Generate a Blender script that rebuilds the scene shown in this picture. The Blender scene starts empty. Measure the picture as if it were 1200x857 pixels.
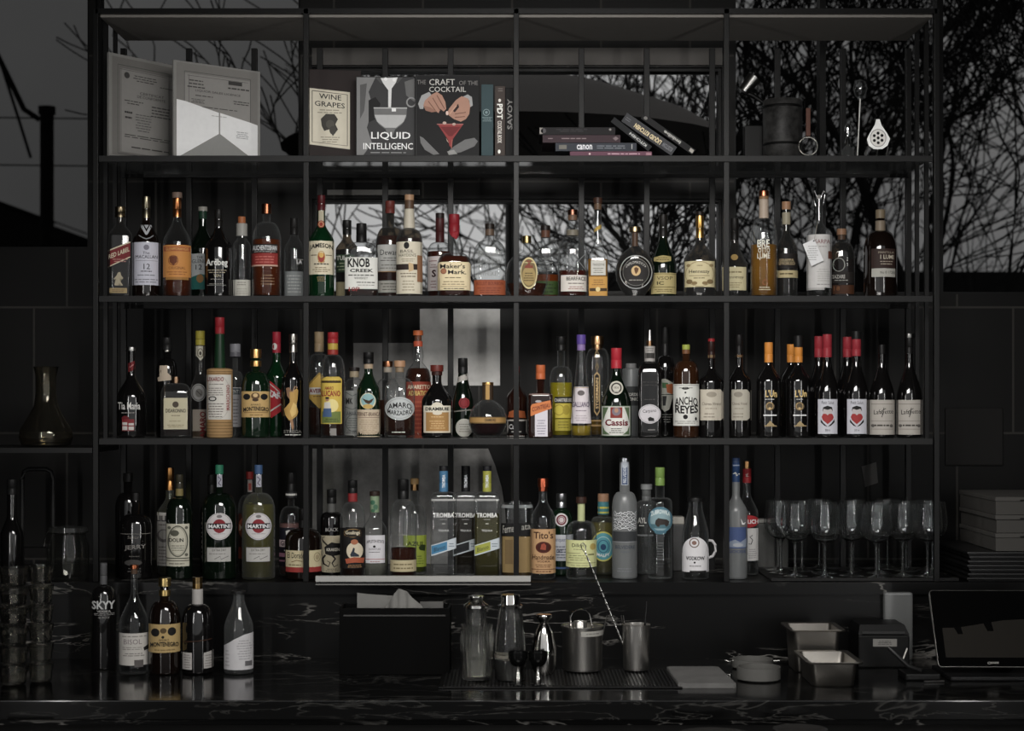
import bpy, bmesh, math, random
from mathutils import Vector, Matrix
random.seed(7)
scn = bpy.context.scene
COL = scn.collection
S = 0.0025          # metres per photo pixel on the front plane of the shelving (y = 0)
D = 5.0             # camera distance from that plane
HZ = 470.0          # photo row of the horizon
ZC = 1.745          # camera height
PI = math.pi

def K(d): return S * (D + d) / D
def PX(px, d): return (px - 600.0) * K(d)
def PZ(py, d): return ZC + (HZ - py) * K(d)
def lin(c):
    c = c / 255.0
    return c / 12.92 if c <= 0.04045 else ((c + 0.055) / 1.055) ** 2.4

# ------------------------------------------------------------------ materials
_M = {}
def nodes_of(name):
    m = bpy.data.materials.new(name)
    m.use_nodes = True
    nt = m.node_tree
    return m, nt, nt.nodes, nt.links, nt.nodes['Principled BSDF']

PAINT_GAIN = [1.05]
def paint(rgb, rough=0.55, metal=0.0, coat=0.0, var=0.06, gain=None):
    """plain surface colour (0-255) with a faint procedural mottling"""
    gain = gain or PAINT_GAIN[0]
    key = ('p', rgb, rough, metal, coat, var, gain)
    if key in _M: return _M[key]
    m, nt, N, L, b = nodes_of('paint')
    c = [lin(v) for v in rgb]; g_ = .3 * c[0] + .55 * c[1] + .15 * c[2]
    c = [min(0.86, (v * .88 + g_ * .12) * gain) for v in c]
    t = N.new('ShaderNodeTexCoord'); nz = N.new('ShaderNodeTexNoise'); nz.inputs['Scale'].default_value = 60
    mx = N.new('ShaderNodeMix'); mx.data_type = 'RGBA'
    mx.inputs[6].default_value = [v * (1 - var) for v in c] + [1]
    mx.inputs[7].default_value = [min(0.9, v * (1 + var)) for v in c] + [1]
    L.new(t.outputs['Object'], nz.inputs['Vector']); L.new(nz.outputs['Fac'], mx.inputs[0])
    L.new(mx.outputs[2], b.inputs['Base Color'])
    b.inputs['Roughness'].default_value = rough; b.inputs['Metallic'].default_value = metal
    b.inputs['Coat Weight'].default_value = coat
    if rough > .35 and not metal: b.inputs['Specular IOR Level'].default_value = .18
    _M[key] = m
    return m

def metal(rgb, rough=0.25): return paint(rgb, rough, 1.0, 0.0, 0.04, 1.3)

def clear_glass(tint=(0.95, 0.96, 0.96), edge=0.18, haze=0.005, rough=0.03, rim=0.24, gloss=True):
    k = ('g', tint, edge, haze, rough, rim, gloss)
    if k in _M: return _M[k]
    m = bpy.data.materials.new('clear_glass'); m.use_nodes = True
    nt = m.node_tree; N = nt.nodes; L = nt.links; N.clear()
    out = N.new('ShaderNodeOutputMaterial')
    ge = N.new('ShaderNodeNewGeometry'); dp = N.new('ShaderNodeVectorMath'); dp.operation = 'DOT_PRODUCT'
    L.new(ge.outputs['Normal'], dp.inputs[0]); L.new(ge.outputs['Incoming'], dp.inputs[1])
    ab = N.new('ShaderNodeMath'); ab.operation = 'ABSOLUTE'; L.new(dp.outputs['Value'], ab.inputs[0])
    iv = N.new('ShaderNodeMath'); iv.operation = 'SUBTRACT'; iv.inputs[0].default_value = 1; L.new(ab.outputs[0], iv.inputs[1])
    pw = N.new('ShaderNodeMath'); pw.operation = 'POWER'; pw.inputs[1].default_value = 5; L.new(iv.outputs[0], pw.inputs[0])
    fr = N.new('ShaderNodeMath'); fr.operation = 'MULTIPLY_ADD'; fr.inputs[1].default_value = .80; fr.inputs[2].default_value = .05; L.new(pw.outputs[0], fr.inputs[0])
    p2 = N.new('ShaderNodeMath'); p2.operation = 'POWER'; p2.inputs[1].default_value = 3.2; L.new(iv.outputs[0], p2.inputs[0])
    mc = N.new('ShaderNodeMix'); mc.data_type = 'RGBA'
    mc.inputs[6].default_value = (*tint, 1); mc.inputs[7].default_value = (*[v * edge for v in tint], 1)
    L.new(p2.outputs[0], mc.inputs[0])
    tr = N.new('ShaderNodeBsdfTransparent'); L.new(mc.outputs[2], tr.inputs['Color'])
    df = N.new('ShaderNodeBsdfDiffuse'); df.inputs['Color'].default_value = (0.6, 0.62, 0.62, 1)
    hz = N.new('ShaderNodeMath'); hz.operation = 'MULTIPLY_ADD'; hz.inputs[1].default_value = rim; hz.inputs[2].default_value = haze; L.new(p2.outputs[0], hz.inputs[0])
    m1 = N.new('ShaderNodeMixShader'); L.new(hz.outputs[0], m1.inputs[0])
    L.new(tr.outputs[0], m1.inputs[1]); L.new(df.outputs[0], m1.inputs[2])
    gl = N.new('ShaderNodeBsdfGlossy'); gl.inputs['Roughness'].default_value = rough
    m2 = N.new('ShaderNodeMixShader')
    if gloss: L.new(fr.outputs[0], m2.inputs[0])
    else: m2.inputs[0].default_value = 0.0
    L.new(m1.outputs[0], m2.inputs[1]); L.new(gl.outputs[0], m2.inputs[2])
    L.new(m2.outputs[0], out.inputs['Surface'])
    _M[k] = m
    return m

def true_glass(tint=(.97, .98, .98), rough=0.0, haze=.004):
    k = ('tg', tint, rough, haze)
    if k in _M: return _M[k]
    m = bpy.data.materials.new('blown_glass'); m.use_nodes = True
    nt = m.node_tree; N = nt.nodes; L = nt.links; N.clear()
    out = N.new('ShaderNodeOutputMaterial'); g = N.new('ShaderNodeBsdfGlass'); g.inputs['IOR'].default_value = 1.47
    g.inputs['Color'].default_value = (*tint, 1); g.inputs['Roughness'].default_value = rough
    df = N.new('ShaderNodeBsdfDiffuse'); df.inputs['Color'].default_value = (.7, .7, .7, 1); mx = N.new('ShaderNodeMixShader'); mx.inputs[0].default_value = haze
    L.new(g.outputs[0], mx.inputs[1]); L.new(df.outputs[0], mx.inputs[2]); L.new(mx.outputs[0], out.inputs['Surface']); _M[k] = m
    return m

def liquid_mat(rgb, clear=0.5):
    k = ('l', rgb, clear)
    if k in _M: return _M[k]
    m = bpy.data.materials.new('spirit'); m.use_nodes = True
    nt = m.node_tree; N = nt.nodes; L = nt.links; N.clear()
    out = N.new('ShaderNodeOutputMaterial'); c = [lin(v) for v in rgb]
    tr = N.new('ShaderNodeBsdfTransparent'); tr.inputs['Color'].default_value = (*[v ** 0.6 for v in c], 1)
    df = N.new('ShaderNodeBsdfDiffuse'); df.inputs['Color'].default_value = (*c, 1)
    m1 = N.new('ShaderNodeMixShader'); m1.inputs[0].default_value = 1 - clear
    L.new(tr.outputs[0], m1.inputs[1]); L.new(df.outputs[0], m1.inputs[2])
    L.new(m1.outputs[0], out.inputs['Surface'])
    _M[k] = m
    return m

def dark_glass(rgb, rough=0.07):
    """deeply coloured bottle glass, too dark to see through"""
    return paint(rgb, rough, 0.0, 0.6, 0.03, 1.0)

GLASS = {
    'clear': lambda: clear_glass(),
    'grey': lambda: clear_glass((0.55, 0.56, 0.55), 0.3, 0.04),
    'smoke': lambda: clear_glass((0.35, 0.30, 0.24), 0.3, 0.02),
    'olive': lambda: clear_glass((0.80, 0.80, 0.42), 0.4, 0.03),
    'frost': lambda: clear_glass((0.40, 0.42, 0.44), 0.55, 0.17, 0.35),
    'black': lambda: dark_glass((13, 12, 12)),
    'brown': lambda: dark_glass((17, 10, 7)),
    'green': lambda: dark_glass((5, 36, 16)),
    'dkgreen': lambda: dark_glass((8, 17, 10)),
    'bottlegreen': lambda: dark_glass((9, 27, 14)),
    'amberglass': lambda: dark_glass((42, 22, 9)),
    'redbrown': lambda: dark_glass((32, 14, 9)),
}

# ------------------------------------------------------------------ mesh helpers
def mesh_obj(name, verts, faces, mats, parent=None, midx=None, smooth=False):
    me = bpy.data.meshes.new(name)
    me.from_pydata([tuple(v) for v in verts], [], faces)
    if not isinstance(mats, (list, tuple)): mats = [mats]
    for m in mats: me.materials.append(m)
    if midx: me.polygons.foreach_set('material_index', midx)
    if smooth: me.polygons.foreach_set('use_smooth', [True] * len(me.polygons))
    me.update()
    o = bpy.data.objects.new(name, me); COL.objects.link(o)
    if parent: o.parent = parent
    return o

def tag(o, label=None, cat=None, group=None, kind=None):
    if label: o['label'] = label
    if cat: o['category'] = cat
    if group: o['group'] = group
    if kind: o['kind'] = kind
    return o

def empty(name, loc, rz=0.0, label=None, cat=None, group=None, kind=None):
    o = bpy.data.objects.new(name, None); COL.objects.link(o)
    o.empty_display_size = 0.05
    o.location = loc; o.rotation_euler = (0, 0, rz)
    return tag(o, label, cat, group, kind)

class MB:
    """collects simple solids into one mesh"""
    def __init__(s): s.v = []; s.f = []; s.sm = []
    def add(s, vs, fs, M=None):
        o = len(s.v)
        for v in vs: s.v.append(tuple(M @ Vector(v)) if M else tuple(v))
        for f in fs: s.f.append([i + o for i in f])
        return s
    def box(s, x0, x1, y0, y1, z0, z1, M=None, bev=0.0):
        if bev > 0:
            bm = bmesh.new(); bmesh.ops.create_cube(bm, size=1)
            for v in bm.verts:
                v.co = Vector(((x0 + x1) / 2 + v.co.x * (x1 - x0), (y0 + y1) / 2 + v.co.y * (y1 - y0), (z0 + z1) / 2 + v.co.z * (z1 - z0)))
            bmesh.ops.bevel(bm, geom=bm.edges[:] , offset=bev, segments=2, affect='EDGES', profile=0.6)
            bm.verts.index_update()
            s.add([v.co.copy() for v in bm.verts], [[v.index for v in f.verts] for f in bm.faces], M); bm.free(); return s
        vs = [(x0, y0, z0), (x1, y0, z0), (x1, y1, z0), (x0, y1, z0), (x0, y0, z1), (x1, y0, z1), (x1, y1, z1), (x0, y1, z1)]
        return s.add(vs, [(0, 3, 2, 1), (4, 5, 6, 7), (0, 1, 5, 4), (1, 2, 6, 5), (2, 3, 7, 6), (3, 0, 4, 7)], M)
    def lathe(s, prof, seg=28, cx=0, cy=0, M=None, closed_top=False, closed_bot=False):
        vs = []; fs = []
        for r, z in prof:
            for i in range(seg):
                a = 2 * PI * i / seg; vs.append((cx + r * math.cos(a), cy + r * math.sin(a), z))
        for j in range(len(prof) - 1):
            for i in range(seg):
                k = (i + 1) % seg
                fs.append((j * seg + i, j * seg + k, (j + 1) * seg + k, (j + 1) * seg + i))
        if closed_bot: fs.append(tuple(reversed(range(seg))))
        if closed_top: fs.append(tuple(range((len(prof) - 1) * seg, len(prof) * seg)))
        return s.add(vs, fs, M)
    def tube(s, pts, r, seg=8, M=None, caps=True):
        pts = [Vector(p) for p in pts]; n = len(pts)
        rs = r if isinstance(r, (list, tuple)) else [r] * n
        vs = []; fs = []
        up = Vector((0.13, 0.21, 0.97))
        for i, p in enumerate(pts):
            t = (pts[min(i + 1, n - 1)] - pts[max(i - 1, 0)]).normalized()
            a = t.cross(up)
            if a.length < 1e-4: a = t.cross(Vector((1, 0, 0)))
            a.normalize(); b = t.cross(a).normalized()
            for k in range(seg):
                q = 2 * PI * k / seg
                vs.append(p + (a * math.cos(q) + b * math.sin(q)) * rs[i])
        for j in range(n - 1):
            for i in range(seg):
                k = (i + 1) % seg
                fs.append((j * seg + i, j * seg + k, (j + 1) * seg + k, (j + 1) * seg + i))
        if caps:
            fs.append(tuple(reversed(range(seg)))); fs.append(tuple(range((n - 1) * seg, n * seg)))
        return s.add(vs, fs, M)
    def build(s, name, mat, parent=None, smooth=False):
        o = mesh_obj(name, s.v, s.f, mat, parent)
        if smooth:
            me = o.data
            me.polygons.foreach_set('use_smooth', [True] * len(me.polygons))
            try: me.set_sharp_from_angle(angle=math.radians(40))
            except Exception: pass
        return o

# ------------------------------------------------------------------ printed decoration (lettering, emblems) laid on a surface
_TX = {}
def text_mesh(s, bold):
    key = (s, bold)
    if key in _TX: return _TX[key]
    cu = bpy.data.curves.new('t', 'FONT'); cu.body = s; cu.size = 1.0; cu.offset = bold; cu.resolution_u = 2
    ob = bpy.data.objects.new('t', cu)
    me = bpy.data.meshes.new_from_object(ob)
    vs = [(v.co.x, v.co.y) for v in me.vertices]; fs = [tuple(p.vertices) for p in me.polygons]
    bpy.data.objects.remove(ob); bpy.data.curves.remove(cu); bpy.data.meshes.remove(me)
    if vs:
        x0 = min(v[0] for v in vs); x1 = max(v[0] for v in vs); y0 = min(v[1] for v in vs); y1 = max(v[1] for v in vs)
        vs = [((v[0] - x0) / max(1e-6, x1 - x0), (v[1] - y0) / max(1e-6, y1 - y0)) for v in vs]
    _TX[key] = (vs, fs)
    return _TX[key]

# each primitive gives 2-D verts (u right, v down, photo px) and faces
def R(u0, v0, u1, v1, c): return ('g', [(u0, v1), (u1, v1), (u1, v0), (u0, v0)], c)
def PG(pts, c): return ('g', pts, c)
def E(u, v, ru, rv, c, n=26): return ('g', [(u + ru * math.cos(2 * PI * i / n), v - rv * math.sin(2 * PI * i / n)) for i in range(n)], c)
def RG(u, v, ru, rv, th, c): return ('ring', u, v, ru, rv, th, c)
def T(s, u0, v0, u1, v1, c, sl=0.0, b=0.0, rot=0, arc=0.0): return ('t', s, u0, v0, u1, v1, c, sl, b, rot, arc)
def LN(u0, v0, u1, v1, n, c, fill=0.5): return ('l', u0, v0, u1, v1, n, c, fill)
def ST(pts, w, c): return ('s', pts, w, c)

def prim_geo(p, cv):
    """returns verts, faces (2-D, photo px); cv converts (u,v) from crop to photo px"""
    k = p[0]
    if k == 'g':
        vs = [cv(*q) for q in p[1]]
        return vs, [tuple(range(len(vs)))], p[2]
    if k == 'ring':
        _, u, v, ru, rv, th, c = p; n = 28; vs = []; fs = []
        for i in range(n):
            a = 2 * PI * i / n
            vs.append(cv(u + ru * math.cos(a), v - rv * math.sin(a))); vs.append(cv(u + (ru - th) * math.cos(a), v - (rv - th) * math.sin(a)))
        for i in range(n):
            j = (i + 1) % n; fs.append((2 * i, 2 * j, 2 * j + 1, 2 * i + 1))
        return vs, fs, c
    if k == 's':
        _, pts, w, c = p; vs = []; fs = []; n = len(pts)
        for i, q in enumerate(pts):
            a = pts[max(0, i - 1)]; b = pts[min(n - 1, i + 1)]
            dx, dy = b[0] - a[0], b[1] - a[1]; l = math.hypot(dx, dy) or 1
            ww = w[i] if isinstance(w, (list, tuple)) else w
            vs.append(cv(q[0] - dy / l * ww / 2, q[1] + dx / l * ww / 2)); vs.append(cv(q[0] + dy / l * ww / 2, q[1] - dx / l * ww / 2))
        for i in range(n - 1): fs.append((2 * i, 2 * i + 2, 2 * i + 3, 2 * i + 1))
        return vs, fs, c
    if k == 't':
        _, s, u0, v0, u1, v1, c, sl, b, rot, arc = p
        tv, tf = text_mesh(s, b); vs = []; uc = (u0 + u1) / 2; hw = max(1e-6, abs(u1 - u0) / 2)
        for x, y in tv:
            if rot == 90: x, y = 1 - y, x
            elif rot == -90: x, y = y, 1 - x
            elif rot == 180: x, y = 1 - x, 1 - y
            u = u0 + (u1 - u0) * x; v = v1 + (v0 - v1) * y + sl * (u0 + (u1 - u0) * x - uc) + arc * ((u - uc) / hw) ** 2
            vs.append(cv(u, v))
        return vs, tf, c
    if k == 'l':
        _, u0, v0, u1, v1, n, c, fill = p; vs = []; fs = []
        rr = random.Random(int(u0 * 7 + v0 * 13 + n)); step = (v1 - v0) / n; w = u1 - u0
        for i in range(n):
            v = v0 + step * (i + 0.5); h = step * 0.5 * fill * 1.4
            ind = rr.uniform(0, 0.18) * w; u = u0 + ind; e = u1 - ind
            while u < e - w * 0.04:
                l = min(e - u, rr.uniform(0.08, 0.28) * w); o = len(vs)
                vs += [cv(u, v + h / 2), cv(u + l, v + h / 2), cv(u + l, v - h / 2), cv(u, v - h / 2)]
                fs.append((o, o + 1, o + 2, o + 3)); u += l + w * 0.035
        return vs, fs, c

def decal(name, prims, surf, cv, parent, du=2.4, dv=9.0, base=0.0005, step=0.00012, rough=0.6):
    """one label mesh: every primitive is cut fine enough to follow the surface, then laid on it"""
    V = []; F = []; MI = []; mats = []; mi = {}
    for i, p in enumerate(prims):
        vs, fs, c = prim_geo(p, cv)
        if not fs: continue
        bm = bmesh.new(); bv = [bm.verts.new((u, v, 0)) for u, v in vs]
        for f in fs:
            try: bm.faces.new([bv[j] for j in f])
            except ValueError: pass
        if du:
            us = [v[0] for v in vs]; ys = [v[1] for v in vs]
            if p[0] == 'g' and len(vs) > 4: bmesh.ops.triangulate(bm, faces=bm.faces[:])
            u = math.ceil(min(us) / du) * du
            while u < max(us):
                bmesh.ops.bisect_plane(bm, geom=bm.verts[:] + bm.edges[:] + bm.faces[:], plane_co=(u, 0, 0), plane_no=(1, 0, 0)); u += du
            w = math.ceil(min(ys) / dv) * dv
            while w < max(ys):
                bmesh.ops.bisect_plane(bm, geom=bm.verts[:] + bm.edges[:] + bm.faces[:], plane_co=(0, w, 0), plane_no=(0, 1, 0)); w += dv
        if isinstance(c, tuple): key = c
        if key not in mi:
            mi[key] = len(mats); mats.append(paint(c, rough) if len(c) == 3 else paint(c[:3], 0.3, 0.85))
        o = len(V); bm.verts.index_update()
        for v in bm.verts: V.append(surf(v.co.x, v.co.y, base + i * step))
        for f in bm.faces: F.append([v.index + o for v in f.verts]); MI.append(mi[key])
        bm.free()
    ob = mesh_obj(name, V, F, mats, parent, MI)
    return ob
# ------------------------------------------------------------------ bottles
Z1, Z2, Z3, Z4 = PZ(183, 0), PZ(347, 0), PZ(514, 0), PZ(682, 0)     # the three shelf boards and the back counter
ZT = 0.99                                                           # lower worktop
class Crop:
    def __init__(s, ox, oy, f, z): s.ox, s.oy, s.f, s.z = ox, oy, f, z
    def __call__(s, u, v): return (s.ox + u / s.f, s.oy + v / s.f)
FF = 1200 / 270.0
SPOTS = []
SUB = {'seal_print': ('paper_seal',), 'foil_print': ('foil_capsule',), 'neck_print': ('paper_seal', 'neck_wrap', 'foil_capsule'), 'stopper_band': ('stopper',), 'wax_drip': ('wax_cap',), 'ring_print': ('neck_ring',), 'medallion': ('glass_body',), 'raised_lettering': ('glass_body',), 'facets': ('glass_body',), 'straw_bands': ('glass_body',)}
GOLD = (150, 118, 62); BRASS = (150, 112, 70); SILV = (150, 150, 152); CREAM = (196, 186, 160); WHITE = (205, 205, 206)
PALE = (182, 180, 174); INK = (26, 25, 25); BLK = (14, 13, 13); REDC = (148, 28, 34); CORK = (150, 112, 80); WOOD = (160, 124, 92)

def cap(v0, v1, hw, c, met=0, name='cap', hw1=None): return (v0, v1, hw, hw if hw1 is None else hw1, c, met, name)

def B(C, cx, d, w, top, nb, se, name, label, glass='clear', liq=None, nw=None, n=2.0, q=1.0, sh='round', neck=(), dec=(), prof=None,
      group=None, cat='bottle', du=2.4):
    """cx, w, top, nb (neck ends), se (shoulder ends) are read in the crop C; liq = (rgb, level, clarity)"""
    cxp = C(cx, 0)[0]; k = K(d); f = C.f; zs = C.z
    bw = w / f / 2 * k; nwm = (nw if nw else 20) / f * k
    z_of = lambda v: PZ(C.oy + v / f, d) - zs
    pts = []
    if prof:
        for v, h in prof: pts.append((z_of(v), h / f * k))
        pts = [p for p in pts if p[0] > 0.004]
        pts.append((0.004, prof[-1][1] / f * k)); pts.append((0.0, prof[-1][1] / f * k * 0.94))
        bw = max(p[1] for p in pts); nwm = pts[0][1]
    else:
        zt, zn, ze = z_of(top), z_of(nb), z_of(se)
        pts.append((zt - 0.001, nwm))
        if zn < zt - 0.01: pts.append((zn, nwm))
        N_ = 9
        for i in range(1, N_ + 1):
            t = i / N_
            if sh == 'round': rr = nwm + (bw - nwm) * math.sin(t * PI / 2) ** 0.8; z = zn + (ze - zn) * (1 - math.cos(t * PI / 2))
            elif sh == 'flat': rr = nwm + (bw - nwm) * math.sin(t * PI / 2) ** 0.55; z = zn + (ze - zn) * (1 - math.cos(t * PI / 2)) ** 0.9
            elif sh == 'cone': rr = nwm + (bw - nwm) * t; z = zn + (ze - zn) * t
            else: rr = nwm + (bw - nwm) * (t * t * (3 - 2 * t)); z = zn + (ze - zn) * t
            pts.append((z, rr))
        pts += [(0.006, bw), (0.0015, bw * 0.97), (0.0, bw * 0.9)]
    pts.sort(key=lambda p: -p[0])
    zz = [p[0] for p in pts]
    def rad(z):
        if z >= zz[0]: return pts[0][1]
        for i in range(len(pts) - 1):
            if pts[i + 1][0] <= z <= pts[i][0]:
                a, b = pts[i], pts[i + 1]; t = (a[0] - z) / max(1e-6, a[0] - b[0]); return a[1] + (b[1] - a[1]) * t
        return pts[-1][1]
    def sect(r):
        t = max(0.0, min(1.0, (r - nwm) / max(1e-5, bw - nwm)))
        t = t ** 0.7
        return 2 + (n - 2) * t, 1 + (q - 1) * t
    def ring(r, z, sc=1.0, seg=32):
        ne, qe = sect(r); out = []
        for i in range(seg):
            a = 2 * PI * i / seg; c, s_ = math.cos(a), math.sin(a)
            out.append((r * sc * math.copysign(abs(c) ** (2 / ne), c), r * sc * qe * math.copysign(abs(s_) ** (2 / ne), s_), z))
        return out
    def shell(plist, sc=1.0, seg=32, top_cap=False):
        vs = []; fs = []
        for z, r in plist: vs += ring(r, z, sc, seg)
        for j in range(len(plist) - 1):
            for i in range(seg):
                m = (i + 1) % seg; fs.append((j * seg + m, j * seg + i, (j + 1) * seg + i, (j + 1) * seg + m))
        fs.append(tuple(reversed(range((len(plist) - 1) * seg, len(plist) * seg))))
        if top_cap: fs.append(tuple(range(seg)))
        return vs, fs
    x0 = PX(cxp, d)
    root = empty(name, (x0, d, zs + 0.0005), -math.atan2(x0, D + d), label, cat, group)
    vs, fs = shell(pts)
    mesh_obj('glass_body', vs, fs, GLASS[glass]() if isinstance(glass, str) else glass, root, smooth=True)
    if liq:
        rgb, lv, cl = liq; zl = z_of(lv)
        lp = [(zl, rad(zl))] + [p for p in pts if 0.006 < p[0] < zl - 0.002] + [(0.007, rad(0.007))]
        vs, fs = shell(lp, 0.93, 24, True)
        mesh_obj('liquid', vs, fs, liquid_mat(rgb, cl), root, smooth=True)
    sleeves = []
    for v0, v1, h0, h1, c, met, pn in neck:
        if v1 > top + 4 and not prof: h0 = max(h0, (nw or 20) + .5); h1 = max(h1, (nw or 20) + .5)
        sleeves.append((z_of(v1), z_of(v0), h1 / f * k, h0 / f * k))
        za, zb = z_of(v0), z_of(v1); ra, rb = h0 / f * k, h1 / f * k; e = min(0.0018, (za - zb) * 0.2)
        mb = MB(); prof_ = [(rb, zb), (ra, za - e), (ra * 0.985, za - e * 0.4), (ra - e, za)]
        if za - zb > 0.03 and 'cap' in pn:
            zm = zb + (za - zb) * 0.42; rm = rb + (ra - rb) * 0.42
            prof_ = [(rb, zb), (rm, zm - 0.001), (rm * 0.95, zm), (rm, zm + 0.001)] + prof_[1:]
        mb.lathe(prof_, 24, closed_top=True, closed_bot=True)
        mb.build(pn, metal(c, 0.3) if met else paint(c, 0.42, gain=.85), root, True)
    def surf(u, v, eps):
        z = PZ(v, d) - zs; r = rad(z); ne, qe = sect(r)
        for q0, q1, r0, r1 in sleeves:
            if q0 - .0005 <= z <= q1 + .0005 and q1 > q0: r = max(r, r0 + (r1 - r0) * (z - q0) / (q1 - q0))
        x = (u - cxp) * k; a = r; xa = max(-0.995, min(0.995, x / a))
        y = -a * qe * (1 - abs(xa) ** ne) ** (1 / ne)
        nx = math.copysign(abs(xa) ** (ne - 1), xa) ; ny = y / (a * qe)
        ny = math.copysign(abs(ny) ** (ne - 1), ny); l = math.hypot(nx, ny) or 1
        return (xa * a + nx / l * eps, y + ny / l * eps, z)
    for g in dec:
        ob = decal(g[0], g[1:], surf, C, root, du=du)
        host = SUB.get(g[0])
        for ch in root.children:
            if host and ch.name.split('.')[0] in host: ob.parent = ch; break
    SPOTS.append((label or name, zs, x0, d, bw, bw * (q if q < 1 else 1), n))
    return root
# ------------------------------------------------------------------ upper bottle shelf
A = Crop(100, 210, FF, Z2); Bc = Crop(350, 210, FF, Z2); Cc = Crop(590, 210, FF, Z2); Dc = Crop(840, 210, FF, Z2)
G2 = 'bottles on the upper bottle shelf'
AMB = (124, 60, 18); DAMB = (88, 38, 13); BRN = (34, 15, 8)
B(A, 182, .09, 122, 145, 225, 300, 'whisky_bottle', 'square dark bottle with a slanted red label, first on the upper bottle shelf', 'smoke', (BRN, 290, .3), 22, 5, .95, 'slope',
  [cap(145, 200, 27, (112, 100, 78), 1)],
  [('label', PG([(120, 378), (232, 330), (232, 412), (120, 466)], (110, 30, 34)), ST([(120, 380), (232, 333)], 6, CREAM), ST([(120, 464), (232, 410)], 5, CREAM), T('RED LABEL', 124, 378, 228, 402, CREAM, -.42, .02), LN(140, 418, 222, 440, 2, (170, 120, 110))),
   ('emblem', PG([(170, 492), (182, 490), (186, 506), (198, 520), (190, 528), (180, 520), (184, 540), (196, 558), (188, 560), (172, 544), (160, 560), (152, 556), (166, 536), (160, 522), (152, 530), (150, 524), (164, 506)], (160, 150, 125))),
   ('base_label', R(128, 572, 216, 598, (150, 130, 90)), LN(138, 578, 206, 594, 2, (80, 60, 40)))], group=G2)
B(A, 317, .10, 140, 92, 215, 335, 'whisky_bottle', 'dark whisky bottle with a broad lilac white label numbered 12 and a pewter foil neck', 'brown', None, 21, 2, 1, 'slope',
  [cap(92, 205, 21, (112, 106, 88), 1, 'foil_capsule')],
  [('label', R(246, 335, 390, 557, (186, 186, 198)), T('The', 300, 384, 334, 398, INK), T('MACALLAN', 264, 402, 374, 419, INK), R(264, 430, 374, 432, (120, 120, 130)), T('12', 304, 447, 336, 475, INK), E(318, 362, 14, 14, (120, 118, 130)), LN(290, 480, 346, 492, 1, INK), LN(256, 500, 380, 512, 1, (110, 110, 118)), LN(256, 522, 380, 548, 2, (120, 120, 128))),
   ('neck_label', PG([(284, 240), (300, 240), (318, 280), (336, 240), (352, 240), (322, 296), (314, 296)], (170, 172, 176)), PG([(306, 242), (330, 242), (318, 264)], (160, 162, 166)), ST([(280, 298), (300, 312), (318, 318), (336, 312), (354, 298)], 6, (120, 122, 126)))], group=G2)
B(A, 478, .10, 148, 70, 205, 335, 'whisky_bottle', 'tall whisky bottle with an orange label and a coppery neck foil', 'clear', (DAMB, 345, .45), 21, 2, 1, 'slope',
  [cap(70, 100, 26, (120, 100, 88), 0, 'stopper'), cap(100, 200, 22, (150, 92, 48), 1, 'foil_capsule')],
  [('label', R(408, 350, 548, 516, (192, 128, 54)), R(412, 358, 544, 382, (150, 70, 36)), T('GLENMORANGIE', 420, 362, 536, 378, (214, 170, 90)), PG([(440, 408), (478, 408), (478, 438), (459, 456), (440, 438)], (104, 56, 34)), RG(459, 430, 25, 27, 3, (120, 66, 36)), T('ORIGINAL', 436, 462, 520, 476, (110, 62, 34)), LN(420, 484, 536, 508, 2, (140, 84, 44))),
   ('lower_label', R(420, 516, 536, 530, (150, 104, 44)))], group=G2)
B(A, 612, .21, 150, 145, 245, 370, 'whisky_bottle', 'green necked whisky bottle with a white and teal label, half hidden behind its neighbours', 'dkgreen', None, 21, 2, 1, 'slope',
  [cap(145, 168, 24, (140, 138, 130), 0), cap(168, 210, 20, (24, 52, 38), 0, 'foil_capsule')],
  [('label', R(545, 395, 680, 580, (180, 184, 184)), PG([(545, 520), (600, 500), (680, 520), (680, 580), (545, 580)], (36, 104, 98)), T('THE', 580, 408, 612, 420, INK), T('GLENLIVET', 558, 424, 668, 444, INK), T('12', 576, 452, 608, 478, INK), E(598, 524, 18, 22, (150, 110, 60)))], group=G2)
B(A, 694, .09, 144, 160, 255, 365, 'whisky_bottle', 'black whisky bottle with large pale pointed lettering and no paper label', 'black', None, 21, 2, 1, 'slope',
  [cap(160, 250, 20, (22, 21, 20), 0, 'foil_capsule')],
  [('label', T('Ardbeg', 630, 422, 740, 466, (205, 205, 200), 0, .02), LN(638, 474, 734, 498, 2, (150, 140, 118)), T('TEN', 668, 502, 704, 515, (170, 160, 130)), LN(650, 522, 722, 532, 1, (130, 126, 118)), R(636, 556, 730, 560, (96, 96, 92)), LN(646, 546, 722, 556, 1, (120, 118, 110)))], group=G2)
B(A, 815, .10, 92, 232, 305, 345, 'gin_bottle', 'narrow clear bottle with a wired orange stopper and a small pale low label', 'clear', None, 24, 2, 1, 'slope',
  [cap(196, 232, 20, (160, 92, 46), 0, 'stopper'), cap(232, 298, 29, (150, 148, 142), 0, 'paper_seal')],
  [('label', R(770, 528, 860, 612, (170, 168, 158)), LN(784, 536, 846, 560, 2, (110, 108, 100)), LN(780, 570, 850, 604, 3, (140, 138, 130)))], group=G2)
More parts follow.
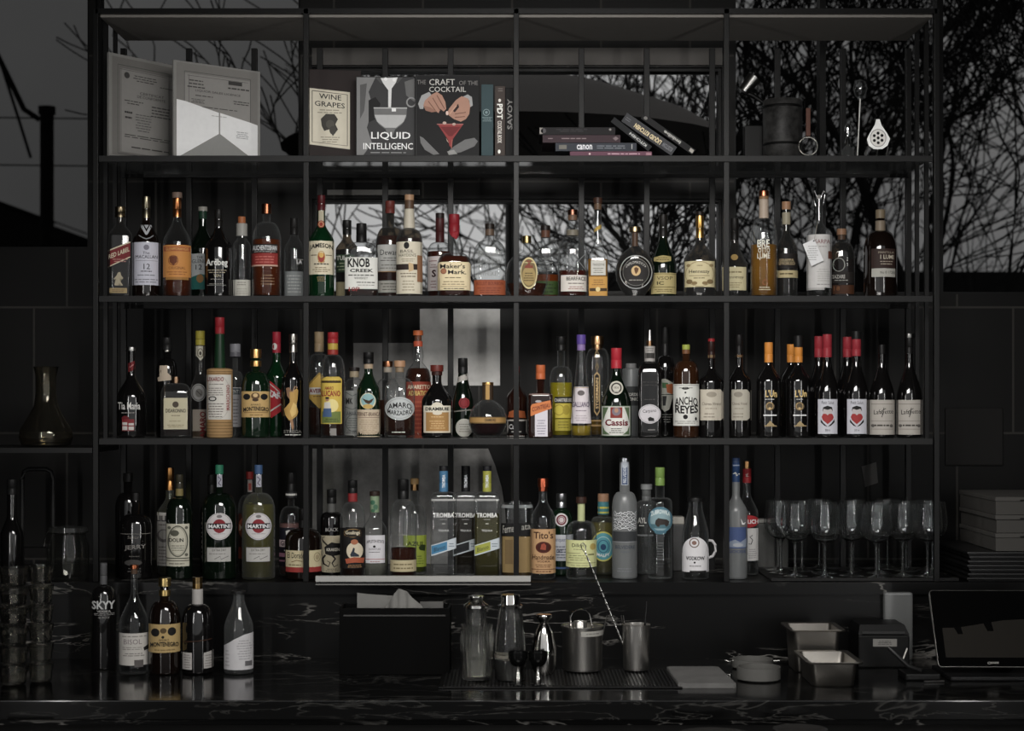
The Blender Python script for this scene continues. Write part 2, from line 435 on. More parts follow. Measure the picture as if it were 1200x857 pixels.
B(A, 944, .09, 152, 130, 225, 330, 'whisky_bottle', 'amber whisky bottle with a black and dark red label and a copper cap', 'clear', (DAMB, 318, .35), 21, 2, 1, 'round',
  [cap(130, 182, 25, (112, 66, 42), 1)],
  [('label', R(868, 345, 1000, 390, (28, 24, 24)), T('AUCHENTOSHAN', 874, 352, 996, 378, WHITE, 0, .02), LN(880, 381, 990, 388, 1, PALE), R(868, 392, 1000, 456, (130, 38, 34)), LN(884, 404, 984, 446, 3, (178, 96, 86)), R(868, 452, 1000, 460, (176, 140, 120))),
   ('base_print', LN(912, 500, 986, 560, 4, (120, 90, 62)))], group=G2)
B(A, 1088, .14, 110, 205, 290, 370, 'gin_bottle', 'clear bottle with a dark cap and a faint silver label, half behind the second upright', 'clear', None, 20, 2, 1, 'slope',
  [cap(205, 290, 21, (30, 29, 28), 0)],
  [('label', R(1040, 485, 1136, 612, (112, 116, 116)), T('LA', 1100, 426, 1128, 446, WHITE, 0, .03), R(1092, 422, 1136, 424, PALE), LN(1050, 500, 1126, 600, 6, (150, 152, 150)))], group=G2)
# second bay
B(Bc, 118, .09, 134, 85, 230, 330, 'whisky_bottle', 'green glass whiskey bottle with a cream label and a dark red cap', 'green', None, 20, 2, 1, 'slope',
  [cap(85, 165, 20, (78, 20, 25), 0, 'foil_capsule')],
  [('label', R(54, 328, 184, 502, CREAM), T('JAMESON', 58, 340, 178, 370, INK, 0, .03, 0, 10), R(102, 392, 134, 440, (140, 50, 40)), E(118, 402, 12, 14, (190, 150, 70)), RG(118, 412, 20, 32, 4, (170, 136, 70)), R(66, 400, 96, 404, (90, 80, 60)), R(140, 400, 170, 404, (90, 80, 60)), LN(76, 440, 160, 456, 1, INK), LN(72, 462, 164, 492, 3, (110, 96, 70))),
   ('neck_label', R(104, 166, 130, 225, (168, 160, 138)), E(117, 238, 17, 20, (140, 46, 34)), RG(117, 238, 13, 15, 4, (190, 150, 110))),
   ('base_label', LN(92, 512, 142, 540, 3, (140, 116, 66)))], group=G2)
B(Bc, 252, .21, 118, 215, 305, 370, 'whisky_bottle', 'dark bottle with a blackish green label, behind the round flask of the second bay', 'smoke', (BRN, 370, .3), 22, 2, 1, 'slope',
  [cap(215, 290, 23, (24, 24, 23), 0)],
  [('label', R(196, 398, 290, 490, (40, 58, 40)), T('TUL', 198, 404, 246, 428, PALE, 0, .03), LN(200, 436, 280, 484, 3, (130, 136, 110))), ('base_label', R(196, 540, 240, 612, (150, 140, 108)))], group=G2)
B(Bc, 327, .09, 174, 232, 330, 402, 'whisky_bottle', 'wide flat clear flask with heavy black capitals and a black waxed cap', 'clear', ((40, 18, 10), 575, .4), 26, 3.2, .55, 'round',
  [cap(232, 330, 25, (20, 19, 19), 0, 'wax_cap', 28)],
  [('label', R(242, 412, 410, 576, (196, 196, 190)), T('KNOB', 256, 416, 370, 464, INK, 0, .035), T('CREEK', 268, 472, 388, 490, INK, 0, .03), LN(258, 498, 392, 512, 1, INK), T('WHISKEY', 290, 514, 360, 526, INK), LN(300, 536, 396, 548, 1, INK), LN(304, 552, 396, 560, 1, (90, 90, 86)), R(340, 577, 408, 582, INK)),
   ('lower_label', T('10P', 262, 566, 318, 588, (120, 40, 40), 0, .02))], group=G2)
B(Bc, 476, .20, 148, 115, 250, 350, 'whisky_bottle', 'amber whisky bottle with two grey white labels and a rust brown cap', 'smoke', (AMB, 300, .35), 22, 2, 1, 'round',
  [cap(115, 180, 25, (104, 44, 38), 0)],
  [('label', R(412, 348, 540, 486, (168, 168, 164)), T("Dewar's", 426, 372, 530, 402, INK), LN(424, 412, 528, 436, 2, (90, 88, 84)), LN(424, 446, 528, 478, 2, (120, 118, 112)), R(412, 486, 540, 490, (150, 110, 60))),
   ('lower_label', R(416, 534, 536, 596, (150, 148, 140)), LN(426, 544, 526, 588, 3, (90, 88, 80)))], group=G2)
B(Bc, 576, .09, 136, 82, 262, 330, 'whisky_bottle', 'tall bourbon bottle in a cream paper label belted with a dark strap', 'smoke', (DAMB, 310, .35), 24, 2, 1, 'round',
  [cap(82, 112, 24, WOOD, 0, 'cork'), cap(112, 156, 23, (84, 62, 46), 0, 'foil_capsule'), cap(156, 258, 25, (186, 178, 160), 0, 'paper_seal', 31)],
  [('label', R(510, 332, 642, 602, (190, 182, 162)), E(562, 352, 14, 18, INK), T('BASIL', 530, 374, 600, 390, INK), T("HAYDEN'S", 524, 394, 610, 410, INK), LN(530, 418, 610, 438, 2, (120, 110, 92)), R(510, 448, 642, 478, (44, 34, 30)), PG([(572, 440), (596, 448), (598, 480), (574, 490)], (176, 150, 110)), LN(530, 490, 612, 520, 2, (110, 100, 84)), LN(530, 530, 612, 590, 4, (140, 132, 112)), R(616, 402, 642, 540, (132, 92, 62)))], group=G2)
B(Bc, 736, .20, 136, 178, 330, 400, 'whisky_bottle', 'clear bottle with a maroon capsule and a white label, behind the red waxed bourbon', 'clear', ((60, 24, 14), 380, .4), 22, 2, 1, 'round',
  [cap(178, 205, 23, (36, 28, 26), 0), cap(205, 330, 23, (70, 30, 30), 0, 'foil_capsule')],
  [('label', R(674, 408, 800, 586, (180, 172, 170)), T('S', 694, 478, 716, 516, (50, 30, 30), 0, .03), R(680, 430, 720, 434, (110, 60, 60)), LN(684, 446, 722, 470, 2, (110, 80, 80)), LN(684, 530, 722, 576, 3, (120, 90, 90)))], group=G2)
B(Bc, 810, .09, 172, 184, 385, 445, 'whisky_bottle', 'squarish bourbon bottle with a dripping red wax top and a cream label', 'clear', ((58, 22, 10), 405, .35), 23, 3, .9, 'round',
  [cap(184, 275, 28, (130, 20, 32), 0, 'wax_cap')],
  [('label', PG([(722, 448), (736, 438), (886, 438), (894, 446), (894, 584), (722, 584)], (202, 186, 148)), T("Maker's", 738, 448, 866, 472, INK, 0, .02), T('Mark.', 778, 480, 872, 502, INK, 0, .02), E(756, 486, 15, 15, (150, 100, 70)), RG(756, 486, 15, 15, 3, (110, 60, 50)), LN(742, 514, 874, 526, 1, (90, 80, 60)), LN(750, 534, 866, 560, 2, (120, 106, 80)), R(742, 564, 874, 567, (120, 106, 80)), LN(750, 570, 866, 582, 1, INK)),
   ('wax_drip', PG([(784, 270), (836, 270), (834, 300), (826, 296), (820, 318), (812, 296), (800, 304), (790, 292)], (130, 20, 32)))], group=G2)
B(Bc, 995, .10, 168, 233, 320, 405, 'whisky_bottle', 'empty looking clear flask with raised lettering above a rust orange base label', 'clear', ((84, 34, 14), 528, .3), 23, 2.6, .6, 'round',
  [cap(233, 262, 25, (34, 28, 24), 0), cap(262, 295, 22, (92, 74, 60), 0, 'cork')],
  [('raised_lettering', T('BULLEIT', 934, 378, 1060, 404, (126, 128, 126)), T('BOURBON', 934, 420, 1056, 444, (112, 114, 112)), T('FRONTIER', 940, 452, 1050, 470, (104, 106, 104)), T('WHISKEY', 944, 486, 1046, 508, (112, 114, 112))),
   ('label', R(914, 530, 1076, 606, (136, 66, 34)), T('BULLEIT BOURBON', 926, 538, 1064, 556, (86, 34, 20)), LN(930, 566, 1060, 600, 3, (104, 46, 26)))], group=G2)
B(Cc, 121, .13, 222, 297, 385, 480, 'whisky_bottle', 'round bellied whisky bottle with an oval gold label, cut by the middle upright', 'clear', ((50, 22, 10), 545, .35), 20, 2, .62, 'round',
  [cap(297, 334, 24, (124, 108, 66), 1)],
  [('label', E(132, 495, 44, 82, (196, 180, 130)), E(132, 495, 38, 74, (110, 94, 60)), E(132, 510, 34, 50, (150, 128, 76)), PG([(110, 470), (118, 430), (132, 446), (146, 430), (154, 470)], (120, 56, 40)), LN(106, 490, 158, 540, 4, (70, 54, 34)))], group=G2,
  prof=[(298, 17), (378, 18), (392, 44), (410, 76), (440, 98), (490, 110), (550, 108), (590, 94), (612, 84)])
B(Cc, 219, .23, 142, 242, 325, 400, 'whisky_bottle', 'clear flask with amber low down and a dark green base label, in the third bay', 'clear', ((120, 56, 22), 500, .35), 23, 2.6, .7, 'round',
  [cap(242, 268, 26, (34, 28, 26), 0), cap(268, 306, 23, (96, 62, 46), 0, 'cork')],
  [('label', R(156, 535, 286, 606, (58, 82, 36)), LN(168, 544, 276, 600, 3, (34, 50, 24))), ('raised_lettering', LN(170, 410, 268, 490, 4, (100, 102, 100)))], group=G2)
B(Cc, 360, .10, 152, 160, 300, 400, 'whisky_bottle', 'cut glass decanter bottle with a white lower label and a copper topped cork', 'clear', ((70, 24, 14), 480, .4), 24, 2.3, 1, 'round',
  [cap(160, 188, 26, (92, 60, 46), 1, 'stopper'), cap(188, 216, 22, (104, 78, 60), 0, 'cork'), cap(266, 296, 32, (112, 106, 92), 0, 'collar')],
  [('label', R(300, 506, 432, 590, (192, 186, 178)), T('BEARFACE', 328, 514, 428, 534, INK, 0, .02), LN(330, 542, 424, 556, 1, (90, 80, 74)), LN(330, 562, 424, 582, 2, (120, 60, 50))),
   ('facets', ST([(300, 400), (370, 490)], 3, (110, 112, 112)), ST([(360, 400), (430, 480)], 3, (110, 112, 112)), ST([(420, 400), (340, 490)], 3, (110, 112, 112)), ST([(370, 390), (300, 470)], 3, (110, 112, 112)))], group=G2)
B(Cc, 491, .09, 108, 98, 335, 420, 'grappa_bottle', 'slim tall golden bottle with a silver square label and a yellow base label', 'clear', ((140, 98, 38), 420, .35), 19, 5, .9, 'slope',
  [cap(98, 128, 24, (60, 38, 28), 0, 'stopper'), cap(128, 160, 20, (92, 70, 52), 0, 'cork')],
  [('label', R(456, 428, 532, 505, (178, 176, 168)), T('TRADIZIONE', 464, 444, 526, 456, INK), LN(464, 464, 524, 496, 3, (110, 108, 100))),
   ('base_label', R(446, 512, 540, 612, (176, 130, 52)), R(450, 572, 538, 588, (60, 44, 24)), E(492, 578, 12, 12, (200, 180, 120)), LN(460, 524, 528, 560, 3, (120, 84, 34))),
   ('neck_label', PG([(470, 262), (508, 238), (510, 258), (472, 280)], (170, 140, 50)))], group=G2)
o = B(Cc, 685, .10, 200, 250, 350, 470, 'rum_bottle', 'round disc shaped dark bottle with ringed face and gold centre emblem', 'smoke', ((26, 14, 10), 478, .25), 20, 2, .45, 'round',
  [cap(250, 276, 30, (120, 106, 78), 1, 'stopper'), cap(276, 352, 16, (76, 56, 42), 0, 'cork')],
  [('label', RG(690, 488, 84, 88, 4, (150, 150, 148)), E(690, 488, 66, 70, (36, 34, 33)), RG(690, 488, 68, 72, 2, (120, 118, 112)), E(690, 482, 24, 26, (190, 160, 110)), PG([(680, 470), (690, 462), (704, 470), (700, 486), (690, 500), (684, 488)], (90, 60, 34)), T('DIPLOMATICO', 640, 430, 740, 444, PALE, 0, 0, 0, 22), LN(650, 524, 730, 536, 1, (150, 146, 136)))], group=G2,
  prof=[(252, 14), (350, 15), (362, 34), (380, 58), (410, 82), (450, 97), (490, 101), (530, 96), (570, 80), (600, 56), (614, 50)])
B(Cc, 832, .145, 140, 186, 300, 460, 'cognac_bottle', 'long shouldered dark cognac bottle with a gold collar band and a dull gold label', 'dkgreen', None, 21, 2, 1, 'slope',
  [cap(186, 302, 21, (26, 24, 22), 0, 'foil_capsule')],
  [('neck_label', PG([(784, 412), (830, 402), (872, 408), (872, 432), (828, 440), (784, 432)], (150, 136, 84)), LN(796, 410, 862, 430, 2, (70, 60, 30))),
   ('label', R(770, 494, 898, 602, (160, 146, 96)), R(770, 498, 898, 501, (90, 76, 40)), T('VSOP', 800, 512, 880, 530, (60, 50, 28)), T('IC', 800, 538, 836, 556, (50, 42, 24), 0, .02), R(780, 566, 892, 569, (90, 80, 44)), LN(786, 576, 886, 594, 2, (100, 88, 52)))], group=G2)
B(Cc, 1023, .10, 170, 170, 320, 430, 'cognac_bottle', 'sloping shouldered cognac bottle with a gold foil neck and an ornate beige label', 'smoke', ((34, 18, 12), 560, .3), 20, 2.2, 1, 'slope',
  [cap(170, 192, 19, (34, 26, 22), 0), cap(192, 308, 20, (186, 142, 62), 1, 'foil_capsule')],
  [('label', R(946, 434, 1098, 568, (186, 174, 134)), RG(1022, 501, 74, 66, 3, (130, 116, 80)), T('Hennessy', 968, 478, 1072, 502, INK, 0, .01), R(968, 508, 1072, 511, (110, 96, 64)), LN(980, 516, 1064, 528, 1, (90, 78, 50)), E(970, 540, 16, 12, (110, 92, 60)), E(996, 548, 14, 9, (120, 100, 64)), E(1048, 548, 14, 9, (120, 100, 64)), E(1074, 540, 16, 12, (110, 92, 60)), E(966, 456, 10, 8, (130, 112, 76)), E(1080, 456, 10, 8, (130, 112, 76)), LN(1000, 452, 1044, 462, 1, (110, 96, 60)))], group=G2)
# fourth bay
B(Dc, 92, .14, 140, 205, 330, 470, 'cognac_bottle', 'dark capped cognac bottle with a gold medallion and cream label, cut by an upright', 'smoke', ((30, 18, 12), 455, .25), 21, 2, 1, 'slope',
  [cap(205, 320, 22, (22, 20, 19), 0, 'foil_capsule')],
  [('label', R(30, 463, 152, 584, (182, 172, 134)), LN(44, 480, 140, 500, 1, (110, 98, 66)), T('Hennessy', 44, 508, 138, 528, (60, 52, 34)), LN(50, 540, 134, 574, 3, (120, 108, 74))), ('medallion', E(92, 412, 18, 16, (150, 122, 66)))], group=G2)
B(Dc, 245, .09, 140, 62, 205, 320, 'tequila_bottle', 'clear bottle of bright golden spirit with white block lettering and a copper cap', 'clear', ((132, 92, 34), 345, .35), 24, 2, 1, 'round',
  [cap(62, 90, 26, (150, 88, 60), 1, 'stopper'), cap(90, 106, 19, (140, 104, 70), 0, 'cork'), cap(106, 206, 18, (176, 158, 140), 0, 'paper_seal', 25)],
  [('label', T('BRE', 212, 322, 274, 362, (206, 204, 190), 0, .02), T('OTTO', 216, 364, 276, 390, (206, 200, 180), 0, .02), T('LUME', 212, 392, 276, 420, (206, 200, 180), 0, .02), RG(252, 544, 14, 14, 3, (150, 80, 30)), LN(214, 564, 284, 586, 2, (206, 196, 160)))], group=G2)
B(Dc, 362, .13, 116, 118, 270, 370, 'grappa_bottle', 'dark grappa bottle with gold capitals, a pale waist band and a wooden stopper', 'smoke', ((34, 24, 16), 375, .2), 18, 2, 1, 'slope',
  [cap(118, 160, 23, (156, 116, 84), 0, 'stopper'), cap(175, 238, 22, (150, 142, 120), 0, 'paper_seal')],
  [('label', R(306, 392, 420, 470, (30, 26, 24)), T('GRAPPA', 326, 420, 400, 434, (180, 160, 120)), T('SMOKED', 322, 436, 406, 452, (176, 156, 116)), R(306, 480, 420, 518, (162, 148, 108)), LN(320, 488, 408, 508, 1, (80, 68, 44)))], group=G2)
o = B(Dc, 533, .10, 126, 100, 218, 300, 'grappa_bottle', 'frosted silver bottle with a wire swing top and a white tag hung on its shoulder', 'clear', None, 18, 2, 1, 'slope',
  [cap(84, 104, 12, (130, 128, 124), 0, 'stopper')],
  [('label', R(470, 294, 598, 570, (184, 182, 180)), R(470, 570, 560, 582, (160, 158, 156)), T('SARPA', 512, 320, 588, 342, (110, 50, 54)), LN(520, 352, 586, 362, 1, (130, 120, 120)), LN(520, 470, 590, 540, 6, (160, 158, 154)), LN(516, 548, 594, 558, 1, (120, 116, 116)), R(578, 380, 598, 420, (100, 60, 44)))], group=G2)
kk = K(.10)
def tag_surf(u, v, e): return ((u - (840 + 533 / FF)) * kk, -0.046 - e * 2, PZ(v, .10) - Z2)
decal('hang_tag', [PG([(450, 346), (508, 320), (556, 432), (494, 460)], WHITE), E(506, 330, 4, 4, INK), LN(470, 352, 528, 432, 7, (150, 150, 150)), ST([(508, 328), (522, 250), (530, 222)], 2, (120, 116, 104))], tag_surf, Dc, o)
m_ = MB()
for sx in (-1, 1):
    m_.tube([((x - 533) / FF * kk, -0.004, PZ(210 + y / FF, .10) - Z2) for x, y in [(533 + sx * 10, 96), (533 + sx * 24, 60), (533 + sx * 30, 84), (533 + sx * 22, 128), (533 + sx * 18, 140)]], 0.0012, 6)
m_.build('wire_bail', metal((150, 150, 150), .25), o, True)
B(Dc, 650, .23, 136, 260, 330, 420, 'bourbon_bottle', 'squat dark bourbon flask with a pale ring emblem, behind the frosted swing top bottle', 'smoke', ((52, 24, 12), 420, .25), 20, 2.6, .7, 'round',
  [cap(260, 292, 25, (146, 108, 80), 0, 'stopper'), cap(292, 318, 18, (80, 60, 46), 0, 'cork')],
  [('label', RG(636, 450, 32, 36, 4, (150, 148, 140)), R(600, 488, 712, 546, (36, 32, 30)), T('SAZARE', 604, 502, 668, 522, PALE, 0, .02), LN(606, 526, 690, 536, 1, PALE), R(604, 556, 712, 602, (72, 42, 24)), T('18', 612, 562, 640, 584, (140, 90, 46)))], group=G2)
B(Dc, 852, .10, 172, 160, 270, 385, 'rum_bottle', 'dark rum bottle with a wooden topped cork, last on the upper bottle shelf', 'brown', None, 23, 2, 1, 'round',
  [cap(160, 206, 25, (120, 106, 84), 0, 'stopper'), cap(218, 270, 26, (130, 116, 98), 0, 'paper_seal')],
  [('label', R(806, 370, 926, 470, (46, 32, 28)), T('MANTILLA', 842, 384, 920, 395, (150, 140, 124)), T('1 LUMI', 852, 402, 918, 424, (176, 168, 150), 0, .02), LN(842, 430, 922, 456, 2, (150, 140, 124)), R(808, 472, 926, 516, (160, 158, 150)), T('No 0 17281', 852, 486, 924, 500, INK))], group=G2)
# ------------------------------------------------------------------ middle bottle shelf
Ec = Crop(100, 370, FF, Z3); Fc = Crop(350, 370, FF, Z3); Gc = Crop(590, 370, FF, Z3); Hc = Crop(840, 370, FF, Z3)
G3 = 'bottles on the middle bottle shelf'
B(Ec, 240, .10, 150, 165, 300, 430, 'liqueur_bottle', 'black liqueur bottle with white script and red block label, first on the middle bottle shelf', 'black', None, 18, 2, 1, 'slope',
  [cap(165, 185, 28, (120, 120, 118), 1)],
  [('neck_label', PG([(222, 250), (256, 236), (260, 280), (226, 296)], (104, 26, 30)), ST([(232, 270), (250, 256)], 5, (170, 110, 110))),
   ('label', T('Tia Maria', 172, 452, 284, 490, (206, 204, 200), 0, .01), LN(188, 500, 262, 514, 1, (130, 126, 122)), E(210, 536, 18, 14, (96, 24, 30)), R(194, 540, 254, 600, (120, 36, 40)), R(196, 556, 220, 570, PALE), R(226, 560, 252, 572, PALE), R(196, 576, 220, 596, PALE), R(226, 578, 252, 596, PALE))], group=G3)
o = B(Ec, 425, .24, 110, 115, 225, 300, 'liqueur_bottle', 'dark bottle with a torn white shoulder label, behind the square shouldered liqueur', 'black', None, 22, 2, 1, 'round',
  [cap(115, 180, 26, (28, 28, 28), 0), cap(180, 190, 24, (96, 94, 90), 1, 'ring')],
  [('label', PG([(388, 262), (428, 262), (428, 300), (446, 316), (446, 338), (380, 344), (378, 326), (388, 318)], (176, 160, 140)))], group=G3)
B(Ec, 472, .10, 158, 325, 352, 420, 'liqueur_bottle', 'square shouldered amber liqueur bottle with a beige label and small bronze cap', 'smoke', ((62, 27, 10), 440, .25), 16, 6, .95, 'flat',
  [cap(320, 352, 20, (116, 92, 70), 1)],
  [('label', R(410, 430, 530, 592, (176, 168, 140)), E(470, 464, 16, 16, (70, 60, 50)), T('DISARONNO', 420, 486, 522, 506, INK, 0, .02), LN(440, 516, 504, 526, 1, (90, 80, 60)), LN(424, 544, 516, 556, 1, (140, 130, 104)), LN(424, 566, 516, 584, 2, (120, 110, 84)))], group=G3)
B(Ec, 598, .21, 112, 80, 290, 400, 'liqueur_bottle', 'bottle with a yellow cap, a teardrop neck crest and a silver shoulder medallion', 'smoke', ((40, 32, 20), 420, .3), 24, 2, 1, 'slope',
  [cap(80, 155, 24, (160, 148, 36), 0)],
  [('neck_label', R(574, 160, 624, 212, (170, 166, 150)), PG([(580, 212), (622, 212), (600, 236)], (170, 166, 150)), RG(599, 196, 15, 24, 4, (90, 84, 70)), E(599, 198, 6, 10, (60, 54, 46))),
   ('medallion', E(590, 402, 38, 46, (150, 150, 148)), RG(590, 402, 34, 42, 4, (90, 90, 88)), E(592, 404, 18, 22, (110, 108, 104)), ST([(580, 392), (604, 416)], 4, (60, 58, 56))),
   ('label', R(560, 490, 640, 640, (150, 140, 128)), T('AMARO', 596, 500, 626, 636, (110, 30, 30), 0, .03, 90))], group=G3)
B(Ec, 700, .09, 134, 10, 275, 285, 'maraschino_bottle', 'tall straw wrapped bottle with a red cap and a green glass neck', paint((150, 118, 74), .8), None, 22, 2, 1, 'round',
  [cap(10, 96, 25, (140, 24, 34), 0), cap(96, 276, 23, (18, 48, 28), 0, 'glass_neck', 30)],
  [('label', R(634, 310, 758, 542, (188, 184, 176)), T('LUXARDO', 628, 322, 720, 344, (110, 30, 34), 0, .03), LN(640, 354, 726, 364, 1, (90, 84, 80)), LN(638, 374, 722, 420, 4, (96, 90, 86)), E(664, 434, 20, 13, INK), E(664, 434, 14, 8, PALE), LN(640, 454, 720, 534, 6, (110, 104, 98)), T('MARASCHINO', 732, 362, 750, 494, (130, 40, 44), 0, .01, 90), RG(696, 426, 58, 112, 2, (150, 146, 138))),
   ('straw_bands', *[R(634, v, 766, v + 3, (96, 72, 42)) for v in (292, 302, 556, 572, 588, 604, 620)])], group=G3)
B(Ec, 780, .20, 90, 148, 290, 350, 'gin_bottle', 'slim clear bottle with a tall grey cap, half hidden by the straw wrapped bottle', 'grey', None, 14, 2, 1, 'round',
  [cap(148, 192, 28, (128, 128, 134), 0), cap(192, 215, 29, (96, 96, 102), 0, 'cap_skirt')],
  [('label', R(745, 375, 810, 580, (150, 148, 150)), R(750, 380, 806, 412, (60, 70, 76)), T('GENTI', 752, 388, 802, 408, PALE), LN(756, 430, 800, 570, 8, (100, 98, 100)))], group=G3)
B(Ec, 888, .10, 150, 175, 290, 385, 'amaro_bottle', 'rounded dark green amaro bottle with gold cap and tan label on the middle bottle shelf', 'bottlegreen', None, 21, 2, 1, 'round',
  [cap(175, 222, 29, (166, 128, 72), 1), cap(236, 266, 29, (160, 122, 66), 1, 'neck_ring')],
  [('label', R(816, 396, 962, 530, (178, 146, 88)), E(842, 424, 18, 16, INK), E(930, 424, 18, 16, INK), E(886, 420, 22, 18, (90, 66, 40)), E(886, 416, 12, 10, (190, 160, 110)), E(886, 440, 16, 8, (60, 44, 30)), T('AMARO', 862, 460, 912, 470, INK), T('MONTENEGRO', 826, 474, 952, 496, INK, 0, .03, 0, 6), R(830, 504, 948, 507, (120, 90, 50)), LN(840, 512, 940, 524, 1, (110, 84, 48)))], group=G3)
B(Ec, 996, .20, 112, 85, 230, 330, 'liqueur_bottle', 'green glass bottle with a red capsule and a slanting red and white label', 'green', None, 20, 2, 1, 'slope',
  [cap(85, 195, 22, (150, 24, 44), 0, 'foil_capsule')],
  [('neck_label', E(986, 162, 12, 18, PALE)),
   ('label', PG([(944, 360), (964, 342), (1018, 390), (1018, 500), (970, 534), (944, 500)], (164, 26, 36)), T('RAF', 952, 396, 1014, 430, WHITE, .25, .04), ST([(944, 372), (1018, 432)], 4, WHITE), ST([(962, 500), (1018, 462)], 7, PALE), ST([(956, 350), (1012, 402)], 5, PALE))], group=G3)
B(Ec, 1083, .09, 116, 97, 235, 340, 'liqueur_bottle', 'black bottle with a silver capsule and a painted figure in a flowing yellow dress', 'black', None, 20, 2, 1, 'slope',
  [cap(97, 192, 20, (150, 148, 142), 1, 'foil_capsule'), cap(130, 142, 21, (110, 108, 104), 1, 'ring')],
  [('painting', PG([(1046, 380), (1062, 374), (1074, 392), (1078, 430), (1066, 440), (1052, 420)], (124, 92, 70)), PG([(1064, 400), (1080, 396), (1100, 380), (1108, 392), (1104, 440), (1098, 470), (1108, 500), (1100, 524), (1080, 540), (1062, 546), (1044, 520), (1036, 488), (1052, 470), (1066, 452)], (176, 138, 66)), PG([(1084, 452), (1100, 470), (1098, 512), (1076, 530), (1066, 500)], (206, 172, 96)), PG([(1066, 546), (1080, 540), (1086, 580), (1080, 598), (1074, 580)], (150, 110, 78)), ST([(1080, 400), (1092, 370), (1104, 376)], 6, (150, 116, 88))),
   ('label', T('STREGA', 1034, 596, 1126, 612, (110, 108, 102), 0, .02), LN(1030, 614, 1132, 628, 1, PALE))], group=G3)
# second bay
B(Fc, 106, .21, 122, 85, 200, 300, 'amaro_bottle', 'clear shouldered amaro bottle with a beige capsule and a yellow lozenge label', 'clear', ((40, 20, 12), 480, .3), 21, 2, 1, 'round',
  [cap(85, 190, 25, (136, 116, 86), 0, 'foil_capsule')],
  [('label', PG([(54, 356), (108, 298), (162, 356), (162, 430), (108, 486), (54, 430)], (176, 142, 56)), R(54, 376, 162, 412, PALE), T('AVERNA', 56, 382, 156, 404, (110, 26, 32), 0, .03), ST([(56, 360), (108, 304), (160, 360)], 4, (60, 44, 20)), LN(72, 416, 144, 428, 1, (90, 60, 30)))], group=G3)
B(Fc, 178, .09, 126, 88, 205, 310, 'amaro_bottle', 'red capped amaro bottle with a big yellow label picturing a woman in blue', 'clear', ((42, 20, 12), 330, .3), 23, 2, 1, 'round',
  [cap(88, 145, 28, (150, 26, 34), 0), cap(145, 178, 27, (176, 146, 40), 0, 'cap_band'), cap(178, 204, 28, (140, 40, 30), 0, 'cap_skirt')],
  [('label', PG([(116, 334), (146, 320), (178, 326), (210, 320), (224, 332), (224, 564), (116, 564)], (186, 158, 52)), R(120, 340, 220, 352, (60, 46, 24)), T('AMARO', 136, 370, 182, 388, (120, 40, 30), 0, .02), T('LUCANO', 122, 392, 216, 422, (130, 28, 30), 0, .03), R(124, 500, 218, 560, (96, 110, 50)), E(172, 470, 34, 34, (206, 190, 120)), E(150, 438, 9, 10, (150, 110, 84)), PG([(136, 452), (164, 452), (168, 486), (134, 486)], PALE), PG([(132, 484), (170, 484), (172, 528), (128, 528)], (60, 84, 120)), E(150, 430, 10, 5, INK), LN(130, 534, 214, 556, 2, (50, 60, 30))),
   ('base_print', R(164, 588, 196, 624, (120, 116, 112)))], group=G3)
B(Fc, 290, .15, 104, 270, 330, 390, 'liqueur_bottle', 'small clear bottle with a cream stopper and a grey silver patterned wrap', 'clear', None, 22, 2, 1, 'round',
  [cap(270, 290, 28, (34, 28, 26), 0, 'stopper'), cap(290, 322, 25, (150, 136, 110), 0, 'paper_seal')],
  [('label', R(240, 392, 340, 624, (118, 120, 116)), T('MK', 248, 430, 282, 462, INK, 0, .03), T('AMAR', 250, 500, 300, 520, (70, 72, 72), 0, .02), ST([(246, 400), (280, 420), (312, 404), (334, 424)], 3, (60, 62, 62)), ST([(244, 476), (280, 490), (312, 474), (336, 488)], 3, (64, 66, 66)), RG(290, 560, 44, 46, 3, (64, 66, 66)), LN(246, 596, 334, 616, 2, (60, 60, 60)), LN(254, 530, 330, 590, 5, (84, 86, 84)))], group=G3)
B(Fc, 364, .09, 122, 192, 290, 400, 'amaro_bottle', 'green amaro bottle with a black cap, a round eagle picture and a brownish paper label', 'bottlegreen', None, 22, 2, 1, 'slope',
  [cap(192, 252, 27, (18, 18, 18), 0), cap(252, 278, 24, (160, 140, 116), 0, 'cap_band')],
  [('picture', E(361, 446, 40, 42, (196, 190, 160)), E(361, 442, 35, 35, (120, 158, 160)), PG([(332, 432), (352, 440), (366, 444), (392, 430), (380, 452), (366, 462), (350, 456)], (60, 44, 30)), E(361, 474, 26, 12, (170, 140, 70))),
   ('label', R(306, 490, 426, 632, (176, 160, 136)), T('FERNET-BRANCA', 308, 504, 424, 524, (80, 56, 50), 0, .02), R(312, 530, 420, 533, (120, 96, 80)), LN(318, 540, 416, 622, 8, (140, 120, 98)))], group=G3)
B(Fc, 464, .23, 124, 238, 330, 400, 'liqueur_bottle', 'clear bottle with a copper topped stopper, behind the oval labelled amaro', 'clear', ((50, 28, 18), 440, .3), 21, 2, 1, 'round',
  [cap(238, 268, 27, (120, 78, 52), 1, 'stopper'), cap(268, 296, 21, (150, 140, 126), 0, 'paper_seal')], group=G3)
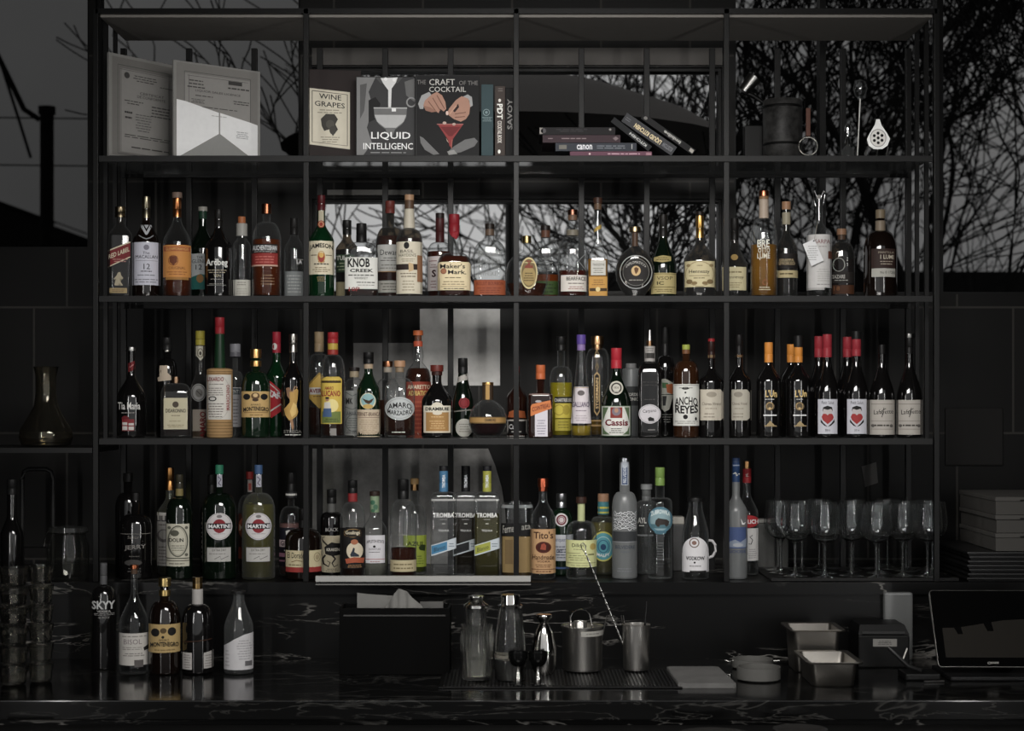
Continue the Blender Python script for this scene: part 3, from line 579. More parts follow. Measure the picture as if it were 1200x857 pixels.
B(Fc, 526, .09, 160, 235, 325, 415, 'amaro_bottle', 'round shouldered amaro bottle with a pale oval label and a wooden cork', 'clear', ((38, 18, 10), 520, .3), 22, 2, 1, 'round',
  [cap(235, 268, 30, (166, 126, 92), 0, 'cork'), cap(268, 296, 22, (130, 110, 86), 0, 'cork_stem')],
  [('label', E(526, 485, 76, 60, (166, 170, 170)), T('AMARO', 466, 452, 588, 480, INK, 0, .02, 0, 12), T('MARZADRO', 464, 496, 590, 520, INK, 0, .02, 0, -10), RG(526, 485, 68, 52, 2, (120, 124, 124)), LN(490, 480, 562, 492, 1, (110, 112, 112))),
   ('base_print', LN(480, 600, 560, 614, 1, PALE))], group=G3)
B(Fc, 622, .22, 134, 78, 255, 320, 'amaretto_bottle', 'tall amaretto bottle with an orange cap, bulging clear neck and brick red label', 'clear', ((46, 20, 10), 275, .25), 22, 2, 1, 'round',
  [cap(78, 104, 26, (186, 92, 36), 0), cap(104, 140, 19, (90, 50, 30), 0, 'cap_band'), cap(134, 162, 24, (170, 70, 40), 0, 'cap_skirt')],
  [('label', R(560, 346, 690, 640, (134, 50, 32)), T('AMARETTO', 568, 362, 684, 384, CREAM, 0, .02), T('ADRIATICO', 572, 392, 680, 418, (196, 176, 90), 0, .02), LN(590, 440, 650, 640, 9, (160, 76, 50)))], group=G3,
  prof=[(80, 18), (160, 20), (190, 27), (215, 28), (245, 24), (262, 38), (285, 58), (320, 67), (480, 67), (640, 66)])
B(Fc, 720, .09, 160, 258, 345, 450, 'liqueur_bottle', 'black flared liqueur bottle with a gold panel label and a dull red cap', 'black', None, 24, 2, 1, 'slope',
  [cap(258, 292, 34, (96, 34, 26), 0), cap(292, 312, 28, (50, 22, 18), 0, 'cap_skirt')],
  [('label', R(652, 470, 790, 610, (190, 180, 160)), E(722, 484, 34, 32, (190, 182, 164)), R(664, 504, 780, 602, (150, 112, 60)), R(652, 470, 790, 503, (196, 190, 172)), T('DRAMBUIE', 662, 478, 782, 496, INK, 0, .04), E(722, 508, 24, 10, (190, 182, 164)), LN(684, 522, 760, 534, 1, (190, 160, 110)), LN(680, 544, 766, 592, 4, (190, 156, 104)))], group=G3)
B(Fc, 855, .19, 112, 222, 300, 470, 'benedictine_bottle', 'black foiled bottle with a red wax seal and a slanted silver neck band', 'dkgreen', None, 24, 2, 1, 'slope',
  [cap(222, 300, 25, (24, 24, 24), 0, 'foil_capsule')],
  [('neck_label', PG([(828, 322), (884, 300), (884, 334), (828, 350)], (150, 146, 140))), ('seal', E(862, 456, 28, 28, (120, 28, 34)), RG(862, 456, 22, 22, 3, (86, 18, 24))),
   ('label', E(862, 585, 44, 48, (160, 158, 150)), LN(834, 560, 890, 610, 4, (110, 108, 100)), ST([(810, 500), (910, 490)], 6, (110, 106, 100)))], group=G3)
B(Fc, 985, .10, 200, 348, 438, 500, 'raspberry_liqueur_bottle', 'globe shaped glass liqueur bottle with a gold belt and tall gold and black stopper', 'clear', ((30, 12, 14), 560, .3), 22, 2, 1, 'round',
  [cap(348, 440, 29, (60, 46, 34), 0, 'stopper'), cap(348, 362, 30, (150, 116, 64), 1, 'stopper_top')],
  [('stopper_band', R(974, 364, 994, 438, (160, 124, 66))), ('belt', R(892, 528, 1078, 562, (150, 116, 62)), R(892, 528, 1078, 532, (96, 74, 40)), R(892, 557, 1078, 562, (96, 74, 40)), T('CHAMBORD', 968, 536, 1026, 552, (60, 44, 24), 0, .03))], group=G3,
  prof=[(350, 27), (438, 27), (444, 34), (460, 62), (490, 86), (530, 99), (570, 98), (605, 84), (630, 60)])
B(Gc, 70, .20, 106, 265, 360, 430, 'liqueur_bottle', 'small dark bottle with a thin red topped neck, cut by the middle upright', 'redbrown', None, 14, 2, 1, 'slope',
  [cap(265, 300, 14, (96, 24, 24), 0), cap(300, 348, 13, (150, 148, 144), 1, 'foil_capsule')],
  [('label', R(20, 542, 122, 630, (170, 166, 160)), R(26, 550, 116, 618, (24, 22, 22)), T('Cam', 30, 566, 76, 592, WHITE, 0, .02), LN(30, 598, 110, 612, 1, PALE)), ('upper_label', PG([(24, 530), (30, 502), (60, 490), (110, 500), (116, 534)], (150, 76, 30)))], group=G3)
B(Gc, 193, .09, 128, 258, 400, 420, 'orange_liqueur_bottle', 'square amber bottle with an orange cap and an orange ribbon across its white label', 'redbrown', None, 21, 7, .95, 'flat',
  [cap(258, 332, 25, (186, 92, 40), 0)],
  [('label', R(164, 478, 230, 630, (188, 184, 192)), LN(172, 540, 222, 622, 6, (120, 116, 130)), PG([(142, 474), (150, 462), (244, 442), (250, 484), (142, 524)], (186, 106, 50)), T('COINTREAU', 150, 466, 244, 490, (90, 30, 20), -.26, .02), E(182, 448, 16, 6, (150, 146, 150))),
   ('shoulder_band', R(134, 408, 254, 414, (130, 110, 104)))], group=G3)
B(Gc, 300, .165, 122, 110, 265, 345, 'herbal_liqueur_bottle', 'bottle of yellow green liqueur with a black cap and yellow label', 'clear', ((140, 128, 22), 350, .35), 20, 2, 1, 'round',
  [cap(110, 182, 24, (20, 20, 20), 0)],
  [('label', R(268, 424, 356, 456, (24, 24, 20)), T('CHARTREUSE', 266, 432, 354, 450, PALE, 0, .02), R(270, 458, 354, 534, (176, 160, 40)), RG(290, 492, 26, 28, 4, (130, 116, 20)), E(326, 492, 18, 26, (150, 134, 30)), R(270, 540, 354, 600, (150, 138, 30)), LN(280, 548, 344, 590, 3, (100, 92, 20)))], group=G3)
B(Gc, 405, .10, 108, 100, 190, 560, 'vanilla_liqueur_bottle', 'tall tapering clear bottle with a violet cap and a white label', 'clear', ((140, 120, 34), 575, .4), 20, 2, 1, 'cone',
  [cap(100, 150, 24, (84, 62, 140), 0), cap(150, 182, 22, (130, 106, 160), 0, 'cap_skirt')],
  [('label', PG([(362, 372), (444, 372), (456, 562), (350, 562)], (190, 182, 186)), E(404, 404, 18, 14, (90, 84, 84)), T('GALLIANO', 358, 450, 446, 478, (66, 48, 76), 0, .02), LN(372, 490, 436, 502, 1, (110, 96, 110)), LN(366, 516, 442, 552, 3, (150, 140, 146)), ST([(362, 376), (444, 376)], 3, (150, 130, 90)))], group=G3)
B(Gc, 489, .22, 124, 108, 172, 250, 'elderflower_liqueur_bottle', 'broad shouldered clear bottle with a brass cap and a dark gilt edged vertical plaque', 'clear', ((96, 74, 30), 545, .35), 28, 2.4, .9, 'round',
  [cap(108, 152, 33, (138, 106, 72), 1), cap(152, 180, 26, (116, 88, 60), 1, 'cap_skirt')],
  [('plaque', PG([(472, 312), (487, 294), (502, 312), (502, 500), (487, 524), (472, 500)], (168, 140, 90)), PG([(476, 316), (487, 304), (498, 316), (498, 494), (487, 512), (476, 494)], (32, 28, 24)), T('STGERMAIN', 480, 326, 495, 486, (190, 160, 110), 0, .02, 90), ST([(487, 180), (476, 210), (487, 240), (498, 210), (487, 180)], 3, (150, 124, 80)), ST([(487, 250), (480, 270), (487, 292), (494, 270), (487, 250)], 3, (150, 124, 80))),
   ('base_band', R(440, 544, 540, 552, (150, 120, 70)), R(440, 568, 540, 578, (150, 120, 70)))], group=G3)
B(Gc, 588, .09, 156, 170, 280, 470, 'cassis_bottle', 'dark flared bottle with a bright red cap and a green edged white label', 'dkgreen', None, 20, 2, 1, 'slope',
  [cap(170, 276, 28, (170, 24, 42), 0)],
  [('seal', E(588, 378, 35, 36, (176, 172, 160)), E(588, 378, 27, 28, (60, 56, 52)), E(588, 378, 20, 20, (176, 172, 160)), T('1836', 576, 370, 600, 382, INK), LN(570, 392, 606, 404, 1, (150, 146, 140))),
   ('label', R(510, 470, 662, 628, (56, 76, 52)), R(514, 474, 658, 624, (190, 190, 184)), PG([(518, 478), (548, 478), (530, 520), (518, 560)], (76, 96, 66)), PG([(654, 478), (628, 478), (644, 520), (654, 560)], (76, 96, 66)), PG([(518, 620), (556, 620), (530, 600), (518, 570)], (76, 96, 66)), PG([(654, 620), (620, 620), (644, 600), (654, 570)], (76, 96, 66)), E(586, 540, 52, 50, (196, 196, 190)), R(558, 478, 618, 534, (120, 44, 36)), E(588, 500, 22, 22, (110, 100, 110)), E(588, 494, 10, 12, (160, 120, 96)), T('Cassis', 532, 540, 646, 574, (96, 24, 34), 0, .03), LN(552, 584, 624, 614, 3, (60, 56, 52)))], group=G3)
B(Gc, 664, .24, 90, 250, 275, 285, 'tonic_bottle', 'squat grey glass flask with a stepped lid, behind the red capped flared bottle', 'frost', None, 24, 2, 1, 'round',
  [cap(250, 278, 28, (110, 110, 110), 0, 'lid')],
  [('label', R(640, 370, 708, 470, (44, 46, 46)), T('FORDS', 646, 404, 700, 420, PALE, 0, .01), T('TONIC', 646, 428, 700, 444, PALE, 0, .01))], group=G3)
B(Gc, 762, .10, 124, 160, 245, 320, 'amaro_bottle', 'square black bottle with a steel pourer, a paper neck wrap and an oval white label', 'black', None, 26, 5, .95, 'round',
  [cap(160, 240, 28, (158, 154, 150), 0, 'paper_seal'), cap(132, 160, 17, (110, 84, 60), 1, 'pourer_collar'), cap(76, 132, 8, (150, 148, 146), 1, 'pourer_spout', 13)],
  [('neck_print', R(738, 196, 786, 224, (50, 48, 46)), LN(740, 168, 784, 190, 2, (90, 88, 84))),
   ('label', E(762, 513, 57, 50, (178, 174, 178)), RG(762, 513, 53, 46, 2, (120, 118, 120)), T('Carpano', 726, 488, 796, 510, INK, -.08), PG([(752, 536), (764, 528), (784, 536), (786, 550), (756, 550)], INK)),
   ('raised_lettering', LN(716, 340, 808, 372, 2, (44, 42, 42)), LN(724, 430, 800, 446, 1, (52, 50, 50)), R(752, 592, 790, 598, (100, 98, 96)))], group=G3)
B(Gc, 842, .23, 106, 60, 210, 300, 'liqueur_bottle', 'tall black bottle with a slim neck and a patterned green, orange and white label', 'black', None, 17, 2, 1, 'round',
  [cap(60, 210, 18, (26, 26, 26), 0, 'foil_capsule')],
  [('label', PG([(812, 336), (842, 330), (884, 352), (884, 420), (862, 490), (838, 502), (812, 470)], (150, 150, 140)), PG([(826, 350), (858, 352), (850, 380), (828, 378)], (60, 96, 60)), PG([(846, 360), (880, 356), (880, 410), (852, 402)], (150, 80, 40)), PG([(828, 420), (850, 420), (844, 470), (830, 470)], (40, 40, 40)), ST([(822, 412), (884, 412)], 4, (60, 60, 56)), LN(826, 510, 878, 560, 4, (100, 100, 96)))], group=G3)
B(Gc, 951, .09, 134, 152, 235, 310, 'chile_liqueur_bottle', 'amber bottle with a lime green cap and a large white label of crowded black lettering', 'amberglass', None, 20, 2, 1, 'round',
  [cap(152, 178, 18, (150, 160, 54), 0), cap(178, 200, 18, (110, 70, 40), 0, 'cap_skirt')],
  [('label', R(886, 358, 1018, 574, (192, 192, 186)), E(948, 380, 20, 7, INK), E(948, 402, 5, 5, INK), LN(900, 372, 1004, 384, 1, (120, 120, 116)), T('ANCHO', 894, 424, 1010, 466, INK, 0, .02, 0, 8), T('REYES', 896, 470, 1012, 512, INK, 0, .03, 0, -6), E(948, 528, 12, 12, INK), E(1000, 538, 5, 9, INK), LN(894, 546, 1010, 566, 2, (130, 130, 126)), ST([(892, 364), (1012, 364)], 2, (120, 120, 116))),
   ('neck_tag', ST([(974, 190), (980, 220), (974, 266)], 4, (170, 166, 150)))], group=G3)
B(Gc, 1083, .10, 130, 120, 270, 350, 'wine_bottle', 'dark wine bottle with a red tipped cork and a clipped corner cream label', 'black', None, 18, 2, 1, 'slope',
  [cap(120, 136, 12, (150, 26, 34), 0, 'red_tip'), cap(136, 225, 16, (46, 26, 22), 0, 'foil_capsule')],
  [('neck_band', R(1064, 206, 1106, 220, (110, 90, 60))),
   ('label', PG([(1026, 386), (1130, 386), (1144, 402), (1144, 534), (1130, 546), (1026, 546)], (178, 170, 154)), E(1084, 412, 26, 14, (140, 132, 118)), T('Chateau Viranel', 1036, 452, 1132, 468, (80, 72, 62)), LN(1040, 480, 1128, 490, 1, (120, 112, 100)), LN(1036, 504, 1110, 536, 2, (130, 122, 110)))], group=G3)
# fourth bay
B(Hc, 116, .10, 124, 100, 260, 350, 'wine_bottle', 'dark wine bottle with a clipped corner cream label and plain black neck', 'black', None, 19, 2, 1, 'slope',
  [cap(100, 200, 20, (24, 22, 22), 0, 'foil_capsule')],
  [('neck_band', R(94, 206, 138, 218, (110, 84, 56))),
   ('label', PG([(78, 386), (156, 386), (170, 402), (170, 534), (156, 546), (78, 546)], (166, 160, 146)), E(112, 412, 22, 14, (130, 124, 112)), T('Chateau Viranel', 82, 452, 156, 466, (76, 70, 62)), LN(84, 480, 150, 490, 1, (120, 114, 102)), LN(84, 504, 140, 536, 2, (126, 120, 108)), R(174, 390, 186, 546, (120, 116, 106)))], group=G3)
WB = 'black wine bottles in the right hand bay of the middle bottle shelf'
def lun(cx, d, label, top=140, stopper=False, w=130):
    nk = [cap(top if not stopper else 165, 245, 22, (214, 134, 30), 0, 'foil_capsule')]
    if stopper: nk.insert(0, cap(106, 165, 24, (26, 25, 25), 0, 'stopper'))
    B(Hc, cx, d, w, top, 250, 345, 'wine_bottle', label, 'black', None, 18, 2, 1, 'slope', nk,
      [('label', T("L'Un", cx - 16, 388, cx + 42, 426, (206, 176, 110), 0, .02), LN(cx - 18, 432, cx + 32, 442, 1, PALE), E(cx + 6, 474, 24, 22, (84, 72, 54)), RG(cx + 6, 472, 18, 20, 3, (170, 140, 90)), E(cx + 6, 484, 7, 6, (190, 160, 110)), R(cx - 26, 516, cx + 40, 523, WHITE), PG([(cx - 14, 574), (cx + 8, 548), (cx + 32, 574)], (150, 130, 90)), R(cx - 20, 572, cx + 40, 578, (140, 120, 84)))], group=WB)
lun(270, .10, 'black wine bottle with an uncovered orange gold capsule and white and gold print', 140)
lun(425, .10, 'black wine bottle with orange gold foil below a black stopper', 165, True)
lun(387, .24, 'black wine bottle whose orange foil shows just behind the black stoppered orange foil', 150)
def heart(cx, d, label, top=98, stopper=False, lab=True):
    nk = [cap(top, 218, 24, (156, 38, 50), 0, 'foil_capsule')]
    if stopper: nk = [cap(82, 124, 24, (24, 24, 24), 0, 'stopper'), cap(124, 212, 24, (156, 38, 50), 0, 'foil_capsule')]
    l = cx + 2
    dec = [('label', R(l - 49, 436, l + 49, 616, (184, 184, 192)), T('Petit Salut', l - 30, 446, l + 32, 462, INK), E(l, 496, 24, 24, (176, 168, 168)), PG([(l - 26, 500), (l - 22, 478), (l, 470), (l + 22, 478), (l + 26, 500), (l + 18, 486), (l, 492), (l - 18, 486)], INK), PG([(l - 34, 540), (l - 20, 560), (l, 580), (l - 16, 574), (l - 34, 556)], INK), PG([(l + 34, 540), (l + 20, 560), (l, 580), (l + 16, 574), (l + 34, 556)], INK),
            PG([(l, 566), (l - 24, 544), (l - 30, 528), (l - 22, 512), (l - 8, 512), (l, 520)], (150, 44, 44)), PG([(l, 566), (l, 520), (l + 8, 512), (l + 22, 512), (l + 30, 528), (l + 24, 544)], (150, 44, 44)), T('2016', l - 12, 592, l + 12, 602, INK))] if lab else []
    B(Hc, cx, d, 126, top, 222, 420, 'wine_bottle', label, 'black', None, 19, 2, 1, 'slope', nk, dec, group=WB)
heart(575, .09, 'wine bottle with a red heart on a white label and plain red foil')
heart(727, .09, 'wine bottle with a red heart on its label and a black stopper', 124, True)
heart(532, .24, 'wine bottle with red foil, behind the plain red foiled heart label', 108, False, False)
heart(680, .24, 'wine bottle with red foil, behind the black stoppered heart label', 112, False, False)
def script(cx, d, label, top, stop):
    nk = [cap(top + 22, 200, 19, (22, 21, 21), 0, 'foil_capsule')]
    if stop: nk.insert(0, cap(top, top + 22, 26, (84, 84, 82), 1, 'stopper'))
    B(Hc, cx, d, 130, top + 22, 230, 430, 'wine_bottle', label, 'black', None, 18, 2, 1, 'slope', nk,
      [('label', R(cx - 64, 440, cx + 64, 620, (166, 160, 152)), R(cx - 54, 460, cx + 54, 463, (120, 114, 108)), T('Lafayette', cx - 40, 490, cx + 56, 520, INK, -.05), ST([(cx + 10, 480), (cx, 530), (cx - 6, 500), (cx + 20, 484)], 3, INK), R(cx - 54, 548, cx + 54, 551, (130, 124, 118)), LN(cx - 54, 560, cx + 54, 584, 1, (70, 66, 62)), R(cx - 54, 590, cx + 54, 593, (130, 124, 118)), E(cx - 44, 574, 8, 8, (90, 86, 82)), E(cx + 46, 574, 8, 8, (90, 86, 82)))], group=WB)
script(860, .09, 'wine bottle with a grey white script label and no stopper', 130, False)
script(1003, .09, 'wine bottle with a script label and flat silver stopper, last on the middle shelf', 95, True)
# ------------------------------------------------------------------ bottles on the back counter
Ic = Crop(100, 535, FF, Z4); Jc = Crop(350, 535, FF, Z4); Kc = Crop(590, 535, FF, Z4); Lc = Crop(840, 535, FF, Z4)
G4 = 'bottles on the back counter'
B(Ic, 262, .10, 166, 190, 300, 365, 'rum_bottle', 'black rum bottle with faint grey script, first on the back counter', 'black', None, 20, 2, 1, 'round',
  [cap(190, 232, 22, (24, 23, 23), 0)],
  [('label', R(186, 398, 340, 401, (110, 106, 100)), T('Sailor', 222, 408, 280, 424, (110, 106, 100)), T('JERRY', 206, 456, 314, 484, (120, 116, 112), -.06, .02), LN(216, 510, 300, 520, 1, (84, 80, 76)), E(250, 548, 44, 16, (60, 58, 56)), LN(210, 570, 300, 600, 2, (66, 64, 62)))], group=G4)
B(Ic, 222, .26, 130, 88, 190, 280, 'rum_bottle', 'plain black bottle behind the faint scripted rum bottle', 'black', None, 22, 2, 1, 'round', [cap(88, 132, 25, (30, 29, 28), 0)], group=G4)
B(Ic, 440, .22, 132, 60, 210, 300, 'vermouth_bottle', 'bottle with a gold capsule and white lettered label, behind the ornate labelled vermouth', 'olive', ((60, 60, 30), 320, .3), 20, 2, 1, 'slope',
  [cap(60, 176, 22, (150, 104, 52), 1, 'foil_capsule')],
  [('label', R(374, 290, 504, 566, (176, 172, 166)), T('LILLET', 372, 306, 470, 336, (60, 56, 60), 0, .03), LN(380, 346, 430, 360, 1, (90, 80, 80)), E(410, 410, 34, 34, (110, 104, 104)), E(410, 404, 24, 24, (170, 166, 160)), LN(378, 460, 430, 560, 6, (120, 114, 112)))], group=G4)
B(Ic, 490, .09, 138, 95, 215, 310, 'vermouth_bottle', 'dark green vermouth bottle with an ornate framed white label', 'dkgreen', None, 19, 2, 1, 'round',
  [cap(95, 168, 18, (52, 48, 36), 0), cap(168, 206, 20, (126, 112, 66), 0, 'foil_capsule')],
  [('label', R(424, 348, 540, 568, (182, 178, 160)), RG(482, 438, 52, 82, 7, (90, 90, 80)), RG(482, 438, 42, 72, 2, (120, 118, 104)), E(466, 396, 22, 16, (80, 80, 70)), T('DOLIN', 438, 422, 510, 442, INK, 0, .02), LN(446, 456, 518, 490, 3, (100, 100, 90)), R(424, 524, 540, 528, INK), R(424, 536, 540, 541, (100, 96, 84)), LN(434, 546, 520, 562, 1, (110, 106, 96)), E(440, 368, 8, 8, (90, 90, 80)), E(524, 368, 8, 8, (90, 90, 80)), E(524, 508, 8, 8, (90, 90, 80)))], group=G4)
def martini(cx, d, label, glass, capc, liq, w):
    B(Ic, cx, d, w, 45, 190, 290, 'vermouth_bottle', label, glass, liq, 19, 2, 1, 'round',
      [cap(45, 92, 21, capc, 0)],
      [('neck_label', R(cx - 12, 95, cx + 14, 160, (150, 150, 160)), ST([(cx - 6, 106), (cx + 8, 120), (cx - 4, 140), (cx + 8, 152)], 5, (70, 60, 80))),
       ('round_label', E(cx, 360, 66, 70, (186, 182, 182)), RG(cx, 360, 62, 66, 2, (120, 116, 116)), E(cx, 358, 34, 36, (120, 28, 36)), R(cx - 58, 344, cx + 58, 373, INK), T('MARTINI', cx - 54, 349, cx + 54, 369, WHITE, 0, .03), E(cx, 308, 14, 8, (110, 106, 106)), LN(cx - 34, 394, cx + 34, 402, 1, (120, 116, 116))),
       ('label', R(cx - 62, 468, cx + 58, 542, (164, 162, 158)), R(cx - 62, 468, cx + 58, 471, (110, 108, 104)), T('EXTRA DRY' if capc[1] > 80 else 'BIANCO', cx - 36, 476, cx + 34, 488, INK), LN(cx - 54, 496, cx + 40, 506, 1, (110, 106, 104)), ST([(cx - 24, 528), (cx + 4, 514), (cx + 8, 530), (cx + 46, 514)], 3, (90, 86, 86)))], group=G4)
martini(698, .09, 'green vermouth bottle with a round white label on the front and a green cap', 'dkgreen', (34, 112, 84), None, 178)
martini(902, .09, 'pale vermouth bottle with a round white label on the front and a blue cap', 'olive', (56, 84, 122), ((92, 88, 30), 250, .45), 172)
B(Ic, 658, .26, 120, 95, 200, 290, 'vermouth_bottle', 'black bottle with a strip of white print, behind the green vermouth', 'black', None, 20, 2, 1, 'slope',
  [cap(95, 190, 20, (24, 24, 24), 0, 'foil_capsule')], [('label', T('CARPANO', 606, 330, 632, 540, PALE, 0, .03, 90))], group=G4)
B(Ic, 856, .26, 126, 80, 200, 290, 'vermouth_bottle', 'red capped bottle with a rust red label, behind the blue capped vermouth', 'clear', ((70, 26, 14), 300, .3), 18, 2, 1, 'round',
  [cap(80, 118, 19, (150, 40, 36), 0)],
  [('neck_label', R(846, 122, 868, 186, (130, 120, 116)), R(850, 140, 864, 176, (130, 50, 40))), ('label', E(840, 370, 42, 62, (130, 62, 40)), T('M', 804, 352, 824, 384, CREAM, 0, .02), R(800, 470, 880, 530, (120, 50, 34)))], group=G4)
B(Ic, 1072, .18, 126, 85, 260, 345, 'gin_bottle', 'clear bottle with a black cap and a dark and pink striped label', 'clear', ((150, 112, 108), 350, .6), 17, 2, 1, 'round',
  [cap(85, 184, 23, (22, 22, 22), 0), cap(184, 216, 29, (34, 34, 36), 0, 'neck_ring')],
  [('label', R(1012, 368, 1132, 432, (28, 28, 36)), PG([(1044, 386), (1060, 380), (1076, 386), (1072, 412), (1060, 424), (1048, 412)], PALE), R(1012, 432, 1132, 468, (186, 164, 166)), T('GIN', 1020, 436, 1054, 462, INK, 0, .03), R(1012, 470, 1132, 568, (30, 26, 34)), R(1012, 500, 1132, 520, (160, 110, 130)), R(1012, 536, 1132, 544, (150, 100, 120)), LN(1020, 476, 1120, 496, 1, PALE)), ('ring_print', R(1044, 194, 1100, 204, PALE))], group=G4)
B(Jc, 25, .085, 192, 275, 375, 445, 'rum_bottle', 'squat dark rum bottle with a cream label edged in red, behind the second upright', 'brown', None, 24, 2, 1, 'round',
  [cap(272, 372, 22, (20, 19, 19), 0)],
  [('label', R(-66, 484, 116, 596, (182, 170, 134)), R(-66, 570, 116, 596, (140, 44, 40)), T('El Dorado', -56, 494, 30, 524, INK, 0, .01), ST([(-36, 544), (-10, 534), (20, 540)], 4, (110, 86, 50)), LN(-56, 552, 20, 564, 1, (90, 76, 50)), RG(94, 520, 17, 24, 3, (120, 106, 76)), E(94, 520, 9, 14, (150, 136, 104)))], group=G4)
B(Jc, 172, .20, 116, 172, 290, 330, 'rum_bottle', 'black capped rum bottle with looped shoulders and a cream label of curling dark tentacles', 'black', None, 22, 2, 1, 'round',
  [cap(172, 245, 25, (22, 22, 22), 0), cap(245, 296, 21, (84, 84, 82), 0, 'neck_ring')],
  [('print', T('BLACK', 140, 370, 206, 388, (140, 138, 134), 0, .02)),
   ('label', R(116, 410, 222, 600, (170, 160, 134)), PG([(134, 470), (170, 444), (216, 452), (216, 510), (176, 516), (140, 506)], INK), T('KRAKEN', 146, 474, 212, 490, (196, 190, 176), 0, .03), ST([(140, 510), (126, 530), (132, 556), (156, 570), (164, 548), (148, 540)], [10, 9, 8, 6, 5, 3], INK), ST([(176, 512), (190, 530), (174, 552), (184, 572), (204, 560)], [10, 9, 7, 5, 3], INK), ST([(150, 460), (130, 440), (122, 424), (138, 416)], [9, 7, 5, 3], (50, 46, 40)), LN(140, 578, 206, 596, 2, (60, 54, 46)))], group=G4)
B(Jc, 281, .09, 132, 125, 240, 345, 'rum_bottle', 'rum bottle with a tall black label bearing a cream seal picture and an orange banner', 'clear', ((34, 16, 10), 375, .3), 22, 2, 1, 'round',
  [cap(125, 192, 25, (20, 20, 20), 0), cap(192, 236, 25, (130, 34, 36), 0, 'neck_band')],
  [('label', R(216, 370, 346, 580, (22, 20, 20)), RG(281, 396, 46, 22, 3, (150, 120, 70)), R(236, 380, 326, 416, (38, 32, 26)), T('Goslings', 244, 384, 318, 408, CREAM, 0, .02), E(292, 488, 42, 46, (186, 174, 150)), PG([(268, 508), (278, 488), (284, 470), (292, 476), (290, 494), (312, 508), (314, 518), (272, 518)], (40, 46, 56)), E(290, 442, 18, 14, (150, 90, 60)), PG([(244, 530), (290, 520), (340, 526), (336, 552), (290, 548), (250, 554)], (150, 72, 44)), LN(256, 558, 326, 576, 2, (150, 110, 70)))], group=G4)
B(Jc, 396, .135, 130, 182, 300, 390, 'rum_bottle', 'clear bottle with a brown cap, mottled green neck seal and white label', 'clear', ((150, 150, 140), 520, .75), 24, 2.4, .9, 'slope',
  [cap(182, 206, 27, (44, 32, 26), 0), cap(206, 292, 23, (120, 140, 110), 0, 'paper_seal')],
  [('seal_print', E(386, 240, 12, 12, (50, 92, 70)), E(400, 264, 12, 14, (60, 96, 74)), E(388, 282, 10, 8, (50, 90, 66))),
   ('label', R(350, 408, 448, 552, (186, 184, 188)), T('APPLETON ESTATE', 354, 430, 444, 446, (60, 56, 60), 0, .02, 0, 6), E(394, 466, 7, 6, INK), T('SIGNATURE', 366, 474, 426, 484, (80, 76, 80)), LN(364, 490, 428, 500, 1, (80, 76, 80)), R(350, 530, 448, 533, (150, 90, 90)), LN(360, 538, 438, 550, 1, (140, 100, 100)))], group=G4)
B(Jc, 545, .09, 138, 120, 225, 330, 'whisky_bottle', 'clear round shouldered bottle one third full of dark spirit with a low cream band label', 'clear', ((44, 20, 12), 478, .25), 24, 2, 1, 'round',
  [cap(120, 222, 28, (20, 20, 20), 0)],
  [('label', R(478, 536, 612, 596, (166, 154, 120)), LN(490, 548, 600, 588, 2, (110, 98, 70))), ('print', LN(508, 398, 570, 412, 1, (120, 120, 110)), T('24', 512, 430, 536, 452, (110, 110, 104)), LN(506, 456, 560, 470, 1, (130, 130, 120)))], group=G4)
B(Jc, 604, .24, 124, 115, 250, 350, 'tequila_bottle', 'cork topped bottle with a bright lime green label, half hidden on the back counter', 'clear', ((110, 120, 50), 420, .6), 20, 2, 1, 'round',
  [cap(115, 146, 22, (140, 110, 66), 0, 'cork'), cap(146, 178, 18, (120, 90, 54), 1, 'cork_stem')],
  [('label', R(546, 408, 664, 572, (136, 150, 40)), PG([(624, 470), (640, 454), (660, 462), (656, 490), (630, 484)], (40, 52, 24)), T('AZUL', 566, 440, 656, 462, (40, 50, 20), 0, .02), LN(560, 510, 656, 560, 4, (90, 100, 30)))], group=G4)
def tromba(cx, d, label, foil, band, liq):
    B(Jc, cx, d, 136, 52, 185, 222, 'tequila_bottle', label, 'clear', liq, 21, 6, .8, 'flat',
      [cap(50, 76, 23, (26, 26, 28), 0), cap(76, 184, 23, foil, 0, 'foil_capsule')],
      [('foil_print', T('TROMBA', cx - 8, 96, cx + 8, 164, (196, 200, 206), 0, .02, 90)),
       ('shoulder_line', R(cx - 62, 220, cx + 62, 230, (150, 150, 148))),
       ('print', T('TROMBA', cx - 54, 292, cx + 54, 316, (206, 206, 204), 0, .02), LN(cx - 24, 322, cx + 24, 330, 1, (150, 150, 148)), R(cx - 8, 346, cx + 8, 350, PALE), T('TEQUILA', cx - 28, 378, cx + 28, 390, (190, 190, 188), 0, .01)),
       ('label', PG([(cx - 64, 460), (cx + 64, 420), (cx + 64, 476), (cx - 64, 516)], (170, 178, 184)), PG([(cx - 62, 464), (cx + 18, 440), (cx + 18, 484), (cx - 62, 508)], band), T('Blanco', cx - 50, 464, cx + 8, 486, (20, 26, 30), -.3), LN(cx + 24, 446, cx + 56, 470, 2, (90, 100, 110)))], group='square tequila bottles on the back counter')
tromba(755, .09, 'square clear tequila bottle with a blue foil neck and blue and white slanted label', (60, 110, 146), (56, 112, 146), None)
tromba(870, .19, 'square clear tequila bottle with a black foil neck and black slanted label', (26, 26, 28), (34, 36, 38), ((44, 38, 28), 300, .6))
tromba(981, .09, 'square tequila bottle with a yellow green foil neck and yellow slanted label', (150, 150, 48), (140, 144, 46), ((90, 86, 50), 300, .7))
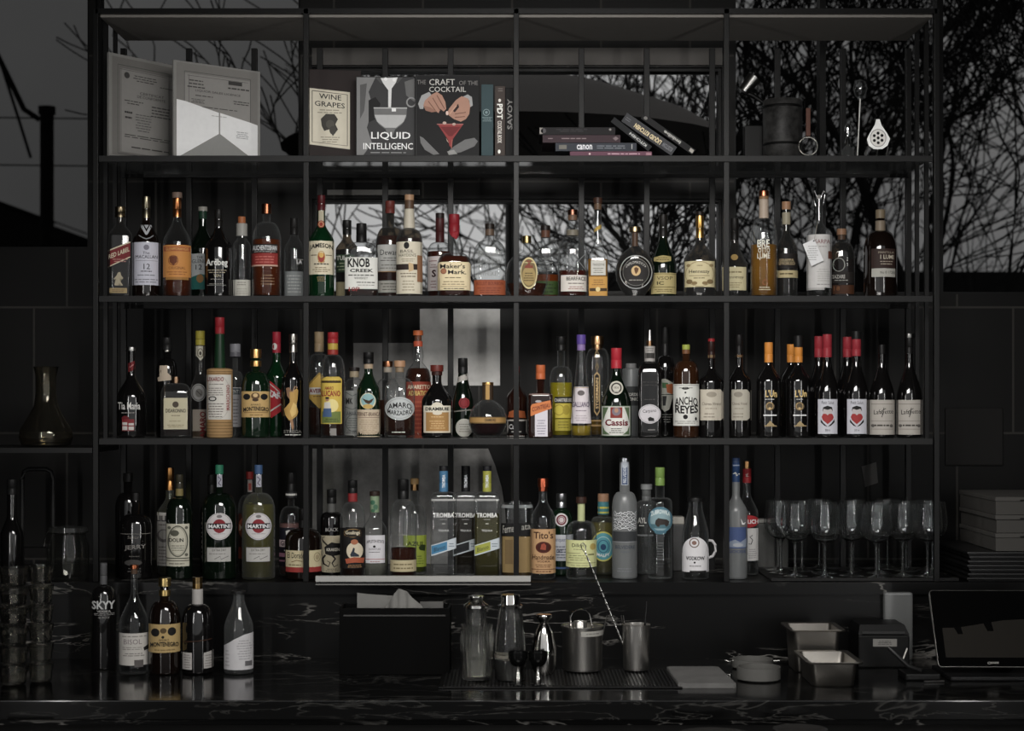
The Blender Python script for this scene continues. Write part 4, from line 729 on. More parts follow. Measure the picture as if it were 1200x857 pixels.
B(Jc, 1136, .13, 172, 238, 250, 262, 'cocktail_jar', 'wide mouthed clear jar with a black scripted band, behind the middle upright', 'clear', ((96, 76, 44), 410, .4), 74, 3, .8, 'flat',
  [], [('label', R(1056, 345, 1218, 410, (20, 20, 20)), T('Ferment', 1064, 352, 1140, 392, (170, 168, 160), -.15), T('ata', 1160, 352, 1206, 378, (150, 148, 140), -.1)), ('lower_label', R(1062, 414, 1126, 600, (130, 108, 66)), R(1076, 430, 1116, 556, (108, 88, 54)), R(1146, 414, 1214, 600, (124, 102, 62))), ('rim', R(1056, 250, 1218, 266, (120, 124, 124)))], group=G4)
B(Kc, 206, .09, 130, 115, 220, 330, 'vodka_bottle', 'clear bottle with a kraft brown label, dark oval emblem and copper cap', 'clear', None, 21, 2, 1, 'slope',
  [cap(115, 160, 28, (164, 78, 48), 1), cap(160, 182, 23, (150, 70, 44), 1, 'cap_skirt')],
  [('label', R(142, 376, 272, 606, (172, 134, 92)), T("Tito's", 158, 388, 258, 426, (60, 34, 22), 0, .02), E(208, 470, 40, 30, (80, 34, 24)), E(208, 470, 33, 24, (60, 26, 18)), PG([(192, 480), (198, 454), (212, 448), (222, 460), (220, 484)], (140, 60, 40)), T('Handmade', 152, 508, 262, 534, (60, 34, 22), 0, .01), T('VODKA', 176, 538, 242, 548, (70, 40, 26), 0, .02), LN(164, 556, 252, 576, 2, (90, 56, 36)), R(148, 582, 266, 585, (96, 60, 40)), LN(160, 588, 256, 602, 1, (100, 64, 42)))], group=G4)
B(Kc, 302, .20, 124, 195, 275, 345, 'gin_bottle', 'dark green gin bottle with a silver cap, a round red seal and a white label', 'bottlegreen', None, 22, 2, 1, 'round',
  [cap(195, 268, 27, (160, 160, 164), 1)],
  [('seal', E(302, 328, 33, 34, (186, 184, 184)), E(302, 328, 26, 27, (96, 30, 40)), E(302, 328, 12, 13, (180, 170, 170)), RG(302, 328, 18, 19, 3, (180, 170, 170))),
   ('label', R(244, 405, 362, 540, (172, 174, 180)), T('Tanqueray', 258, 420, 340, 446, (60, 64, 90)), LN(268, 460, 350, 530, 5, (84, 86, 100)), T('DRY', 278, 482, 308, 498, (50, 52, 70), 0, .02)), ('base_print', R(270, 572, 340, 582, (60, 80, 120)))], group=G4)
B(Kc, 405, .09, 160, 212, 335, 410, 'gin_bottle', 'round clear gin bottle with a pale lime label, matching neck strip and dark brown stopper', 'clear', None, 19, 2, 1, 'round',
  [cap(212, 244, 28, (54, 34, 26), 0, 'stopper'), cap(244, 338, 16, (176, 182, 130), 0, 'paper_seal')],
  [('label', R(326, 432, 486, 572, (184, 186, 130)), T("Dillon's", 358, 448, 432, 468, INK, 0, .01), LN(356, 474, 420, 484, 1, (100, 100, 64)), E(464, 466, 15, 17, (160, 140, 70)), R(334, 498, 400, 501, (120, 120, 80)), LN(332, 506, 440, 540, 3, (120, 122, 80)), R(440, 502, 470, 510, (110, 110, 70)), R(334, 548, 478, 551, (130, 130, 90)), LN(336, 556, 470, 568, 1, (130, 132, 90)))], group=G4)
B(Kc, 520, .23, 128, 195, 315, 345, 'gin_bottle', 'cork topped gin bottle with a blue and yellow striped neck and turquoise label', 'olive', ((120, 112, 60), 345, .6), 26, 2, 1, 'flat',
  [cap(195, 236, 29, (150, 112, 84), 0, 'cork'), cap(236, 302, 29, (56, 116, 124), 0, 'neck_wrap')],
  [('neck_print', R(492, 262, 548, 272, (170, 160, 50)), R(492, 288, 548, 296, (170, 160, 50))),
   ('label', E(520, 465, 62, 78, (170, 164, 70)), E(520, 465, 56, 70, (70, 136, 146)), RG(520, 465, 42, 52, 4, (150, 180, 176)), RG(520, 465, 28, 34, 4, (40, 80, 110)), E(520, 468, 14, 16, (30, 60, 90)), T('MALFY', 486, 504, 554, 520, WHITE, 0, .02, 0, -8))], group=G4)
WV = [ST([(576 + 6 * i, 290 + 11 * j + random.Random(i * 31 + j * 7).uniform(-8, 6)) for i in range(20)], 2.6, (206, 208, 210)) for j in range(9)]
B(Kc, 631, .10, 130, 10, 185, 265, 'vodka_bottle', 'tall frosted vodka bottle with rippling white line drawing and a silver and blue neck strip', 'frost', None, 26, 2, 1, 'round',
  [cap(8, 30, 28, (150, 154, 158), 1)],
  [('neck_label', R(614, 30, 650, 150, (150, 156, 164)), R(619, 36, 645, 146, (50, 66, 96)), T('BELVEDERE', 624, 44, 640, 138, (176, 182, 190), 0, .02, 90)),
   ('line_drawing', *WV), ('clear_band', R(568, 388, 694, 440, (50, 52, 54))),
   ('print', R(568, 440, 694, 443, (130, 132, 136)), T('BELVEDERE', 584, 460, 682, 478, (60, 66, 76), 0, .02), T('VODKA', 608, 488, 656, 498, (84, 90, 98)), LN(584, 574, 676, 600, 2, (110, 112, 116)))], group=G4)
B(Kc, 745, .24, 116, 145, 230, 260, 'vodka_bottle', 'clear bottle with a pale cap, behind the frosted vodka bottle', 'grey', None, 24, 2.4, 1, 'round',
  [cap(145, 172, 30, (140, 142, 142), 0), cap(172, 230, 20, (96, 98, 98), 0, 'cap_skirt')],
  [('print', T('AYL', 700, 316, 744, 346, PALE, 0, .03), LN(700, 350, 744, 366, 1, PALE), R(696, 404, 780, 412, (120, 122, 122)))], group=G4)
B(Kc, 815, .10, 130, 58, 215, 250, 'vodka_bottle', 'clear vodka bottle with a green capsule and a blue bison picture on its shoulder', 'clear', None, 24, 2, 1, 'flat',
  [cap(58, 152, 25, (110, 140, 62), 0, 'foil_capsule')],
  [('picture', E(817, 328, 63, 68, (70, 110, 126)), E(817, 330, 52, 54, (120, 146, 152)), R(770, 350, 868, 372, (66, 100, 110)), PG([(790, 348), (794, 330), (806, 318), (828, 322), (850, 326), (862, 336), (858, 354), (848, 364), (838, 352), (816, 354), (810, 364), (800, 362)], (50, 44, 42)), T('ZUBROWKA', 768, 272, 866, 296, (196, 206, 206), 0, .02, 0, 16), E(817, 392, 30, 10, (60, 96, 110))),
   ('print', LN(796, 440, 836, 540, 7, (84, 86, 86)), LN(790, 548, 840, 574, 2, (60, 62, 62)))], group=G4)
o = B(Kc, 1000, .09, 140, 215, 250, 420, 'vodka_bottle', 'milk bottle shaped vodka bottle with a black lid, white domed label and a side handle', 'clear', None, 36, 2, 1, 'slope',
  [cap(215, 236, 42, (20, 20, 20), 0, 'lid')],
  [('label', R(932, 500, 1068, 598, (196, 194, 196)), E(1000, 492, 67, 76, (196, 194, 196)), E(994, 446, 26, 26, (110, 96, 90)), E(994, 446, 20, 20, (196, 194, 196)), E(994, 446, 12, 11, (120, 90, 80)), T('VODKOW', 952, 516, 1046, 536, INK, 0, .03), E(996, 548, 5, 5, INK), LN(960, 560, 1038, 572, 1, (110, 108, 108)), R(972, 590, 1054, 600, INK))], group=G4)
MB().tube([((67 + x) / FF * K(.09), 0, PZ(535 + v / FF, .09) - Z4) for x, v in ((0, 438), (20, 440), (36, 462), (36, 496), (22, 520), (0, 528))], .0042, 8).build('handle', paint((180, 178, 180), .4), o, True)
B(Lc, 100, .09, 116, 8, 200, 290, 'vodka_bottle', 'frosted vodka bottle with a navy capsule and a blue mountain picture', 'frost', None, 20, 2, 1, 'slope',
  [cap(8, 28, 17, (40, 60, 96), 0), cap(28, 134, 19, (34, 58, 96), 0, 'foil_capsule')],
  [('neck_print', ST([(86, 92), (98, 84), (104, 100), (118, 90)], 5, PALE), R(84, 44, 118, 50, (130, 140, 160))),
   ('picture', R(46, 366, 158, 476, (60, 76, 116)), PG([(70, 440), (96, 430), (122, 444), (158, 420), (158, 470), (46, 470)], (120, 130, 146)), E(110, 458, 26, 10, (150, 154, 160)), PG([(124, 320), (136, 346), (150, 340), (142, 354), (130, 352)], WHITE), T('GOOSE', 60, 484, 150, 500, (60, 70, 100), 0, .02))], group=G4)
B(Lc, 157, .215, 118, 25, 190, 300, 'vodka_bottle', 'clear vodka bottle with a red capsule and red oval over a tall white label', 'clear', None, 18, 2, 1, 'slope',
  [cap(25, 64, 16, (150, 110, 66), 1), cap(64, 138, 22, (150, 28, 34), 0, 'foil_capsule')],
  [('neck_print', ST([(150, 96), (164, 88), (152, 106), (164, 104)], 4, PALE)), ('label', R(104, 372, 214, 540, (186, 184, 182)), ST([(186, 408), (172, 416), (186, 432), (178, 454), (166, 452)], 4, INK), LN(162, 476, 206, 530, 5, (130, 128, 128)), E(162, 336, 58, 32, (150, 28, 34)), T('STOLICH', 112, 326, 214, 348, WHITE, 0, .03))], group=G4)
# ------------------------------------------------------------------ bottles on the lower worktop
Nc = Crop(0, 660, 3.75, ZT)
G5 = 'bottles standing on the lower worktop'
B(Nc, 455, -.19, 110, 0, 100, 165, 'vodka_bottle', 'black vodka bottle with bold white capitals, leftmost bottle on the lower worktop', 'black', None, 15, 2, 1, 'round',
  [cap(0, 94, 15, (84, 84, 86), 0)],
  [('label', T('SKYY', 406, 162, 504, 198, (176, 176, 176), 0, .03), T('VODKA', 426, 203, 486, 212, (140, 138, 136), 0, .03), LN(410, 214, 506, 226, 2, (130, 128, 126)), T('90 PROOF', 434, 230, 480, 240, (130, 128, 126)))], group=G5)
B(Nc, 590, -.26, 130, 8, 120, 270, 'prosecco_bottle', 'clear bottle with a copper tipped stopper, slim neck and white label with a dark corner', 'clear', None, 14, 2, 1, 'slope',
  [cap(8, 26, 18, (150, 84, 50), 1, 'stopper'), cap(26, 48, 12, (80, 60, 46), 0, 'cork')],
  [('label', R(526, 302, 656, 442, (176, 172, 166)), LN(536, 310, 646, 322, 1, (120, 116, 112)), T('BISOL', 546, 328, 622, 350, (110, 100, 104)), LN(532, 360, 630, 376, 2, (120, 116, 112)), PG([(628, 366), (656, 350), (656, 372), (632, 380)], (36, 34, 34)), LN(536, 386, 640, 404, 2, (110, 106, 102)), R(590, 418, 628, 450, (84, 80, 78)))], group=G5)
B(Nc, 724, -.27, 138, 66, 165, 260, 'amaro_bottle', 'dark bottle with a gold cap and tan label with black scrolls, on the lower worktop', 'brown', None, 20, 2, 1, 'round',
  [cap(66, 102, 27, (160, 138, 84), 1), cap(118, 144, 25, (160, 136, 80), 1, 'neck_ring')],
  [('label', R(656, 262, 790, 386, (166, 140, 88)), E(684, 298, 18, 18, INK), E(754, 294, 18, 18, INK), E(718, 290, 14, 12, (80, 64, 40)), E(716, 318, 6, 6, INK), T('AMARO', 698, 326, 742, 335, INK), T('MONTENEGRO', 664, 338, 782, 358, INK, 0, .03, 0, 5), LN(680, 368, 768, 380, 1, (110, 90, 54)))], group=G5)
B(Nc, 868, -.26, 136, 62, 180, 260, 'wine_bottle', 'dark bottle with a white paper neck wrap and two small edge labels', 'black', None, 21, 2, 1, 'round',
  [cap(62, 88, 22, (90, 74, 48), 1), cap(88, 114, 18, (120, 96, 56), 1, 'cap_skirt'), cap(114, 180, 24, (166, 162, 158), 0, 'paper_seal')],
  [('left_label', R(804, 386, 844, 460, (166, 162, 158)), LN(808, 392, 840, 456, 6, (110, 106, 104))), ('right_label', PG([(894, 388), (936, 380), (936, 456), (894, 456)], (158, 154, 150)), LN(898, 394, 932, 452, 5, (110, 106, 104))), ('waist_line', ST([(806, 340), (930, 330)], 4, (50, 30, 20)))], group=G5)
B(Nc, 1049, -.26, 128, 128, 150, 290, 'vodka_bottle', 'clear milk bottle with a slanting white label, rightmost bottle on the lower worktop', 'grey', None, 24, 2, 1, 'slope',
  [cap(122, 134, 31, (26, 26, 26), 0, 'lid')],
  [('label', PG([(986, 358), (1030, 328), (1074, 308), (1112, 302), (1112, 462), (986, 462)], (178, 176, 178)), LN(1040, 330, 1106, 420, 8, (140, 138, 140)), R(1076, 424, 1106, 446, (90, 88, 90)), LN(992, 372, 1010, 450, 5, (150, 148, 150)))], group=G5)
# ------------------------------------------------------------------ the room
def proc(name, fn, rough=0.5):
    m, nt, N, L, b = nodes_of(name); b.inputs['Roughness'].default_value = rough; fn(nt, N, L, b); return m
def ramp(N, stops):
    r = N.new('ShaderNodeValToRGB'); e = r.color_ramp.elements
    while len(e) < len(stops): e.new(0.5)
    for x, (p, c) in zip(e, stops): x.position = p; x.color = (*c, 1)
    return r
def marble_fn(nt, N, L, b, vein_rgb=(.15, .145, .135), lo=.42, hi=.58):
    t = N.new('ShaderNodeTexCoord'); mp = N.new('ShaderNodeMapping'); mp.inputs['Scale'].default_value = (.85, 2.2, 5.2); mp.inputs['Rotation'].default_value = (0.1, 0.12, 0.05)
    L.new(t.outputs['Object'], mp.inputs[0])
    def vein(scale, dist, lo, hi, seed):
        n = N.new('ShaderNodeTexNoise'); n.inputs['Scale'].default_value = scale; n.inputs['Detail'].default_value = 5; n.inputs['Roughness'].default_value = .55; n.inputs['Distortion'].default_value = dist
        m2 = N.new('ShaderNodeMapping'); m2.inputs['Location'].default_value = (seed, seed * 1.7, seed * .6); L.new(mp.outputs[0], m2.inputs[0]); L.new(m2.outputs[0], n.inputs['Vector'])
        a = N.new('ShaderNodeMath'); a.operation = 'SUBTRACT'; a.inputs[1].default_value = .5; L.new(n.outputs['Fac'], a.inputs[0])
        c = N.new('ShaderNodeMath'); c.operation = 'ABSOLUTE'; L.new(a.outputs[0], c.inputs[0])
        r = N.new('ShaderNodeMapRange'); r.inputs[1].default_value = lo; r.inputs[2].default_value = hi; r.inputs[3].default_value = 1; r.inputs[4].default_value = 0; L.new(c.outputs[0], r.inputs[0])
        return r
    v1 = vein(1.3, .4, 0.0, .008, 5.7); v2 = vein(3.4, .5, 0.0, .011, 2.2)
    msk = N.new('ShaderNodeTexNoise'); msk.inputs['Scale'].default_value = 1.4; L.new(mp.outputs[0], msk.inputs['Vector'])
    mr = N.new('ShaderNodeMapRange'); mr.inputs[1].default_value = lo; mr.inputs[2].default_value = hi; L.new(msk.outputs['Fac'], mr.inputs[0])
    mm = N.new('ShaderNodeMath'); mm.operation = 'MULTIPLY'; L.new(v2.outputs[0], mm.inputs[0]); L.new(mr.outputs[0], mm.inputs[1])
    m0 = N.new('ShaderNodeMath'); m0.operation = 'MULTIPLY'; L.new(v1.outputs[0], m0.inputs[0]); L.new(mr.outputs[0], m0.inputs[1])
    ad = N.new('ShaderNodeMath'); ad.operation = 'MAXIMUM'; L.new(m0.outputs[0], ad.inputs[0]); L.new(mm.outputs[0], ad.inputs[1])
    mx = N.new('ShaderNodeMix'); mx.data_type = 'RGBA'; mx.inputs[6].default_value = (.0028, .0028, .0028, 1); mx.inputs[7].default_value = (*vein_rgb, 1)
    L.new(ad.outputs[0], mx.inputs[0]); L.new(mx.outputs[2], b.inputs['Base Color'])
M_marble = proc('black_marble', lambda a, b_, c, d_: (marble_fn(a, b_, c, d_, (.22, .21, .195)), setattr(d_.inputs['Specular IOR Level'], 'default_value', .15)), .3)
M_marble_top = proc('black_marble_polished', lambda a, b_, c, d_: marble_fn(a, b_, c, d_, (.035, .034, .032)), .12)
def tile_fn(nt, N, L, b):
    t = N.new('ShaderNodeTexCoord'); mp = N.new('ShaderNodeMapping'); mp.inputs['Rotation'].default_value = (-PI / 2, 0, 0)
    L.new(t.outputs['Object'], mp.inputs[0])
    br = N.new('ShaderNodeTexBrick'); br.inputs['Color1'].default_value = (.006, .006, .006, 1); br.inputs['Color2'].default_value = (.010, .0095, .009, 1); br.inputs['Mortar'].default_value = (.035, .033, .03, 1)
    br.inputs['Scale'].default_value = 1; br.inputs['Mortar Size'].default_value = .0035; br.inputs['Brick Width'].default_value = .29; br.inputs['Row Height'].default_value = .41; br.offset = .37
    L.new(mp.outputs[0], br.inputs['Vector']); L.new(br.outputs['Color'], b.inputs['Base Color']); b.inputs['Specular IOR Level'].default_value = .12
M_tile = proc('black_wall_tile', tile_fn, .45)
def mottle(lo, hi, scale, rough=.7):
    def fn(nt, N, L, b):
        t = N.new('ShaderNodeTexCoord'); n = N.new('ShaderNodeTexNoise'); n.inputs['Scale'].default_value = scale; n.inputs['Detail'].default_value = 7; n.inputs['Roughness'].default_value = .65
        L.new(t.outputs['Object'], n.inputs['Vector']); r = ramp(N, [(.35, (lo, lo * .98, lo * .95)), (.68, (hi, hi * .98, hi * .95))]); L.new(n.outputs['Fac'], r.inputs[0]); L.new(r.outputs[0], b.inputs['Base Color']); b.inputs['Specular IOR Level'].default_value = .15
    return proc('mottled', fn, rough)
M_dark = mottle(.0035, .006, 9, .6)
M_steel = paint((11, 11, 11), .42, 0, 0, .05, 1.0)
M_board = clear_glass((.55, .55, .54), .5, .05, .05)

def struct(name, mb, mat, **k): o = mb.build(name, mat); o['kind'] = 'structure'; return o
YW = 0.56                                       # inside face of the back wall
fx0, fx1 = -2.3, 2.3
struct('floor', MB().box(fx0, fx1, -6.5, YW, -.1, 0), M_dark)
struct('ceiling', MB().box(fx0, fx1, -3.2, YW + .12, 3.3, 3.4), M_dark)
struct('wall_left', MB().box(fx0 - .1, fx0, -3.2, YW + .12, 0, 3.3), M_dark)
struct('wall_right', MB().box(fx1, fx1 + .1, -3.2, YW + .12, 0, 3.3), M_dark)
# back wall with openings added to imitate reflections (photo px, on the wall plane)
wx = lambda p: PX(p, YW); wz = lambda p: PZ(p, YW)
OPEN = [(-60, 104, -60, 292), (112, 352, -60, 187), (366, 846, 79, 186), (366, 846, 233, 344), (860, 1290, -60, 345)]
wb = MB()
xs = sorted(set([fx0, fx1] + [wx(v) for o in OPEN for v in o[:2]])); zs_ = sorted(set([0, 3.3] + [min(3.3, wz(v)) for o in OPEN for v in o[2:]]))
for i in range(len(xs) - 1):
    for j in range(len(zs_) - 1):
        cx, cz = (xs[i] + xs[i + 1]) / 2, (zs_[j] + zs_[j + 1]) / 2
        if cx < fx0 or cx > fx1: continue
        if any(wx(o[0]) < cx < wx(o[1]) and wz(o[3]) < cz < wz(o[2]) for o in OPEN): continue
        wb.box(max(fx0, xs[i]), min(fx1, xs[i + 1]), YW, YW + .12, zs_[j], zs_[j + 1])
struct('wall_back', wb, M_tile)
TINT = [.28, .33, .88, .95, .50]  # pane tints set how strong each imitated reflection looks
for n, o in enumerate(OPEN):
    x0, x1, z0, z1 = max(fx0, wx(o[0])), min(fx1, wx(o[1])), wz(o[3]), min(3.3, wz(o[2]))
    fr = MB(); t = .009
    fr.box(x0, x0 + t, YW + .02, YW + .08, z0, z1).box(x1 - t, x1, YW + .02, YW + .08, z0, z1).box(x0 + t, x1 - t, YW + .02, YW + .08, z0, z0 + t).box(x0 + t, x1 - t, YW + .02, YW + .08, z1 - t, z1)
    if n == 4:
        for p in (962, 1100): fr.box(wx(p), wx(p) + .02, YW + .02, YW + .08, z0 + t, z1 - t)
    w = struct('added_opening_%d' % (n + 1), fr, M_steel)  # glazed opening added so the reflected outdoors can be built behind
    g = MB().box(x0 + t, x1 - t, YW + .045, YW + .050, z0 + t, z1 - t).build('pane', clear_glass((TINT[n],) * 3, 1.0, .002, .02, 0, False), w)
# grey strips across the back wall (pale strips seen through the shelving)
struct('mirrored_band', MB().box(wx(366), wx(846), YW - .012, YW, wz(77), wz(57)), paint((84, 81, 78), .6, gain=1.0))  # added strip standing in for a mirrored band
struct('trim_2', MB().box(wx(384), wx(492), YW - .012, YW, wz(229), wz(223)), paint((130, 128, 124), .6))
# marble: backsplash, back counter and worktop
YB = 0.0
struct('wall_splashback', MB().box(fx0, fx1, YB, YB + .03, ZT, Z4 - .004), M_marble)
cnt = MB().box(fx0 + .002, fx1 - .002, YB - .015, YW - .01, Z4 - .035, Z4)
o = cnt.build('back_counter', M_marble); tag(o, 'black veined marble back counter that carries the lowest row of bottles', 'counter')
YF = -.70
wt = MB().box(fx0 + .002, fx1 - .002, YF, YB - .001, ZT - .05, ZT, bev=.003)
tag(wt.build('worktop', M_marble_top), 'polished black marble worktop running along the bottom of the photo', 'worktop')
tag(MB().box(fx0 + .01, fx1 - .01, YF + .02, YB - .01, .0, ZT - .051).build('bar_cabinet', M_marble), 'dark stone faced bar front below the worktop', 'cabinet')
ZL = .925
tag(MB().box(fx0 + .01, fx1 - .01, -1.35, YF + .018, 0, ZL).build('serving_ledge', M_dark), 'dark lower serving ledge in front of the worktop, at the bottom edge', 'ledge')

# ------------------------------------------------------------------ shelving
sh = empty('shelving_unit', (0.0125, .18, Z4), 0, 'black steel shelving frame of five uprights with smoked glass boards, filling the wall', 'shelving')
SHX = 0.0125; SHY = .18
def shp(name, mb, mat, smooth=False):
    o = mb.build(name, mat); o.parent = sh; o.location = (-SHX, -SHY, -Z4); return o
XP = [SHX + (i - 2) * .616 for i in range(5)]
ztop = PZ(10, 0)
for i, x in enumerate(XP):
    shp('upright', MB().box(x - .008, x + .008, -.004, .014, Z4, ztop, bev=.0015), M_steel)
xb0 = XP[0]
for i in range(13):
    x = xb0 + i * .616 / 3
    shp('back_bar', MB().box(x - .009, x + .009, .352, .370, Z4, PZ(57, .36), bev=.0015), M_steel)
for zz in (Z1, Z2, Z3):
    x0 = XP[0] + .008 if zz != Z2 else XP[0]
    shp('edge_rail', MB().box(XP[0] + .012, XP[4] - .014, -.012, -.004, zz - .018, zz, bev=.001), paint((30, 30, 30), .5, gain=1.0))
    shp('back_rail', MB().box(XP[0], XP[4], .340, .351, zz - .018, zz - .001), M_steel)
    shp('shelf_board', MB().box(XP[0] + .012, XP[4] - .014, -.0035, .339, zz - .008, zz), M_board)
shp('top_rail', MB().box(XP[0], XP[4], -.004, .014, PZ(16, 0), ztop), M_steel)
shp('top_board', MB().box(XP[0] + .01, XP[4] - .01, .015, .34, PZ(19, 0), PZ(15, 0)), paint((118, 114, 109), .7, gain=1.1))
for sx, x in ((-1, XP[0]), (1, XP[4])):
    for q in (.12, .24):
        shp('side_bar', MB().box(x - .006, x + .006, q, q + .012, Z3 - .018, ztop), M_steel)

# ------------------------------------------------------------------ reflection stand-ins and wall pieces behind the bottles
tag(MB().box(PX(492, .55), PX(586, .55), .552, .5595, PZ(452, .55), PZ(362, .55)).build('reflection_panel', mottle(.52, .66, 18)), 'pale grey sheet standing in for a reflection behind the middle bottle shelf', 'board')  # flat panel added in place of a mirrored pale patch
tag(MB().box(PX(414, .55), PX(491, .55), .554, .5595, PZ(514, .55), PZ(402, .55)).build('reflection_panel', mottle(.14, .24, 9)), 'dim mottled grey sheet standing in for a reflection, left of the paler grey sheet', 'board')  # second panel added for a dimmer mirrored patch
gb = MB(); pts = [(366, 672), (366, 526), (572, 526), (580, 545), (588, 572), (592, 600), (595, 640), (596, 672)]
vs = [(PX(u, .55), .552, PZ(v, .55)) for u, v in pts]; vs += [(a, .5595, c) for a, _, c in vs]; n = len(pts)
gb.add(vs, [tuple(range(n)), tuple(reversed(range(n, 2 * n)))] + [(i, (i + 1) % n + 0, (i + 1) % n + n, i + n) for i in range(n)])
tag(gb.build('curved_reflection_panel', mottle(.13, .30, 7)), 'mottled grey panel standing in for a curved reflection behind the square tequila bottles', 'panel')  # panel added in place of the mirrored outdoor view
tag(MB().box(PX(1108, .55), PX(1176, .55), .55, .5595, PZ(546, .55), PZ(478, .55), bev=.004).build('wall_plate', paint((24, 23, 22), .6, gain=1)), 'plain dark grey square plate on the wall above the white boxes', 'plate')
npt = [(1010, 547), (1027, 542), (1029, 566), (1014, 571)]
nt_ = MB().add([(PX(u, .555), y_, PZ(v, .555)) for y_ in (.556, .5595) for u, v in npt], [(0, 1, 2, 3), (7, 6, 5, 4), (0, 4, 5, 1), (1, 5, 6, 2), (2, 6, 7, 3), (3, 7, 4, 0)])
tag(nt_.build('paper_note', paint((84, 82, 80), .7)), 'small crooked grey paper note on the wall above the wine glasses', 'note')

# ------------------------------------------------------------------ outdoor things added to stand in for reflections
M_stand_in_bark = paint((13, 12, 12), .9, 0, 0, .2, 1.0)
def tree(x, y, h, seed, spread, label, depth=7, thick=.012, bark=None):
    rr = random.Random(seed); mb = MB()
    def branch(p, d, l, r, lev):
        n = 3 if lev > 4 else 4; pts = [p]; q = p.copy(); dd = d.copy(); w = .12 if lev == 0 else .26
        for i in range(n):
            dd = (dd + Vector((rr.uniform(-w, w), rr.uniform(-w, w) * .7, rr.uniform(-.10, .14)))).normalized(); q = q + dd * (l / n); pts.append(q.copy())
        rs = [max(.0048, r * (1 - .38 * i / n)) for i in range(n + 1)]
        mb.tube(pts, rs, 7 if lev < 2 else (4 if lev < 4 else 3), caps=False)
        if lev >= depth: return
        kids = 3 if lev < 3 else rr.choice((2, 2, 3))
        for j in range(kids):
            a = rr.uniform(0, 2 * PI); s = rr.uniform(.3, .95) * spread
            nd = (dd + Vector((math.cos(a) * s, math.sin(a) * s * .5, rr.uniform(-.25, .30)))).normalized()
            st = pts[-1] if j == 0 else pts[rr.randint(1, n)]
            branch(st.copy(), nd, l * rr.uniform(.68, .86), rs[-1] * (rr.uniform(.72, .9) if j == 0 else rr.uniform(.45, .65)), lev + 1)
    branch(Vector((0, 0, 0)), Vector((rr.uniform(-.1, .1), 0, 1)).normalized(), h * .26, h * thick, 0)
    o = mb.build('stand_in_tree', bark or M_stand_in_bark); o.location = (x, y, 0)
    return tag(o, label, 'tree', 'leafless trees standing in for reflections')
tx = lambda p, d: PX(p, d)
tree(tx(470, 4.5), 4.5, 4.6, 3, .8, 'thin leafless tree whose twigs stand in for reflections behind the second bay', 6, .011, paint((92, 91, 89), .9, gain=1))  # bark paled to imitate haze over the twigs
tree(tx(735, 5.0), 5.0, 5.6, 11, .9, 'leafless tree standing in for a reflection in the third bay, behind the leaning books')
tree(tx(790, 7.0), 7.0, 5.8, 17, .9, 'far leafless tree standing in for a reflection behind the disc shaped bottle')
tree(tx(925, 5.6), 5.6, 6.0, 23, .9, 'leafless tree standing in for a reflection in the upper right bay, behind the dark canister')
tree(tx(1165, 4.2), 4.2, 6.6, 31, .95, 'big spreading leafless tree standing in for a reflection at the upper right corner beyond the shelving', 7, .018)
tree(tx(1045, 7.5), 7.5, 6.8, 41, .9, 'leafless tree of fine twigs standing in for a reflection beyond the right end of the shelving')
tree(tx(1010, 3.6), 3.6, 5.6, 53, .8, 'slender leafless tree standing in for a reflection behind the perforated strainer')
tree(tx(1270, 6.5), 6.5, 7.0, 61, .95, 'leafless tree standing in for a reflection, cut by the right hand edge')
# stand-in parasol
yp = 2.6
pr = empty('stand_in_parasol', (PX(600, yp), yp, 0), 0, 'dark grey parasol canopy outside, standing in for a reflection in the third bay', 'parasol')
can = MB(); apz = PZ(79, yp); rz_ = PZ(176, yp); RR = PX(870, yp) - PX(600, yp)
can.lathe([(RR, rz_), (RR * .78, rz_ + (apz - rz_) * .36), (RR * .45, rz_ + (apz - rz_) * .70), (.04, apz)], 32)
can.build('stand_in_canopy', paint((62, 59, 57), .8, gain=1), pr, True)
MB().lathe([(.03, 0), (.03, apz)], 12, closed_top=True, closed_bot=True).build('pole', M_steel, pr, True)
# stand-in houses and ground outside
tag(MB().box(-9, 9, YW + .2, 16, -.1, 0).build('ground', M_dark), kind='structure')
hs = empty('stand_in_building', (PX(-60, 9), 9, 0), 0, 'dark gabled building standing in for its reflection at the left', 'building')
def poly_prism(pts, y0, y1):
    n = len(pts); vs = [(x, y0, z) for x, z in pts] + [(x, y1, z) for x, z in pts]
    return MB().add(vs, [tuple(range(n)), tuple(reversed(range(n, 2 * n)))] + [(i, (i + 1) % n, (i + 1) % n + n, i + n) for i in range(n)])
X0 = PX(-60, 9)
poly_prism([(PX(-300, 9) - X0, 0), (PX(240, 9) - X0, 0), (PX(240, 9) - X0, PZ(330, 9)), (PX(-10, 9) - X0, PZ(238, 9)), (PX(-300, 9) - X0, PZ(330, 9))], 0, 2).build('stand_in_gable_wall', M_dark, hs)
MB().add([(PX(-10, 9) - X0, -.1, PZ(232, 9)), (PX(250, 9) - X0, -.1, PZ(328, 9)), (PX(250, 9) - X0, 2, PZ(328, 9)), (PX(-10, 9) - X0, 2, PZ(232, 9)), (PX(-310, 9) - X0, -.1, PZ(328, 9)), (PX(-310, 9) - X0, 2, PZ(328, 9))], [(0, 1, 2, 3), (4, 0, 3, 5)]).build('stand_in_roof', paint((16, 16, 16), .7, gain=1), hs)
up = empty('stand_in_utility_pole', (PX(55, 6), 6, 0), 0, 'stout dark utility pole with cables, standing in for its reflection at the upper left', 'pole')
